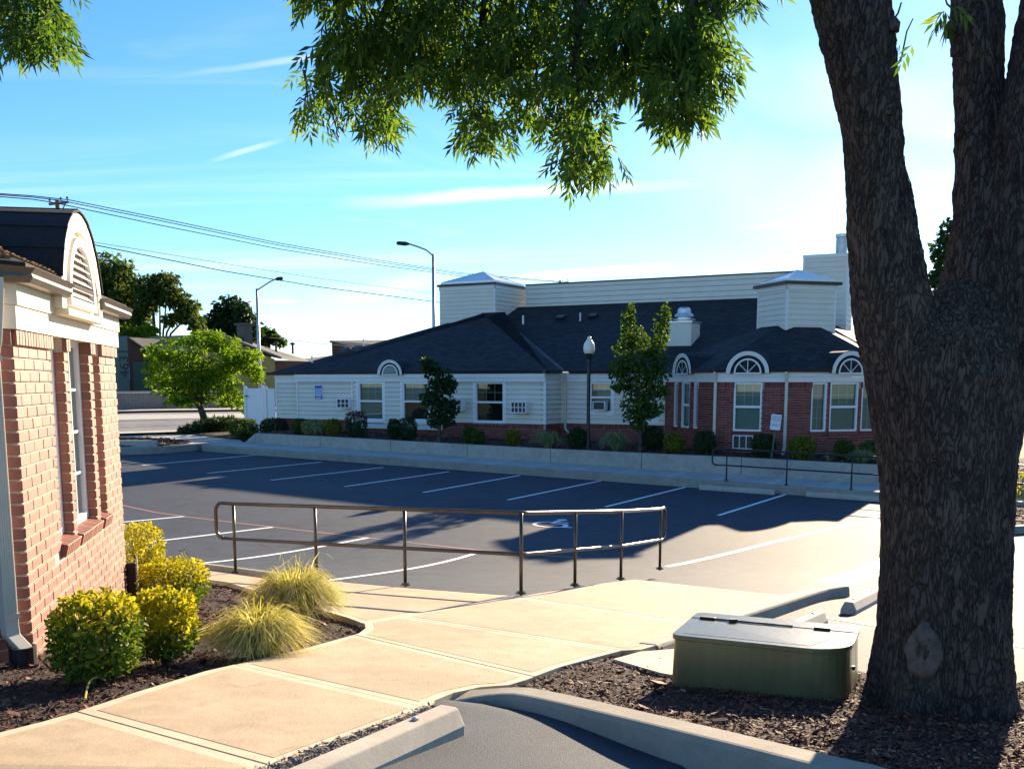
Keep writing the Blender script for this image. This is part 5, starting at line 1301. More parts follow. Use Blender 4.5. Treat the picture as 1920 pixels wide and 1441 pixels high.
def vinyl_gate():
    w = Wall(B(0, TA + 1.0), U); a0 = w.on(461, 760)[0]; a1 = w.on(516, 760)[0]; am = w.on(494, 760)[0]; zt = w.on(490, 728)[1]; zb_ = w.on(490, 812)[1]
    root = thing('vinyl_gate', 'white vinyl privacy gate and panel beside the left end of the cream building', 'gate', w.p((a0 + a1) / 2, 0, zb_))
    for a in (a0, am, am + .16): 
        m = M(); w.box(m, a - .06, a + .06, .06, -.06, zb_, zt + .06); p = m.build('post', MAT['vinyl'], root)
        M().lathe(w.p(a, 0, zt + .06), [(.09, 0), (.09, .03), (.01, .09)], 4).build('post_cap', MAT['vinyl'], p)
    for x0, x1 in ((a0 + .06, am - .06), (am + .22, a1)):
        m = M(); w.box(m, x0, x1, .02, -.02, zt - .12, zt); w.box(m, x0, x1, .02, -.02, zb_ + .03, zb_ + .15); m.build('rail', MAT['vinyl'], root)
        n = max(2, int((x1 - x0) / .15)); 
        for k in range(n): m = M(); w.box(m, x0 + (x1 - x0) * k / n + .004, x0 + (x1 - x0) * (k + 1) / n - .004, .010, -.010, zb_ + .1, zt - .1); m.build('board', MAT['vinyl'], root)
    for z in (zt - .35, zb_ + .4): m = M(); w.box(m, a0 + .0, a0 + .2, .075, .02, z, z + .04); m.build('hinge', MAT['black'], root)
vinyl_gate()

# ------------------------------------------------------------------ railings
def arc_loop(p, q, bend, n=6):
    """quarter turns from p (top end) round to q (lower end), bulging along bend"""
    r = min((p - q).length / 2, .11); out = []
    c1 = p - ZZ * r; c2 = q + ZZ * r
    for k in range(n + 1): t = math.pi / 2 * k / n; out.append(c1 + bend * r * math.sin(t) + ZZ * r * math.cos(t))
    for k in range(n + 1): t = math.pi / 2 * k / n; out.append(c2 + bend * r * math.cos(t) - ZZ * r * math.sin(t))
    return out
def railing(bases, label, mat, loop0=.28, loop1=.0, h=.9, hm=.44, rt=.024, group=None):
    root = thing('handrail', label, 'handrail', bases[0], group)
    T = [b + ZZ * h for b in bases]; Mi = [b + ZZ * hm for b in bases]
    def ends(i, j): return (Vector((bases[i].x - bases[j].x, bases[i].y - bases[j].y, bases[i].z - bases[j].z))).normalized()
    a, b = ends(0, 1), ends(-1, -2); a.z = 0; b.z = 0
    top = list(T); mid = list(Mi)
    path = []
    if loop0: path += arc_loop(T[0] + a * (loop0 - .11), Mi[0] + a * (loop0 - .11), a)[::-1]
    else: path = [T[0]]
    def soften(P):
        out = [P[0]]
        for i in range(1, len(P) - 1):
            d0 = (P[i - 1] - P[i]).normalized(); d1 = (P[i + 1] - P[i]).normalized(); k = .12
            A, Bq = P[i] + d0 * k, P[i] + d1 * k
            for t in (0, .25, .5, .75, 1): out.append(A * (1 - t) ** 2 + P[i] * 2 * t * (1 - t) + Bq * t * t)
        return out + [P[-1]]
    path += soften(T)
    if loop1: path += arc_loop(T[-1] + b * (loop1 - .11), Mi[-1] + b * (loop1 - .11), b)
    m = M(); m.tube(path, rt, 12); m.smooth = True; m.build('top_rail', mat, root)
    mp = ([Mi[0] + a * (loop0 - .11)] if loop0 else []) + soften(Mi) + ([Mi[-1] + b * (loop1 - .11)] if loop1 else [])
    m = M(); m.tube(mp, rt * .92, 12); m.smooth = True; m.build('mid_rail', mat, root)
    for p in bases:
        m = M(); m.tube([p - ZZ * .02, p + ZZ * (h - .005)], rt * .85, 10); m.smooth = True; po = m.build('post', mat, root)
        M().lathe(p, [(.062, .0), (.062, .010), (.03, .014), (.028, .03)], 14).build('base_plate', mat, po)
        for k in range(4): M().lathe(p + Vector((.045 * math.cos(k * 1.57 + .78), .045 * math.sin(k * 1.57 + .78), .008)), [(.008, 0), (.008, .014), (.002, .016)], 6).build('bolt', mat, po)
    return root
g3 = lambda x, y, o=.135: gp(x, y, o)
bL, bC = g3(442, 1073), g3(977, 1112)
def on_line(x):
    d = bC - bL; D2 = Vector((d.x, d.y)); a = plan(x, 1090, bL, D2); p = bL + d * a; return Vector((p.x, p.y, ground(p.x, p.y) + .135))
railing([bL, on_line(594), on_line(760), bC, g3(1078, 1097), g3(1164, 1085), g3(1237, 1066)], 'bronze metal handrail along the sunlit walk in front of the car park', MAT['rail'], .30, .24)
def farpost(x): a = onT(x, 890, .10)[0]; p = B(a, .10); return Vector((p.x, p.y, ground(p.x, p.y) + .25))
railing([farpost(x) for x in (1362, 1475, 1597, 1740, 1905, 2080)], 'dark metal handrail on the far kerb in front of the brick octagon wing', MAT['rail_far'], .42, .0)

# ------------------------------------------------------------------ wheel stops
def wheel_stop(p, q, label, L_=1.8, h=.14, w=.17, dz=0.0):
    """trapezoid concrete bumper from p towards q"""
    d = Vector((q.x - p.x, q.y - p.y, 0)).normalized(); a = Vector((p.x, p.y, ground(p.x, p.y) + dz)); b2 = p + d * L_; b = Vector((b2.x, b2.y, ground(b2.x, b2.y) + dz))
    X = (b - a).normalized(); Y = Vector((-X.y, X.x, 0)).normalized(); Zu = X.cross(Y)
    prof = [(-w / 2, .0), (-w / 2, h * .38), (-w * .28, h * .95), (-w * .2, h), (w * .2, h), (w * .28, h * .95), (w / 2, h * .38), (w / 2, 0)]
    vs = []
    for k, (t, s_) in enumerate(((0, .98), (.012, 1), (L_ - .012, 1), (L_, .98))):
        vs += [a + X * t + Y * y * s_ + Zu * (z * (.985 if s_ < 1 else 1) - .004) for y, z in prof]
    n = len(prof); fs = [(i * n + j, i * n + (j + 1) % n, (i + 1) * n + (j + 1) % n, (i + 1) * n + j)[::-1] for i in range(3) for j in range(n)] + [tuple(range(n)), tuple(3 * n + j for j in range(n))[::-1]]
    root = thing('wheel_stop', label, 'wheel stop', a)
    M().add(vs, fs).build('bumper', MAT['stop'], root, bevel=.006)
    for t in (.3, L_ - .3): M().lathe(a + X * t + Zu * (h - .006), [(.018, 0), (.018, .012), (.004, .016)], 8).build('anchor_pin', MAT['galv'], root)
    return root
ws_a, ws_b = gp(874, 1380, .095), gp(724, 1441, .095); ws_d = (ws_b - ws_a).normalized(); ws_p = ws_a + Vector((ws_d.y, -ws_d.x, 0)) * .10
wheel_stop(ws_p, ws_p + ws_d, 'concrete wheel stop in the foreground beside the near walk', w=.19, h=.135, dz=near_lot(ws_p.x + ws_d.x * .4, ws_p.y + ws_d.y * .4) - ground(ws_p.x + ws_d.x * .4, ws_p.y + ws_d.y * .4) - .004)
wheel_stop(gp(1590, 1151), gp(1690, 1098), 'sunlit concrete wheel stop behind the cabinet, beside the big trunk')
wheel_stop(gp(1536, 1170), gp(1420, 1225), 'concrete wheel stop mostly hidden behind the green cabinet', L_=1.5)
wheel_stop(gp(1312, 917), gp(1440, 926), 'left of the two shaded wheel stops along the far kerb', L_=2.1)
wheel_stop(gp(1512, 930), gp(1655, 940), 'right of the two shaded wheel stops along the far kerb, beside the trunk', L_=2.3)

# ------------------------------------------------------------------ utility cabinet
def cabinet():
    X = Vector((.915, -.405, 0)).normalized(); Y = Vector((-X.y, X.x, 0)); o = Vector((.985, 6.12, 0)); w, d, h = 1.02, .66, .34
    zb_ = min(zi(*(o + X * a + Y * b)[:2]) for a in (0, w) for b in (0, d)) - .03; zt = H - 1.53
    root = thing('utility_cabinet', 'low green fibreglass utility cabinet with pale hinged lid beside the big trunk', 'cabinet', Vector((o.x + .5, o.y + .1, zb_ + .03)))
    def rr(x0, x1, y0, y1, rads, ins=0.0):
        pts = []
        for (cx, cy), r, a0 in (((x1 - rads[0], y0 + rads[0]), rads[0], -90), ((x1 - rads[1], y1 - rads[1]), rads[1], 0), ((x0 + rads[2], y1 - rads[2]), rads[2], 90), ((x0 + rads[3], y0 + rads[3]), rads[3], 180)):
            for k in range(9): t = math.radians(a0 + 90 * k / 8); pts.append((cx + (r - ins) * math.cos(t), cy + (r - ins) * math.sin(t)))
        return pts
    def solid(name, pts, z0, z1, taper=0.0, mat='green_box', parent=None, bev=.008):
        cx = sum(p[0] for p in pts) / len(pts); cy = sum(p[1] for p in pts) / len(pts)
        lo = [o + X * (cx + (a - cx) * (1 + taper)) + Y * (cy + (b - cy) * (1 + taper)) + ZZ * z0 for a, b in pts]; hi = [o + X * a + Y * b + ZZ * z1 for a, b in pts]; n = len(pts)
        return M().add(lo + hi, [tuple(range(n))[::-1], tuple(range(n, 2 * n))] + [(i, (i + 1) % n, n + (i + 1) % n, n + i) for i in range(n)]).build(name, MAT[mat], parent or root, bevel=bev)
    ys = d * .74
    solid('front_body', rr(0, w, 0, ys - .004, (.24, .005, .005, .05)), zb_, zt - .02, .03); solid('rear_body', rr(0, w, ys + .004, d, (.005, .05, .05, .005)), zb_, zt - .02, .03)
    l1 = solid('front_lid', rr(-.012, w + .012, -.012, ys - .005, (.25, .005, .005, .055)), zt - .03, zt, bev=.012); solid('rear_lid', rr(-.012, w + .012, ys + .005, d + .012, (.005, .05, .05, .005)), zt - .03, zt + .002, bev=.012)
    # shallow raised creases of the lid
    c = o + X * w * .42 + Y * ys * .45 + ZZ * (zt + .006); cs = [o + X * a + Y * b + ZZ * (zt + .0015) for a, b in ((.05, .05), (w - .22, .05), (w - .05, ys - .05), (.05, ys - .05))]
    M().add(cs + [c], [(0, 1, 4), (1, 2, 4), (2, 3, 4), (3, 0, 4)]).build('lid_crown', MAT['green_box'], l1)
    for a in (.10, w - .20): M().box(o + X * a + Y * ys + ZZ * (zt + .008), .10, .028, .016, X, Y, ZZ).build('hinge', MAT['black'], root, bevel=.003)
    M().tube([o + X * (.14 + .5 * t) + Y * (ys + .004 * math.sin(t * 20)) + ZZ * (zt + .008) for t in np.linspace(0, 1, 14)], .004, 5).build('lid_cable', MAT['black'], root)
    M().box(o + X * .27 + Y * (ys - .02) + ZZ * (zt + .012), .05, .02, .02, (X + Y * .5).normalized(), (Y - X * .5).normalized(), ZZ).build('padlock', MAT['black'], root)
    M().lathe(o + X * (w + .008) + Y * .30 + ZZ * (zt - .17), [(.012, -.012), (.016, 0), (.012, .012)], 8).build('bolt', MAT['black'], root)
cabinet()

# ------------------------------------------------------------------ lamp post, street lights, utility poles and wires
def lamp_post():
    a = onT(1102.5, 838, TW + .7)[0]; p = B(a, TW + .7); zb_ = zbed(p.x, p.y); base = Vector((p.x, p.y, zb_)); Y = p.y
    root = thing('lamp_post', 'dark post lamp with a cream acorn globe in the planting bed', 'lamp post', base)
    zt = atY(1102, 630, Y).z; zg_ = atY(1102, 664, Y).z; zn = atY(1102, 684, Y).z
    M().lathe(base, [(.11, -.05), (.11, .12), (.08, .16), (.062, .3), (.058, zn - zb_)], 14).build('pole', MAT['pole_dark'], root, smooth=False)
    M().lathe(Vector((p.x, p.y, zn)), [(.058, 0), (.07, .04), (.075, (zg_ - zn) * .5), (.13, (zg_ - zn) * .9), (.15, zg_ - zn + .02)], 18).build('fitter', MAT['pole_dark'], root)
    hgt = zt - zg_; pr = [(.13, 0), (.175, .15), (.19, .35), (.165, .58), (.10, .76), (.065, .82), (.07, .86), (.06, .93), (.015, 1)]
    g = M().lathe(Vector((p.x, p.y, zg_)), [(r, z * hgt) for r, z in pr], 24); g.smooth = True; g.build('globe', MAT['globe'], root)
    # hose bib box at its foot
    M().box(base + U * .38 + N * .35 + ZZ * .16, .22, .16, .34, U, N, ZZ).build('meter_box', MAT['pole_dark'], root)
lamp_post()
def street_light(x, Y, ytop, pts, label):
    base = atY(x, 700, Y); base.z = ground(base.x, base.y); top = atY(x, ytop, Y); top.x = base.x
    root = thing('street_light', label, 'street light', base)
    m = M(); m.tube([base, base.lerp(Vector((base.x, base.y, top.z)), .5), Vector((base.x, base.y, top.z))], [.12, .10, .07], 10); m.smooth = True; m.build('pole', MAT['galv'], root)
    P = [Vector((base.x, base.y, top.z - .1))] + [atY(a, b, Y) for a, b in pts]
    m = M(); m.tube(P[:-1], .045, 8); m.build('arm', MAT['galv'], root)
    d = (P[-1] - P[-2]); m = M(); m.tube([P[-2], P[-2] + d * .3, P[-2] + d * .9, P[-1]], [.05, .11, .10, .03], 8); m.build('lamp_head', MAT['pole_dark'], root)
street_light(487, 60, 541, [(497, 534), (508, 527), (516, 523.5), (531, 521.5)], 'tall grey street light rising behind the white gate and bright maple')
street_light(814.5, 54, 476, [(800, 469), (782, 462), (768, 457.5), (743, 455.5)], 'tall grey street light rising behind the dark roof, arm to the left')
def wire(pts, Y0, Y1, r, label):
    x0, x1 = pts[0][0], pts[-1][0]; P = []
    for k in range(len(pts) - 1):
        (a, b), (c, d) = pts[k], pts[k + 1]
        for j in range(6):
            t = j / 6; x = a + (c - a) * t; y = b + (d - b) * t; f = (x - x0) / (x1 - x0); Y = 1 / ((1 - f) / Y0 + f / Y1); P.append(atY(x, y, Y))
    P.append(atY(*pts[-1], Y1)); P = smooth_path(P, 1)
    m = M(); m.tube(P, r, 5, caps=True); m.smooth = True
    return tag(m.build('overhead_wire', MAT['wire'], uv=False), label, 'wire')
YP, YQ = 62.0, 108.0
wire([(-60, 359), (60, 367), (131, 375), (300, 409), (520, 455), (700, 486), (860, 511), (1040, 527)], YP - 8, YQ, .028, 'uppermost of the three power wires fanning from the pole over the brick roof')
wire([(-60, 361), (60, 369.5), (112, 375.5), (300, 413.5), (520, 459), (700, 489.5), (860, 513.5), (1050, 527.5)], YP - 8, YQ, .028, 'middle of the three power wires fanning from the pole over the brick roof')
wire([(-60, 364), (60, 373.5), (97, 379), (300, 422), (520, 466), (700, 495), (860, 517), (1058, 529)], YP - 8, YQ, .028, 'lowest of the three power wires fanning from the pole over the brick roof')
wire([(60, 432), (165, 456.5), (420, 508), (600, 538), (835, 568)], YP, 95, .035, 'thick lower cable crossing the sky above the street trees')
wire([(60, 430), (165, 452), (420, 494), (600, 522), (835, 553)], YP, 95, .018, 'thin wire just above the thick lower cable')
wire([(500, 632), (640, 648), (760, 660)], 80, 95, .025, 'low wire dipping behind the left end of the dark roof')
def upole(x, ytop, Y, cross, label, n=3):
    top = atY(x, ytop, Y); base = Vector((top.x, top.y, ground(top.x, top.y)))
    root = thing('utility_pole', label, 'utility pole', base)
    m = M(); m.tube([base, base.lerp(top, .5), top], [.20, .16, .13], 12); m.smooth = True; m.build('pole', MAT['wood_pole'], root)
    a, b = atY(cross[0], cross[2], Y), atY(cross[1], cross[3], Y - .3); m = M(); X = (b - a).normalized(); m.box((a + b) / 2 + Vector((0, -.2, 0)), (b - a).length, .10, .13, X, X.cross(ZZ).normalized(), ZZ); m.build('crossarm', MAT['wood_pole'], root)
    for t in (.04, .62, .95): p = a.lerp(b, t) + Vector((0, -.2, .06)); M().lathe(p, [(.02, 0), (.02, .12), (.07, .14), (.07, .2), (.03, .26)], 8).build('insulator', MAT['pole_dark'], root)
    m = M(); m.tube([a.lerp(b, .85) + Vector((0, -.2, -.05)), Vector((top.x, top.y - .2, a.z - .9))], .035, 5); m.build('brace', MAT['pole_dark'], root)
upole(107.5, 375, YP, (95, 131, 384, 380), 'wooden utility pole top with crossarm above the brick building roof')
upole(1050, 526, YQ, (1036, 1066, 532, 529), 'distant utility pole crossarm peeking over the grey clerestory wall')

# ------------------------------------------------------------------ across the street
def block_wall():
    p0, p1 = lerp_road(1.17); d = (p1 - p0); D2 = Vector((d.x, d.y, 0)).normalized()
    w = Wall(p0, D2); a0 = w.on(120, 760)[0]; a1 = w.on(520, 760)[0]
    zt = w.on(330, 735.5)[1]; pb = w.p((a0 + a1) / 2); zb_ = ground(pb.x, pb.y) + .15
    root = thing('block_wall', 'long grey concrete block wall on the far side of the street', 'wall', w.p((a0 + a1) / 2, 0, zb_))
    m = M(); w.box(m, a0, a1, -.02, -.2, zb_ - .4, zt - .02); core = m.build('wall_core', MAT['block_joint'], root)
    m = M(); z = zb_ - .3; r = 0
    while z < zt - .1:
        a = a0 - (.3 if r % 2 else 0)
        while a < a1: w.box(m, a + .008, a + .592, .0, -.1, z + .008, z + .262); a += .6
        z += .27; r += 1
    stuff(m.build('blocks', MAT['block'], core, uv=False))
    m = M(); w.box(m, a0, a1, .06, -.26, zt - .02, zt + .07); m.build('cap', MAT['far_edge'], root)
    for x in (319, 437):
        a = w.on(x, 750)[0]; m = M(); w.box(m, a - .4, a + .4, .12, -.32, zb_ - .4, zt + .12); po = m.build('pilaster', MAT['block'], root)
        m = M(); w.box(m, a - .46, a + .46, .18, -.38, zt + .12, zt + .2); m.build('pilaster_cap', MAT['far_edge'], po)
    return w
WB = block_wall()
def house_left():
    w = Wall(WB.p(0, -9.0), WB.D); on = w.on; g = lambda a: ground(*w.p(a)[:2])
    a0, a1, a2 = on(150, 690)[0], on(233, 690)[0], on(241, 690)[0]; b1 = on(470, 690)[0]
    zr = on(240, 632)[1]; ze = on(300, 676)[1]; zb_ = g(a1)
    root = thing('green_house', 'dark green and brown house with a grey roof behind the block wall', 'house', w.p((a1 + b1) / 2, 0, zb_))
    # tall slanted panel with the house number
    z0 = on(215, 642)[1]; M().prism([w.p(a0, .6, zb_), w.p(a1, .6, zb_), w.p(a1, .6, zr), w.p(on(216, 642)[0], .6, z0), w.p(a0, .6, z0 - 1.5)], -w.N * .8).build('number_panel', MAT['teal_wall'], root)
    c = w.p((on(221, 680)[0] + a1) / 2 - .1, .62, on(224, 680)[1])
    text_mesh('4631', 1.15, 'house_number', MAT['number'], frame(c, ZZ, -w.D, w.N), root)
    m = M(); w.box(m, a1, a2 + .3, .1, -.5, zb_, zr); m.build('brick_pier', MAT['brown_wall'], root)
    m = M(); w.box(m, on(237, 700)[0], on(241.5, 700)[0], .13, .08, on(239, 713)[1], on(239, 687)[1]); m.build('window', MAT['sign_mid'], root)
    # gabled end: brown boards above green
    zs_ = on(270, 678)[1]; ax = on(293, 678)[0]
    m = M(); w.box(m, a2, ax, .02, -6, zb_, zs_); m.build('lower_wall', MAT['green_wall'], root)
    M().prism([w.p(a2, .03, zs_), w.p(ax, .03, zs_), w.p(ax, .03, zs_ + .1), w.p(a2, .03, zr - .1)], -w.N * .3).build('gable_wall', MAT['brown_wall'], root)
    m = M(); w.box(m, ax, b1, -1.0, -7, zb_, on(320, 676)[1]); m.build('rear_wall', MAT['brown_wall'], root)
    pr = [w.p(a2 - .2, .25, zr), w.p(ax + .4, .25, zs_ + .05), w.p(b1, -.4, on(440, 676)[1] - .2), w.p(b1, -4.5, zr + .9), w.p(a2 - .2, -4.5, zr + .9)]
    M().prism([w.p(a2 - .2, .25, zr), w.p(ax + .5, .25, zs_), w.p(b1, .25, zs_), w.p(b1, -3.5, zr - .05), w.p(on(262, 632)[0], -3.5, zr + .02)], ZZ * .12).build('roof', MAT['shingle_grey'], root)
    for x in (268, 311): q = w.p(on(x, 640)[0], -2.4, on(x, 640)[1] + .02); M().box(q, .8, .5, .3, w.D, w.N, ZZ).build('roof_vent', MAT['gutter_dark'], root)
house_left()
def house_right():
    w = Wall(WB.p(0, -5.0), WB.D); on = w.on
    a0, a1 = on(400, 700)[0], on(516, 700)[0]; a2 = on(640, 700)[0]; zb_ = ground(*w.p(a0)[:2]); zpk = on(418, 627)[1]; ze = on(516, 673)[1]
    root = thing('olive_house', 'olive yellow house with a dark grey roof behind the street light', 'house', w.p(a1, 0, zb_))
    M().prism([w.p(a0 - 3, 0, zb_), w.p(a1, 0, zb_), w.p(a1, 0, ze), w.p(a0, 0, zpk), w.p(a0 - 3, 0, zpk - 1.4)], -w.N * 8).build('wall', MAT['olive_wall'], root)
    # roof: long slope to the right and the gable verge
    rdg = Vector((w.D.x * .2, w.D.y * .2, 0)) - w.N
    M().prism([w.p(a0, .3, zpk + .05), w.p(a1 + .5, .3, ze + .0), w.p(a2 + 2, -6.5, ze + .0), w.p(a2 - 3.5, -9.0, zpk - 1.0)], ZZ * .18).build('roof', MAT['shingle_grey'], root)
    m = M(); w.box(m, a1 + .02, a2, -1.4, -7, zb_, ze - .1); m.build('side_wall', MAT['brown_wall'], root)
    cx = on(474, 640); M().box(w.p(cx[0], -1.0, cx[1] + .2), .9, .9, 2.4, w.D, w.N, ZZ).build('chimney', MAT['gutter_dark'], root)
    M().box(w.p(cx[0], -1.0, cx[1] + 1.45), 1.2, 1.2, .16, w.D, w.N, ZZ).build('chimney_cap', MAT['gutter_dark'], root)
    for x, y in ((561, 655), (592, 656)): q = w.p(on(x, y)[0], -3, on(x, y)[1]); M().lathe(q - ZZ * .3, [(.10, 0), (.10, .8), (.25, .85), (.25, .95), (.05, 1.05)], 10).build('vent_pipe', MAT['gutter_dark'], root)
house_right()
def far_block():
    Y = 110; a, b = atY(622, 642, Y), atY(668, 646, Y); zb_ = ground(a.x, a.y)
    root = thing('brown_house', 'brown flat-sided house top showing over the left slope of the dark roof', 'house', Vector((a.x, a.y, zb_)))
    M().prism([Vector((a.x, Y, zb_)), Vector((b.x + 6, Y, zb_)), Vector((b.x + 6, Y, b.z - 1)), Vector((b.x, Y, b.z - .6)), Vector((a.x, Y, a.z))], Vector((0, 9, 0))).build('wall', MAT['brown_wall'], root)
    M().prism([Vector((a.x - .2, Y - .3, a.z)), Vector((b.x, Y - .3, b.z - .5)), Vector((b.x + 7, Y + 4, b.z - .5)), Vector((a.x + 5, Y + 6, a.z + .3))], ZZ * .2).build('roof', MAT['shingle_grey'], root)
far_block()
def sign_pole():
    w = Wall(WB.p(0, 1.6), WB.D); a, z0 = w.on(369.5, 772); zt = w.on(369.5, 728)[1]; b = w.p(a); g = ground(b.x, b.y) + .15
    root = thing('sign_post', 'thin grey sign post standing in front of the block wall', 'post', Vector((b.x, b.y, g)))
    M().tube([Vector((b.x, b.y, g)), Vector((b.x, b.y, zt + 1.2))], .06, 8).build('post', MAT['galv'], root)
    M().box(Vector((b.x, b.y - .07, zt + 1.0)), .5, .03, .6, w.D, w.N, ZZ).build('plate', MAT['sign_white'], root)
sign_pole()

# ------------------------------------------------------------------ foliage tools
def unit(a): return a / np.maximum(np.linalg.norm(a, axis=1, keepdims=True), 1e-9)
def leaf_obj(name, mat, parent, P, T, Nn, L_, W_, rounded=False, fold=.18, droop=.12):
    """one mesh of many folded leaves; P foot, T towards the tip, Nn upper side"""
    P = np.asarray(P, float); T = unit(np.asarray(T, float)); Nn = np.asarray(Nn, float); Bn = unit(np.cross(T, Nn)); Nn = np.cross(Bn, T)
    L_ = np.asarray(L_)[:, None]; W_ = np.asarray(W_)[:, None]; n = len(P); base = np.array(wl(parent))
    tip = P + T * L_ - Nn * L_ * droop
    if rounded:
        V = np.stack([P, P + T * L_ * .32 + Bn * W_ * .46 + Nn * W_ * fold, P + T * L_ * .72 + Bn * W_ * .40 + Nn * (W_ * fold - L_ * droop * .5), tip,
                      P + T * L_ * .72 - Bn * W_ * .40 + Nn * (W_ * fold - L_ * droop * .5), P + T * L_ * .32 - Bn * W_ * .46 + Nn * W_ * fold], 1).reshape(-1, 3)
        k = 6; loc = np.array([[0, 3, 2, 1], [0, 5, 4, 3]])
    else:
        V = np.stack([P, P + T * L_ * .42 + Bn * W_ * .5 + Nn * W_ * fold, tip, P + T * L_ * .42 - Bn * W_ * .5 + Nn * W_ * fold], 1).reshape(-1, 3)
        k = 4; loc = np.array([[0, 2, 1], [0, 3, 2]])
    Fc = (np.arange(n)[:, None, None] * k + loc[None]).reshape(-1, loc.shape[1]); m = loc.shape[1]
    me = bpy.data.meshes.new(name); me.vertices.add(len(V)); me.vertices.foreach_set('co', (V - base).astype(np.float32).ravel())
    me.loops.add(Fc.size); me.loops.foreach_set('vertex_index', Fc.astype(np.int32).ravel())
    me.polygons.add(len(Fc)); me.polygons.foreach_set('loop_start', (np.arange(len(Fc)) * m).astype(np.int32))
    me.update(calc_edges=True); me.validate(); me.materials.append(mat)
    o = bpy.data.objects.new(name, me); col.objects.link(o)
    if parent is not None: o.parent = parent
    return o
def rdir(r, n): return unit(r.normal(size=(n, 3)))
def shrub(base, rx, ry, h, label, leaf, mat, n, seed, shape=2.6, stem=.12, group=None, name='shrub', cat='shrub', thick=.35, top=None, rot=0.0, stems=5, lumpy_=1.0):
    """clipped or loose shrub: leaves through the outer shell of a rounded block, stems inside"""
    r = np.random.default_rng(seed); root = thing(name, label, cat, base, group)
    d = rdir(r, n); e = shape
    k = (np.abs(d) ** e).sum(1) ** (-1 / e); d = d * k[:, None]
    lump = np.array([1 + lumpy_ * .15 * mnoise.noise(tuple(v * 2.2 + seed)) + lumpy_ * .10 * mnoise.noise(tuple(v * 5.1 + seed)) for v in d])
    rad = (1 - thick * r.random(n) ** 1.6) * lump + r.normal(0, .03, n) + (r.random(n) < .05) * r.random(n) * .16
    hz = h * (1 - stem) / 2; c = np.array([base.x, base.y, base.z + h * stem + hz])
    ca, sa = math.cos(rot), math.sin(rot)
    q = d * rad[:, None] * np.array([rx, ry, hz]); q = np.stack([q[:, 0] * ca - q[:, 1] * sa, q[:, 0] * sa + q[:, 1] * ca, q[:, 2]], 1); P = c + q
    out = unit(d / np.array([rx, ry, hz])); Nn = unit(out + .7 * rdir(r, n) + np.array([0, 0, .35])); T = unit(np.cross(Nn, rdir(r, n)) + .45 * out + np.array([0, 0, .25]))
    L_ = leaf * r.uniform(.65, 1.25, n); W_ = L_ * r.uniform(.45, .62, n)
    if top is None: leaf_obj('foliage', mat, root, P, T, Nn, L_, W_, True)
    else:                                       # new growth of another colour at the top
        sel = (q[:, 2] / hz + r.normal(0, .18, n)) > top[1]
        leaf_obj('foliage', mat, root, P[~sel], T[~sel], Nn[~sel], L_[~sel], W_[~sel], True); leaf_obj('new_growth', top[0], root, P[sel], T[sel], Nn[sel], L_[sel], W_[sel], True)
    for k in range(stems):
        a = r.uniform(0, 6.28); t = Vector((base.x + rx * .55 * math.cos(a), base.y + ry * .55 * math.sin(a), base.z + h * r.uniform(.5, .8)))
        b0 = base + Vector((r.normal(0, .03) * rx, r.normal(0, .03) * ry, -.03)); mid = b0.lerp(t, .5) + Vector((r.normal(0, .06) * rx, r.normal(0, .06) * ry, 0))
        m = M(); m.tube([b0, mid, t], [.014 * h / .6, .010 * h / .6, .004 * h / .6], 6); m.build('stem', MAT['twig'], root)
    return root
def grass(base, rad, h, label, n, mat, seed, width=.007, group=None, flat=1.0):
    r = np.random.default_rng(seed); root = thing('ornamental_grass', label, 'grass clump', base, group); V = []; Fs = []; bw = np.array(base)
    for i in range(n):
        a = r.uniform(0, 6.283); f = .22 + .78 * r.random() ** .6; spread = rad * (.25 + .85 * f) * r.uniform(.7, 1.15); top = h * (1.05 - .42 * f ** 2) * r.uniform(.65, 1.15); stray = r.random() < .04; top *= 1.25 if stray else 1
        d = np.array([math.cos(a), math.sin(a), 0]); side = np.array([-math.sin(a), math.cos(a), 0]); side = side + d * r.normal(0, .5); b0 = bw + d * rad * .22 * r.random() + np.array([0, 0, -.02]); w = width * r.uniform(.6, 1.3)
        end_z = r.uniform(.0, .5) * h * (1 - f * .8); o = len(V); K = 7; tw = r.normal(0, .38)
        for k in range(K):
            t = k / (K - 1); x = spread * (t ** 1.35); z = top * math.sin(min(1, t * 1.25) * math.pi * .5) * (1 if t < .6 else 1) - max(0, t - .55) ** 1.5 * (top - end_z) * 2.0 * f
            c = b0 + d * x + np.array([-d[1], d[0], 0]) * tw * rad * t * t + np.array([0, 0, max(.005, z)]); ww = w * (1 - t) ** .6 + .0006
            V.append(c - side * ww / 2); V.append(c + side * ww / 2)
        Fs += [(o + 2 * k, o + 2 * k + 1, o + 2 * k + 3, o + 2 * k + 2) for k in range(K - 1)]
    m = M(); m.v = [tuple(v) for v in V]; m.f = Fs; stuff(m.build('blades', mat, root, uv=False, smooth=True)); return root
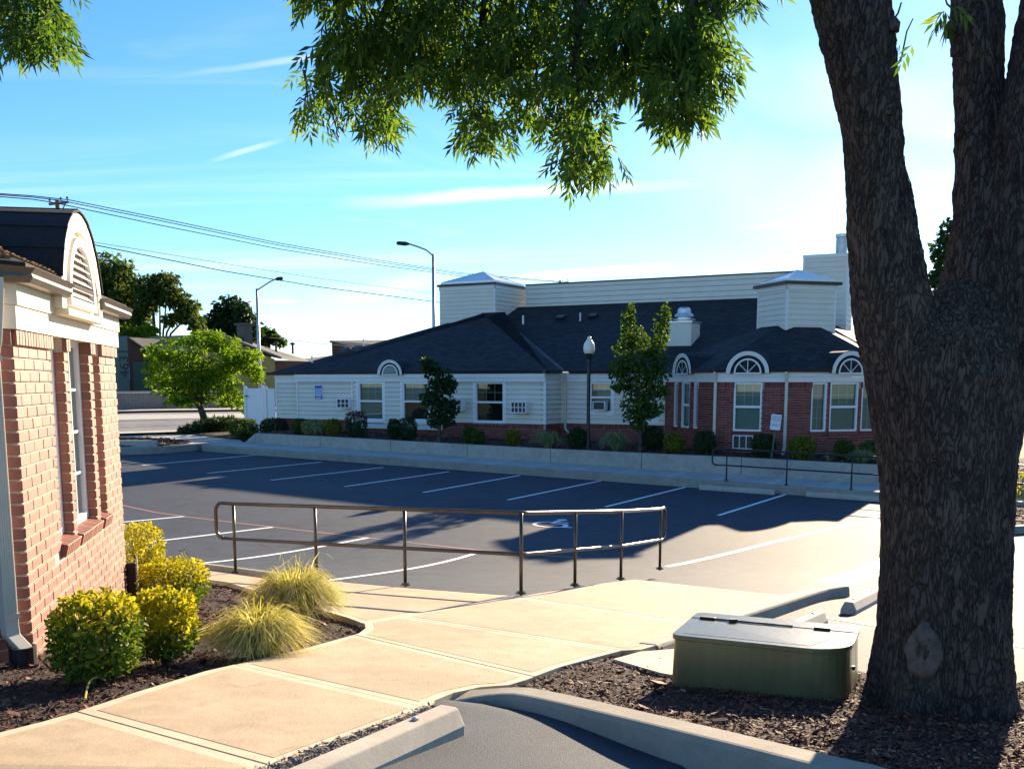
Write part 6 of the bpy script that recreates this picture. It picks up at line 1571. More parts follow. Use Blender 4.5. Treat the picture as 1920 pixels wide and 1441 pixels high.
def limb_tree(root, base, pts, r0, mat, seed, nbr=8, seg=10, name='trunk', br_len=1.0, br_from=.35):
    """tapered trunk with side limbs; returns the limb tips"""
    r = np.random.default_rng(seed); P = smooth_path([Vector(p) for p in pts], 2); n = len(P); m = M()
    m.tube(P, [r0 * (1 - .75 * i / (n - 1)) for i in range(n)], seg); m.smooth = True; tr = m.build(name, mat, root); tips = [P[-1]]
    for k in range(nbr):
        i = int(n * (br_from + (.95 - br_from) * (k + .5) / nbr)); p = P[min(i, n - 1)]; a = k * 2.4 + r.uniform(-.4, .4); L_ = br_len * r.uniform(.7, 1.15) * (1.15 - .6 * k / nbr)
        d = Vector((math.cos(a), math.sin(a), r.uniform(.45, 1.0))).normalized(); q1 = p + d * L_ * .5 + Vector((0, 0, .05 * L_)); q2 = p + d * L_ + Vector((r.normal(0, .12), r.normal(0, .12), r.uniform(.1, .3))) * L_
        b = M(); rr = r0 * (.42 - .2 * k / nbr); b.tube(smooth_path([p, q1, q2], 1), [rr * (1 - .8 * j / 5) for j in range(6)], 6); b.smooth = True; b.build('limb', mat, tr); tips += [q1, q2]
    return tr, tips
def crown(root, clumps, n, leaf, mat, seed, asp=.6, name='crown', flat=.75, up=.6, fade=.5, rounded=False, shell=True):
    """leaves gathered in clumps (centre, radius xyz)"""
    r = np.random.default_rng(seed); C = np.array([tuple(c[0]) for c in clumps]); R_ = np.array([c[1] if isinstance(c[1], (tuple, list)) else (c[1],) * 3 for c in clumps], float)
    wgt = R_.prod(1) ** .67; idx = r.choice(len(clumps), n, p=wgt / wgt.sum()); d = rdir(r, n)
    rad = (r.random(n) ** fade)
    P = C[idx] + d * rad[:, None] * R_[idx]
    Nn = unit(d * .6 + rdir(r, n) * .8 + np.array([0, 0, up])); T = unit(np.cross(Nn, rdir(r, n)) + d * .4 - np.array([0, 0, .15]))
    L_ = leaf * r.uniform(.6, 1.35, n)
    return leaf_obj(name, mat, root, P, T, Nn, L_, L_ * asp * r.uniform(.8, 1.2, n), rounded)
def blobs(c, R3, k, seed, size=(.25, .45), hollow=.45):
    """clump centres filling an ellipsoid unevenly"""
    r = np.random.default_rng(seed); out = []; c = Vector(c)
    for i in range(k):
        d = rdir(r, 1)[0]; f = hollow + (1 - hollow) * r.random() ** .6; s_ = r.uniform(*size) * (R3[0] + R3[2]) / 2
        out.append((c + Vector((d[0] * R3[0] * f, d[1] * R3[1] * f, d[2] * R3[2] * f)), (s_, s_, s_ * .75)))
    return out

# ------------------------------------------------------------------ the big ash tree
def big_tree():
    Y0 = 5.72
    base = Vector(((1768 - CX) / F * Y0 * 1.0, Y0, 0)); base.z = zi(base.x, base.y)
    root = thing('ash_tree', 'large ash tree with a thick furrowed trunk forking on the right and leaves overhead', 'tree', base)
    def tubeof(rows, Y=Y0, dY=0.0, seg=28):
        P = []; R_ = []
        for k, (y, x0, x1) in enumerate(rows):
            Yk = Y + dY * k / max(1, len(rows) - 1); p = atY((x0 + x1) / 2, y, Yk); P.append(p); R_.append((x1 - x0) / 2 * Yk / 1944)
        return P, R_
    tubes = [tubeof([(1420, 1600, 1935), (1370, 1622, 1915), (1335, 1634, 1902), (1290, 1641, 1897), (1200, 1648, 1892), (1100, 1652, 1889), (1000, 1655, 1887), (900, 1652, 1890), (820, 1646, 1899), (760, 1640, 1908), (700, 1640, 1915), (660, 1665, 1915), (620, 1705, 1910), (585, 1745, 1905), (555, 1790, 1900)]),
             tubeof([(900, 1660, 1800), (780, 1638, 1810), (680, 1628, 1790), (620, 1614, 1762), (560, 1604, 1737), (480, 1597, 1723), (400, 1591, 1706), (330, 1589, 1694), (250, 1583, 1682), (150, 1567, 1677), (60, 1547, 1672), (0, 1534, 1662), (-80, 1515, 1640), (-180, 1490, 1610)], Y0, -.1),
             tubeof([(900, 1720, 1880), (760, 1725, 1890), (660, 1745, 1900), (560, 1768, 1890), (460, 1789, 1882), (380, 1796, 1878), (300, 1798, 1874), (200, 1800, 1876), (100, 1795, 1874), (50, 1787, 1874), (0, 1790, 1870), (-120, 1785, 1860)], Y0, .25),
             tubeof([(880, 1740, 1890), (760, 1775, 1925), (660, 1805, 1965), (560, 1828, 1985), (450, 1850, 2005), (350, 1866, 2015), (250, 1876, 2022), (150, 1897, 2036), (50, 1917, 2052), (-60, 1945, 2075), (-200, 1985, 2110)], Y0, -.05)]
    mb = M()
    for P, R_ in tubes:
        Ps = []; Rs = []
        for i in range(len(P) - 1):
            for j in range(4): t = j / 4; Ps.append(P[i].lerp(P[i + 1], t)); Rs.append(R_[i] * (1 - t) + R_[i + 1] * t)
        Ps.append(P[-1]); Rs.append(R_[-1]); mb.tube(Ps, Rs, 28)
    me = bpy.data.meshes.new('tmp'); me.from_pydata([tuple(Vector(v) - base) for v in mb.v], [], mb.f); me.update()
    o = bpy.data.objects.new('tmp', me); col.objects.link(o)
    md = o.modifiers.new('r', 'REMESH'); md.mode = 'VOXEL'; md.voxel_size = .013; s2 = o.modifiers.new('s', 'SMOOTH'); s2.factor = .6; s2.iterations = 22
    dg = bpy.context.evaluated_depsgraph_get(); me2 = bpy.data.meshes.new_from_object(o.evaluated_get(dg)); bpy.data.objects.remove(o)
    n = len(me2.vertices); co = np.zeros(n * 3, np.float32); me2.vertices.foreach_get('co', co); co = co.reshape(-1, 3); no = np.zeros(n * 3, np.float32); me2.vertices.foreach_get('normal', no); no = no.reshape(-1, 3)
    dsp = np.zeros(n)
    for i in range(n):
        x, y, z = co[i]
        w = mnoise.noise((x * 3, y * 3, z * 1.2)); a = mnoise.noise((x * 20 + w, y * 20 + w, z * 4.2)); b = mnoise.noise((x * 42, y * 42, z * 14))
        dsp[i] = .030 * (.40 - abs(a)) + .012 * (.3 - abs(b)) + .020 * w
        if z < .45: dsp[i] += .05 * max(0, (.45 - z)) * (1 + 1.2 * math.sin(math.atan2(y, x) * 5 + 1))
    co = co + no * dsp[:, None]; me2.vertices.foreach_set('co', co.astype(np.float32).ravel()); me2.update()
    me2.polygons.foreach_set('use_smooth', [True] * len(me2.polygons)); me2.materials.clear(); me2.materials.append(MAT['bark'])
    tr = bpy.data.objects.new('trunk', me2); col.objects.link(tr); tr.parent = root
    # healed branch scar low on the trunk: a raised almond ring with a dark slit
    def onbark(x, y, lift=0.0):
        d = ray(x, y); bestv = None
        hit, loc, nrm, idx = tr.ray_cast(CAM - base, d.normalized()); return (Vector(loc) + base + Vector(nrm) * lift, Vector(nrm)) if hit else (atY(x, y, Y0 - .34), Vector((0, -1, 0)))
    bpy.context.view_layer.update()
    sc_ = M(); cx, cy = 1733, 1218; rings = []
    for f, lift in ((1.0, -.012), (.93, .016), (.8, .036), (.6, .044), (.4, .040), (.22, .026), (.08, .006)):
        ring = []
        for k in range(28):
            t = 2 * math.pi * k / 28; rx = 36 * (1 - .32 * max(0, math.sin(t)) ** 1.0) * f; ry = 55 * f; wob = 1 + .10 * mnoise.noise((math.cos(t) * 2, math.sin(t) * 2, f * 3))
            ring.append(onbark(cx + rx * math.cos(t) * wob + (1 - f) * -4, cy - ry * math.sin(t) * wob, lift)[0])
        rings.append(ring)
    vs = [p for rg in rings for p in rg]; fs = [(i * 28 + k, i * 28 + (k + 1) % 28, (i + 1) * 28 + (k + 1) % 28, (i + 1) * 28 + k) for i in range(len(rings) - 1) for k in range(28)] + [tuple((len(rings) - 1) * 28 + k for k in range(28))]
    sc_.add(vs, fs); sc_.smooth = True; sc_.build('scar', MAT['bark_scar'], tr)
    slit = [onbark(1736 + 6 * math.sin(k), 1194 + 10 * k, .026)[0] for k in range(6)]; m = M(); m.tube(slit, [.004, .010, .014, .016, .012, .004], 8); m.build('scar_slit', MAT['black'], tr)
    # small burrs and stubs
    for x, y, s_ in ((1668, 205, .03), (1672, 45, .04), (1725, 470, .02), (1790, 50, .05), (1797, 90, .04), (1800, 250, .03), (1682, 195, .02)):
        p, nr = onbark(x, y); m = M(); m.lathe(p, [(s_, -s_), (s_ * 1.1, 0), (s_ * .5, s_ * .8)], 10); m.smooth = True; m.build('burr', MAT['bark'], tr)
    # branches above the frame carrying the hanging foliage
    r = np.random.default_rng(11); top = atY(1560, -150, Y0 - .05)
    def branch(pts, r0, r1):
        P = smooth_path([Vector(p) for p in pts], 2); n = len(P); m = M(); m.tube(P, [r0 + (r1 - r0) * i / (n - 1) for i in range(n)], 8); m.smooth = True; m.build('branch', MAT['bark'], tr)
    branch([top, atY(1380, -300, 5.7), atY(1200, -330, 5.8), atY(980, -260, 5.9), atY(760, -160, 6.0), atY(640, -40, 6.0)], .11, .012)
    branch([atY(1380, -300, 5.7), atY(1320, -150, 5.6), atY(1300, -20, 5.5), atY(1290, 90, 5.5)], .05, .008)
    branch([atY(1200, -330, 5.8), atY(1120, -120, 5.6), atY(1080, 60, 5.5), atY(1085, 180, 5.5)], .05, .006)
    branch([atY(980, -260, 5.9), atY(920, -60, 5.9), atY(900, 80, 5.9), atY(890, 160, 5.9)], .045, .006)
    branch([atY(760, -160, 6.0), atY(740, -20, 6.0), atY(700, 80, 6.0), atY(655, 140, 6.0)], .04, .005)
    branch([atY(1200, -330, 5.8), atY(700, -520, 6.0), atY(300, -420, 6.2), atY(120, -200, 6.3), atY(50, -60, 6.3)], .09, .01)
    # leaf masses (pixel centre, half sizes, depth)
    cl = [(640, 70, 60, 55, 6.1), (600, 150, 42, 48, 6.1), (575, 190, 26, 30, 6.15), (690, 60, 70, 90, 6.0), (700, 150, 60, 60, 6.0), (720, 205, 45, 32, 6.0), (760, 50, 90, 80, 6.0), (790, 110, 60, 50, 6.0), (850, 40, 90, 80, 5.9), (870, 110, 60, 50, 5.9), (880, 165, 42, 40, 5.9), (905, 215, 52, 42, 5.85), (880, 232, 30, 24, 5.85),
          (960, 40, 90, 80, 5.8), (960, 120, 60, 50, 5.8), (1000, 190, 60, 40, 5.75), (1050, 40, 90, 85, 5.7), (1070, 130, 70, 60, 5.6), (1085, 215, 62, 50, 5.5), (1090, 275, 55, 42, 5.5), (1130, 285, 34, 28, 5.5), (1150, 40, 90, 85, 5.7), (1170, 120, 65, 60, 5.6), (1240, 40, 90, 90, 5.6), (1250, 130, 70, 60, 5.5), (1270, 190, 55, 45, 5.5), (1310, 60, 70, 85, 5.6), (1340, 110, 42, 55, 5.6), (1300, 170, 40, 42, 5.5)]
    cl += [(x, -70 - 60 * (k % 2), 110, 90, 5.8) for k, x in enumerate(range(640, 1400, 90))]
    cl2 = [(40, 30, 60, 34, 6.2), (95, 60, 45, 30, 6.2), (20, 70, 40, 24, 6.2), (100, 20, 34, 26, 6.2), (40, -50, 100, 60, 6.2)]
    def pinnate(name, cls, count, seed):
        q = np.random.default_rng(seed); w = np.array([c[2] * c[3] for c in cls], float); idx = q.choice(len(cls), count, p=w / w.sum()); P = []; T = []; Nn = []; L_ = []; W_ = []
        for i in idx:
            cx, cy, rx, ry, Yc = cls[i]; d = rdir(q, 1)[0] * q.random() ** .45; p = np.array(atY(cx + d[0] * rx, cy + d[1] * ry, Yc + d[2] * .45))
            hang = q.uniform(.5, 1.0); a = q.uniform(0, 6.28); ax = np.array([math.cos(a) * (1 - hang * .6), math.sin(a) * (1 - hang * .6), -hang]); ax /= np.linalg.norm(ax)
            nrm = np.cross(ax, rdir(q, 1)[0]); nrm /= np.linalg.norm(nrm) + 1e-9; sd = np.cross(ax, nrm); RL = q.uniform(.10, .17); ll = q.uniform(.062, .095)
            for k in range(7):
                if k == 6: t, dirv = 1.0, ax
                else: t = (.3, .3, .6, .6, .85, .85)[k]; s_ = 1 if k % 2 else -1; dirv = ax * .75 + sd * s_ * .62 + nrm * q.normal(0, .12) + np.array([0, 0, -.18])
                P.append(p + ax * RL * t); T.append(dirv); Nn.append(nrm + q.normal(0, .25, 3)); L_.append(ll * q.uniform(.6, 1.25)); W_.append(ll * q.uniform(.19, .26))
        return leaf_obj(name, MAT['leaf_ash'], root, P, T, Nn, L_, W_, False, .15, .10)
    pinnate('crown', cl, 3700, 5); pinnate('crown', cl2, 380, 6)
    for k, (cx, cy, rx, ry, Yc) in enumerate(cl + cl2):
        if cy < -20: continue
        q = np.random.default_rng(100 + k); c0 = atY(cx + q.uniform(-.3, .3) * rx, cy - ry * 1.1 - 25, Yc); P = [c0]
        for j in range(3): P.append(atY(cx + q.uniform(-.4, .4) * rx, cy - ry * (.6 - .55 * j), Yc + q.uniform(-.1, .1)))
        m = M(); m.tube(smooth_path(P, 1), [.010 - .0011 * i for i in range(len(smooth_path(P, 1)))], 5); tg = m.build('twig', MAT['twig'], tr)
        for j in range(6):
            a_ = P[1 + j % 3]; b_ = atY(cx + q.uniform(-1, 1) * rx, cy + q.uniform(-.5, 1) * ry, Yc + q.uniform(-.3, .3)); m = M(); m.tube([a_, a_.lerp(b_, .5) + ZZ * .02, b_], [.005, .004, .0025], 4); m.build('twiglet', MAT['twig'], tg)
    # epicormic shoots on the trunk
    for pts in ([(1672, 135), (1690, 110), (1700, 60), (1712, 35)], [(1672, 42), (1684, 25), (1690, 5)], [(1790, 20), (1776, 8), (1770, -10)]):
        P = [atY(x, y, 5.45) for x, y in pts]; m = M(); m.tube(P, [.006, .005, .004, .003][:len(P)], 5); m.build('shoot', MAT['twig'], tr)
    pinnate('shoot_leaves', [(1704, 60, 20, 28, 5.45), (1774, 6, 18, 14, 5.45)], 7, 9)
big_tree()

# ------------------------------------------------------------------ near shrubs and grasses
def near_shrub(x0, x1, y0, yb, label, mat, n, seed, dep=.9, stem=.14, top=None, leaf=.044):
    b = gp((x0 + x1) / 2, yb, .07); s_ = b.y / 1944; w = (x1 - x0) * s_; h = (yb - y0) * s_ * 1.02
    b2 = b + Vector((0, w * dep * .15, 0)); b2.z = zb(b2.x, b2.y)
    return shrub(b2, w / 2 * .93, w / 2 * dep, h, label, leaf, mat, n, seed, 3.4, stem, 'golden shrubs beside the brick building', 'shrub', 'shrub', .42, top, .3, 9)
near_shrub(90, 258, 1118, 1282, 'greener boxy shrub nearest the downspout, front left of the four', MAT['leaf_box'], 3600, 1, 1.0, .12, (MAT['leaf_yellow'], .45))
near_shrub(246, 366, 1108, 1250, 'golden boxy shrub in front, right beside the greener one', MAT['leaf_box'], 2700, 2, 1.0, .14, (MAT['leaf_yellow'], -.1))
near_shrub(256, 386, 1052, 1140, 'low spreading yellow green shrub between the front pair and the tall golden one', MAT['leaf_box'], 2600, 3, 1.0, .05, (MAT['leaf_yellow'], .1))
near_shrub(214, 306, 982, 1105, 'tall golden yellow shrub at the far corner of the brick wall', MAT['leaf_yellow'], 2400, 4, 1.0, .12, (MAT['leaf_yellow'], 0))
def near_grass(x0, x1, y0, yb, label, n, seed):
    b = gp((x0 + x1) / 2, yb, .07); s_ = b.y / 1944; w = (x1 - x0) * s_; b.z = zb(b.x, b.y); return grass(b, w / 2 * .98, (yb - y0) * s_ * 1.02, label, n, MAT['grass'], seed, .0105, 'ornamental grasses at the tip of the mulch bed')
near_grass(383, 592, 1137, 1232, 'front clump of yellow ornamental grass at the edge of the walk', 2400, 1)
near_grass(462, 648, 1064, 1168, 'rear clump of yellow ornamental grass near the handrail', 2400, 2)
# fallen pale twig and a weed at the kerb
tw = [gp(x, y, .09) + ZZ * z for x, y, z in ((160, 1309, .0), (164, 1296, .03), (172, 1287, .05), (186, 1283, .05), (199, 1284, .03))]
m = M(); m.tube(smooth_path(tw, 2), .006, 6); tag(m.build('twig', MAT['grass'], None, uv=False), 'pale bent twig lying on the mulch below the greener shrub', 'twig')
wd = thing('weed', 'small dry weed beside the left end of the kerb', 'weed', gp(346, 1060, .1)); b = wl(wd)
for k in range(5):
    a = k * 1.3; m = M(); t = b + Vector((.05 * math.cos(a), .05 * math.sin(a), .16 + .02 * k)); m.tube([b, b.lerp(t, .5) + Vector((.01, 0, .02)), t], .003, 5); m.build('stalk', MAT['grass'], wd)
    m = M(); m.lathe(t, [(.004, -.01), (.014, 0), (.008, .012)], 6); m.build('flower_head', MAT['leaf_gold'], wd)

# ------------------------------------------------------------------ shrubs along the far building
def bed_point(x, yb, t): a = onT(x, yb, t)[0]; p = B(a, t); p.z = zbed(p.x, p.y); return p
def far_shrub(x0, x1, y0, label, mat, seed, t=TW + .65, n=700, stem=.04, shape=2.5, top=None, leaf=.075, dep=.95):
    p = bed_point((x0 + x1) / 2, 830, t); s_ = p.y / 1944; w = (x1 - x0) * s_; zt = atY((x0 + x1) / 2, y0, p.y).z
    return shrub(p, w / 2 * 1.05, w / 2 * dep, max(.25, (zt - p.z) * 1.06), label, leaf, mat, int(n * 1.7), seed, shape, stem, 'shrubs along the far building', 'shrub', 'shrub', .4, top, 0, 3, .4)
LD, LG, LM = MAT['leaf_dark'], MAT['leaf_gold'], MAT['leaf_mid']
far_shrub(549, 579, 787, 'yellow green round shrub just right of the wide dark dome', LM, 31, t=TW + .7, top=None)
far_shrub(569, 612, 790, 'grey green feathery shrub left of the round gold one', MAT['grass_far'], 32, leaf=.09, n=900)
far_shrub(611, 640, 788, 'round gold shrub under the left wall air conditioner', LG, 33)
far_shrub(651, 687, 775, 'tall dark shrub with ragged top below the leftmost window', LD, 34, shape=3.5, n=1000, top=(simple('red_tips', (.10, .03, .025), .7), .3))
far_shrub(729, 750, 789, 'narrow dark clipped shrub, left of the pair below the arched vent', LD, 35, shape=3.2)
far_shrub(750, 780, 786, 'wider dark clipped shrub, right of the pair below the arched vent', LD, 36, shape=3.2, n=900)
far_shrub(869, 893, 803, 'small green shrub, upper of two touching right of the round-crowned tree', LM, 37, t=TW + 1.0)
far_shrub(885, 907, 810, 'small grey green shrub, lower of two touching right of the round-crowned tree', LM, 38, t=TW + .45)
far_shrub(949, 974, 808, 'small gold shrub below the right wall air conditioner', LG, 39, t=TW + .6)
far_shrub(1066, 1099, 805, 'dark round shrub at the foot of the lamp post', LD, 40, n=900)
far_shrub(1205, 1243, 803, 'dark round shrub right of the forked tree', LD, 41, t=TW + 1.2, n=900)
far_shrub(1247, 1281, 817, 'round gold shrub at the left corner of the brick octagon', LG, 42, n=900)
far_shrub(1304, 1339, 812, 'dark upright shrub beside the left octagon downspout', LD, 43, t=TW + .8, shape=3.4, n=900)
far_shrub(1412, 1451, 818, 'dark upright shrub right of the low brick wall air conditioner', LD, 44, t=TW + .7, shape=3.4, n=900)
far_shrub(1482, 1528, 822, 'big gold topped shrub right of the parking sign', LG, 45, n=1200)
far_shrub(1567, 1600, 828, 'green shrub behind the grass clump at the right octagon windows', LM, 46, t=TW + 1.1)
far_shrub(1612, 1668, 830, 'green spreading shrub half hidden by the big trunk', LM, 47, t=TW + 1.3, n=900)
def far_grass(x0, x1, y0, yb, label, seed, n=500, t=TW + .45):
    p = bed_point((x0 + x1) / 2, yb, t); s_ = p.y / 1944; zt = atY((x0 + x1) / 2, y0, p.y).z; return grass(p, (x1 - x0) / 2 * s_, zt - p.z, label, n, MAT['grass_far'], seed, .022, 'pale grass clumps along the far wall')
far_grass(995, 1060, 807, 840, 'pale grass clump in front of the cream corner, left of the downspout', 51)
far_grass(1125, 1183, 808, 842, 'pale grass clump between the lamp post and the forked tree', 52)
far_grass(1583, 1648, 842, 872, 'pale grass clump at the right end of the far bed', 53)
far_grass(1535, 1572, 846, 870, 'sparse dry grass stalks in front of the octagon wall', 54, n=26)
# corner bed by the street
def corner_shrub(x0, x1, y0, yb, label, mat, seed, shape=2.6, n=1000, leaf=.10):
    p = gp((x0 + x1) / 2, yb, .26); s_ = p.y / 1944; w = (x1 - x0) * s_; return shrub(p, w / 2 * .95, w / 2 * .9, (yb - y0) * s_, label, leaf, mat, int(n * 1.8), seed, shape, .03, 'shrubs along the far building', 'shrub', 'shrub', .4, None, 0, 3, .35)
corner_shrub(433, 483, 787, 820, 'boxy olive green shrub in front of the white gate', LM, 61, 3.4)
corner_shrub(489, 546, 785, 818, 'wide dark dome shrub at the left corner of the building', LD, 62, 2.6, 1300)
def juniper():
    root = thing('juniper', 'low dark spreading juniper under the bright maple', 'ground cover', gp(388, 808, .25)); r = np.random.default_rng(8); P = []; T = []
    for i in range(2600):
        x = r.uniform(336, 442); f = (x - 336) / 106; y = 811 - 4 * f + r.uniform(-3, 1.5); p = gp(x, y, .25); hh = .55 * math.sin(min(1, max(.05, f * 1.4)) * 1.5) * r.random(); P.append(tuple(p + ZZ * hh)); d = rdir(r, 1)[0]; T.append(d + np.array([0, 0, .5]))
    T = np.array(T); leaf_obj('foliage', LD, root, P, T, rdir(r, len(P)), r.uniform(.12, .3, len(P)), r.uniform(.04, .07, len(P)))
    for k in range(4): b = wl(root); m = M(); m.tube([b, b + Vector((-1 + k * .6, .2, .25))], [.03, .01], 5); m.build('stem', MAT['twig'], root)
juniper()

# ------------------------------------------------------------------ trees
def px_clumps(lst, Y, depth=None): 
    out = []
    for x, y, rx, ry in lst: s_ = Y / 1944; out.append((atY(x, y, Y), (rx * s_, (depth or rx) * s_, ry * s_)))
    return out
def maple():
    b = gp(390, 806, .25); Y = b.y; root = thing('maple_tree', 'bright sunlit spreading maple in front of the street light', 'tree', b)
    fork = atY(372, 752, Y); tr, _ = limb_tree(root, b, [b - ZZ * .1, b.lerp(fork, .5), fork, atY(378, 715, Y), atY(380, 680, Y)], .20, MAT['bark_thin'], 3, 9, 10, 'trunk', 1.7, .45)
    m = M(); m.tube([fork - ZZ * .3, atY(362, 735, Y - .3), atY(345, 705, Y - .4)], [.1, .07, .03], 8); m.build('limb', MAT['bark_thin'], tr)
    L_ = [(380, 650, 60, 24), (340, 665, 55, 22), (310, 668, 34, 16), (430, 665, 50, 28), (400, 690, 60, 30), (450, 695, 36, 34), (330, 700, 55, 30), (300, 690, 26, 10), (300, 712, 24, 9), (350, 730, 50, 22), (410, 725, 50, 30), (440, 735, 36, 28), (455, 760, 22, 14), (470, 680, 24, 22), (380, 635, 34, 14), (345, 755, 34, 12), (420, 640, 24, 14), (372, 705, 70, 40), (478, 665, 14, 8), (478, 705, 12, 8)]
    cl = []
    rq = np.random.default_rng(17)
    for x, y, rx, ry in L_:
        for j in range(5): cl.append((atY(x + rq.uniform(-.8, .8) * rx, y + rq.uniform(-.8, .8) * ry, Y + rq.uniform(-1.6, 1.6)), (rx * .55 * Y / 1944, .7, max(.12, ry * .33 * Y / 1944))))
    crown(root, cl, 8000, .24, MAT['leaf_maple'], 5, .5, flat=.6, up=1.2)
maple()
def small_tree():
    p = bed_point(823, 828, TW + .75); Y = p.y; root = thing('young_tree', 'small dark round-crowned tree in the bed left of the single window', 'tree', p)
    limb_tree(root, p, [p - ZZ * .1, atY(824, 780, Y), atY(822, 740, Y), atY(815, 700, Y)], .085, MAT['bark_thin'], 4, 7, 8, 'trunk', .5)
    c = px_clumps([(808, 690, 20, 17), (830, 712, 24, 22), (815, 725, 18, 14), (845, 722, 12, 14), (822, 752, 32, 20), (845, 765, 14, 20), (805, 745, 18, 12), (822, 778, 26, 16), (800, 680, 13, 9), (840, 790, 12, 9), (812, 793, 9, 7)], Y, 22)
    crown(root, c, 2600, .12, MAT['leaf_dark'], 6, .75, rounded=True)
small_tree()
def forked_tree():
    p = bed_point(1200, 838, TW + .7); Y = p.y; root = thing('young_tree', 'taller forked tree with sunlit tips in front of the cream wall', 'tree', p)
    tr, _ = limb_tree(root, p, [p - ZZ * .1, atY(1199, 805, Y), atY(1198, 760, Y), atY(1190, 690, Y), atY(1180, 600, Y)], .075, MAT['bark_thin'], 5, 8, 8, 'trunk', .6)
    m = M(); m.tube([atY(1203, 795, Y), atY(1222, 720, Y), atY(1238, 640, Y), atY(1246, 590, Y)], [.05, .04, .025, .01], 7); m.build('leader', MAT['bark_thin'], tr)
    c = px_clumps([(1178, 605, 12, 30), (1183, 585, 6, 20), (1192, 630, 20, 22), (1240, 620, 15, 34), (1248, 590, 7, 22), (1175, 650, 24, 22), (1225, 655, 26, 24), (1165, 685, 22, 20), (1200, 690, 36, 30), (1235, 690, 24, 28), (1175, 720, 26, 18), (1215, 725, 34, 24), (1240, 735, 18, 12), (1195, 755, 36, 20), (1225, 765, 22, 16), (1195, 780, 28, 14), (1160, 725, 14, 8), (1200, 797, 18, 9), (1155, 700, 14, 10)], Y, 26)
    crown(root, c, 4200, .115, MAT['leaf_mid'], 7, .75, rounded=True)
forked_tree()
def back_tree(x, yb, Y, cl, n, leaf, mat, seed, label, stems, name='street_tree', depth=60):
    b = atY(x, 700, Y); b.z = ground(b.x, b.y); root = thing(name, label, 'tree', b)
    for k, pts in enumerate(stems):
        P = [Vector((b.x, b.y, b.z))] + [atY(px, py, Y) for px, py in pts]; m = M(); n_ = len(P); P2 = smooth_path(P, 1); m.tube(P2, [(.30 if k == 0 else .16) * (1 - .8 * i / (len(P2) - 1)) for i in range(len(P2))], 7); m.smooth = True; m.build('trunk' if k == 0 else 'limb', MAT['twig'], root)
    crown(root, px_clumps(cl, Y, depth), n, leaf, mat, seed, .7)
    return root
back_tree(205, 650, 104, [(200, 505, 45, 32), (185, 545, 40, 40), (225, 530, 36, 40), (240, 560, 26, 30), (205, 580, 48, 36), (180, 600, 40, 36), (230, 600, 28, 30), (170, 640, 30, 30), (150, 560, 40, 60)], 6500, .55, MAT['leaf_far'], 71, 'dense big tree, leftmost behind the brick building roof', [[(205, 640), (200, 590), (205, 540)], [(212, 620), (230, 570)], [(195, 620), (180, 570)]], 'big_tree')
back_tree(300, 650, 102, [(280, 540, 32, 24), (310, 530, 26, 20), (330, 560, 26, 18), (270, 575, 20, 22), (345, 590, 20, 16), (300, 555, 40, 18), (365, 600, 14, 12), (355, 575, 18, 14), (265, 600, 14, 20), (375, 625, 22, 12), (320, 600, 12, 10)], 3600, .50, MAT['leaf_far'], 72, 'airy tree with bare fanned branches behind the green house', [[(290, 630), (288, 590), (285, 545)], [(305, 632), (310, 590), (312, 540)], [(308, 632), (328, 595), (338, 565)], [(312, 634), (345, 600), (358, 580)], [(284, 630), (268, 595), (258, 565)], [(300, 630), (300, 580), (298, 545)]], 'big_tree', 36)
back_tree(435, 650, 118, [(435, 585, 34, 28), (415, 605, 30, 24), (455, 605, 30, 26), (435, 625, 44, 20), (400, 620, 18, 16), (470, 625, 18, 14)], 4200, .60, MAT['leaf_dark'], 73, 'dark rounded tree behind the bright maple and street light', [[(435, 640), (435, 600)], [(430, 640), (415, 605)], [(440, 640), (455, 605)]], 'big_tree', 40)
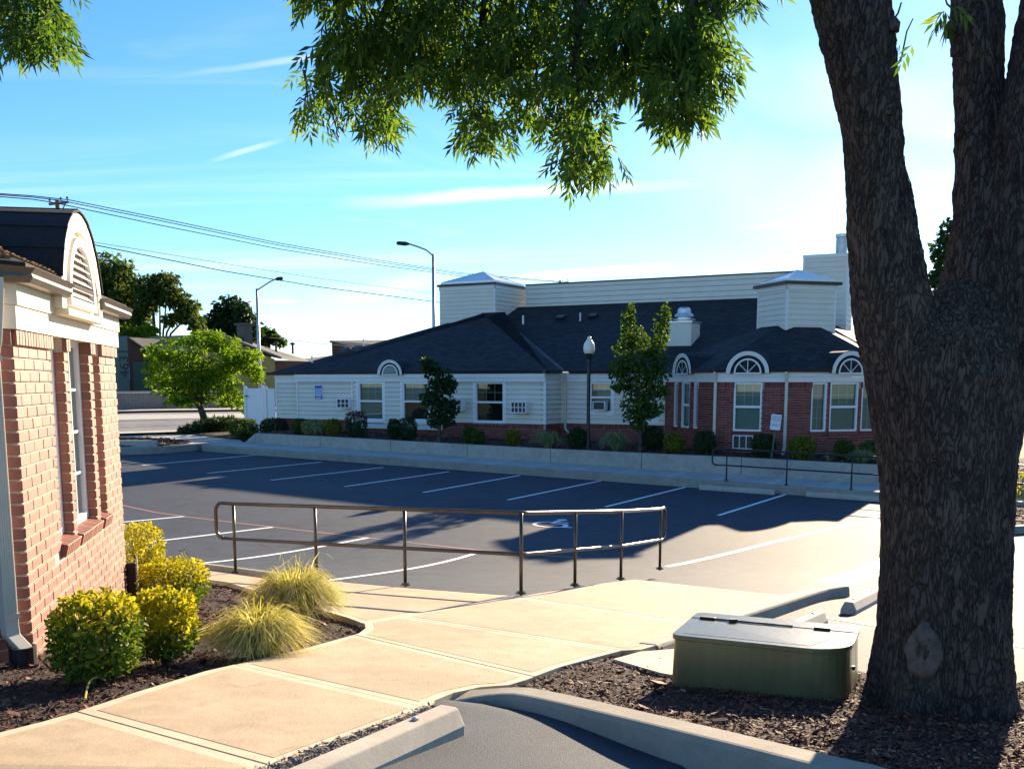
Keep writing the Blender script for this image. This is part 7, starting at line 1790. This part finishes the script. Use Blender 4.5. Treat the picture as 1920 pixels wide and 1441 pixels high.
back_tree(505, 660, 125, [(500, 625, 16, 10), (512, 634, 14, 8), (490, 640, 16, 10), (525, 642, 10, 6)], 900, .55, MAT['leaf_far'], 74, 'pale low tree right of the street light pole', [[(505, 650), (505, 630)]], 'big_tree', 20)
back_tree(260, 690, 98, [(255, 630, 22, 10), (280, 622, 16, 12), (240, 625, 14, 12)], 900, .5, MAT['leaf_maple'], 75, 'small yellow green tree glowing under the airy tree', [[(258, 650), (258, 632)]], 'big_tree', 20)
back_tree(1780, 600, 66, [(1775, 440, 10, 20), (1765, 470, 14, 18), (1772, 500, 18, 20), (1758, 520, 14, 18), (1780, 540, 26, 30), (1750, 550, 14, 16), (1790, 590, 40, 40), (1785, 420, 8, 10), (1820, 520, 40, 60), (1840, 600, 60, 50)], 4200, .34, MAT['leaf_dark'], 76, 'dark conifer showing through the fork of the big trunk', [[(1785, 600), (1785, 520), (1782, 440)]], 'conifer_tree', 40)
# sapling in front of the block wall
b = WB.p(WB.on(342, 770)[0], 1.0); b.z = ground(b.x, b.y) + .15; root = thing('sapling', 'thin young street tree in front of the block wall', 'tree', b)
m = M(); m.tube([b, atY(342, 740, b.y), atY(340, 715, b.y)], [.10, .08, .05], 7); m.build('trunk', MAT['bark_thin'], root); crown(root, px_clumps([(335, 700, 22, 18), (345, 685, 18, 14)], b.y, 20), 700, .35, MAT['leaf_mid'], 81)
# island at the right edge behind the trunk
isl3 = [tuple(gp(x, y, .1))[:2] for x, y in [(1880, 992), (1960, 984), (2150, 965), (2150, 930), (1960, 934), (1885, 950)]]
z3 = lumpy(.14, .02); i3 = struct(drape(isl3, 0, .5, z3).build('mulch_island', MAT['soil'])); chips('bark_chips', isl3, z3, 900, .07, i3, 31, near=30)
curb('kerb', None, .16, [(0, -.3), (0, -.01), (.02, 0), (.15, 0), (.15, -.3)], MAT['curb'], xy=[tuple(gp(x, y, .1))[:2] for x, y in [(1884, 955), (1880, 990), (1900, 993), (1970, 985), (2150, 966)]], sm=1)
p = gp(1922, 940, .15); shrub(p, .55, .5, .75, 'yellow shrub at the right edge behind the big trunk', .07, MAT['leaf_yellow'], 700, 91, 2.6, .05)
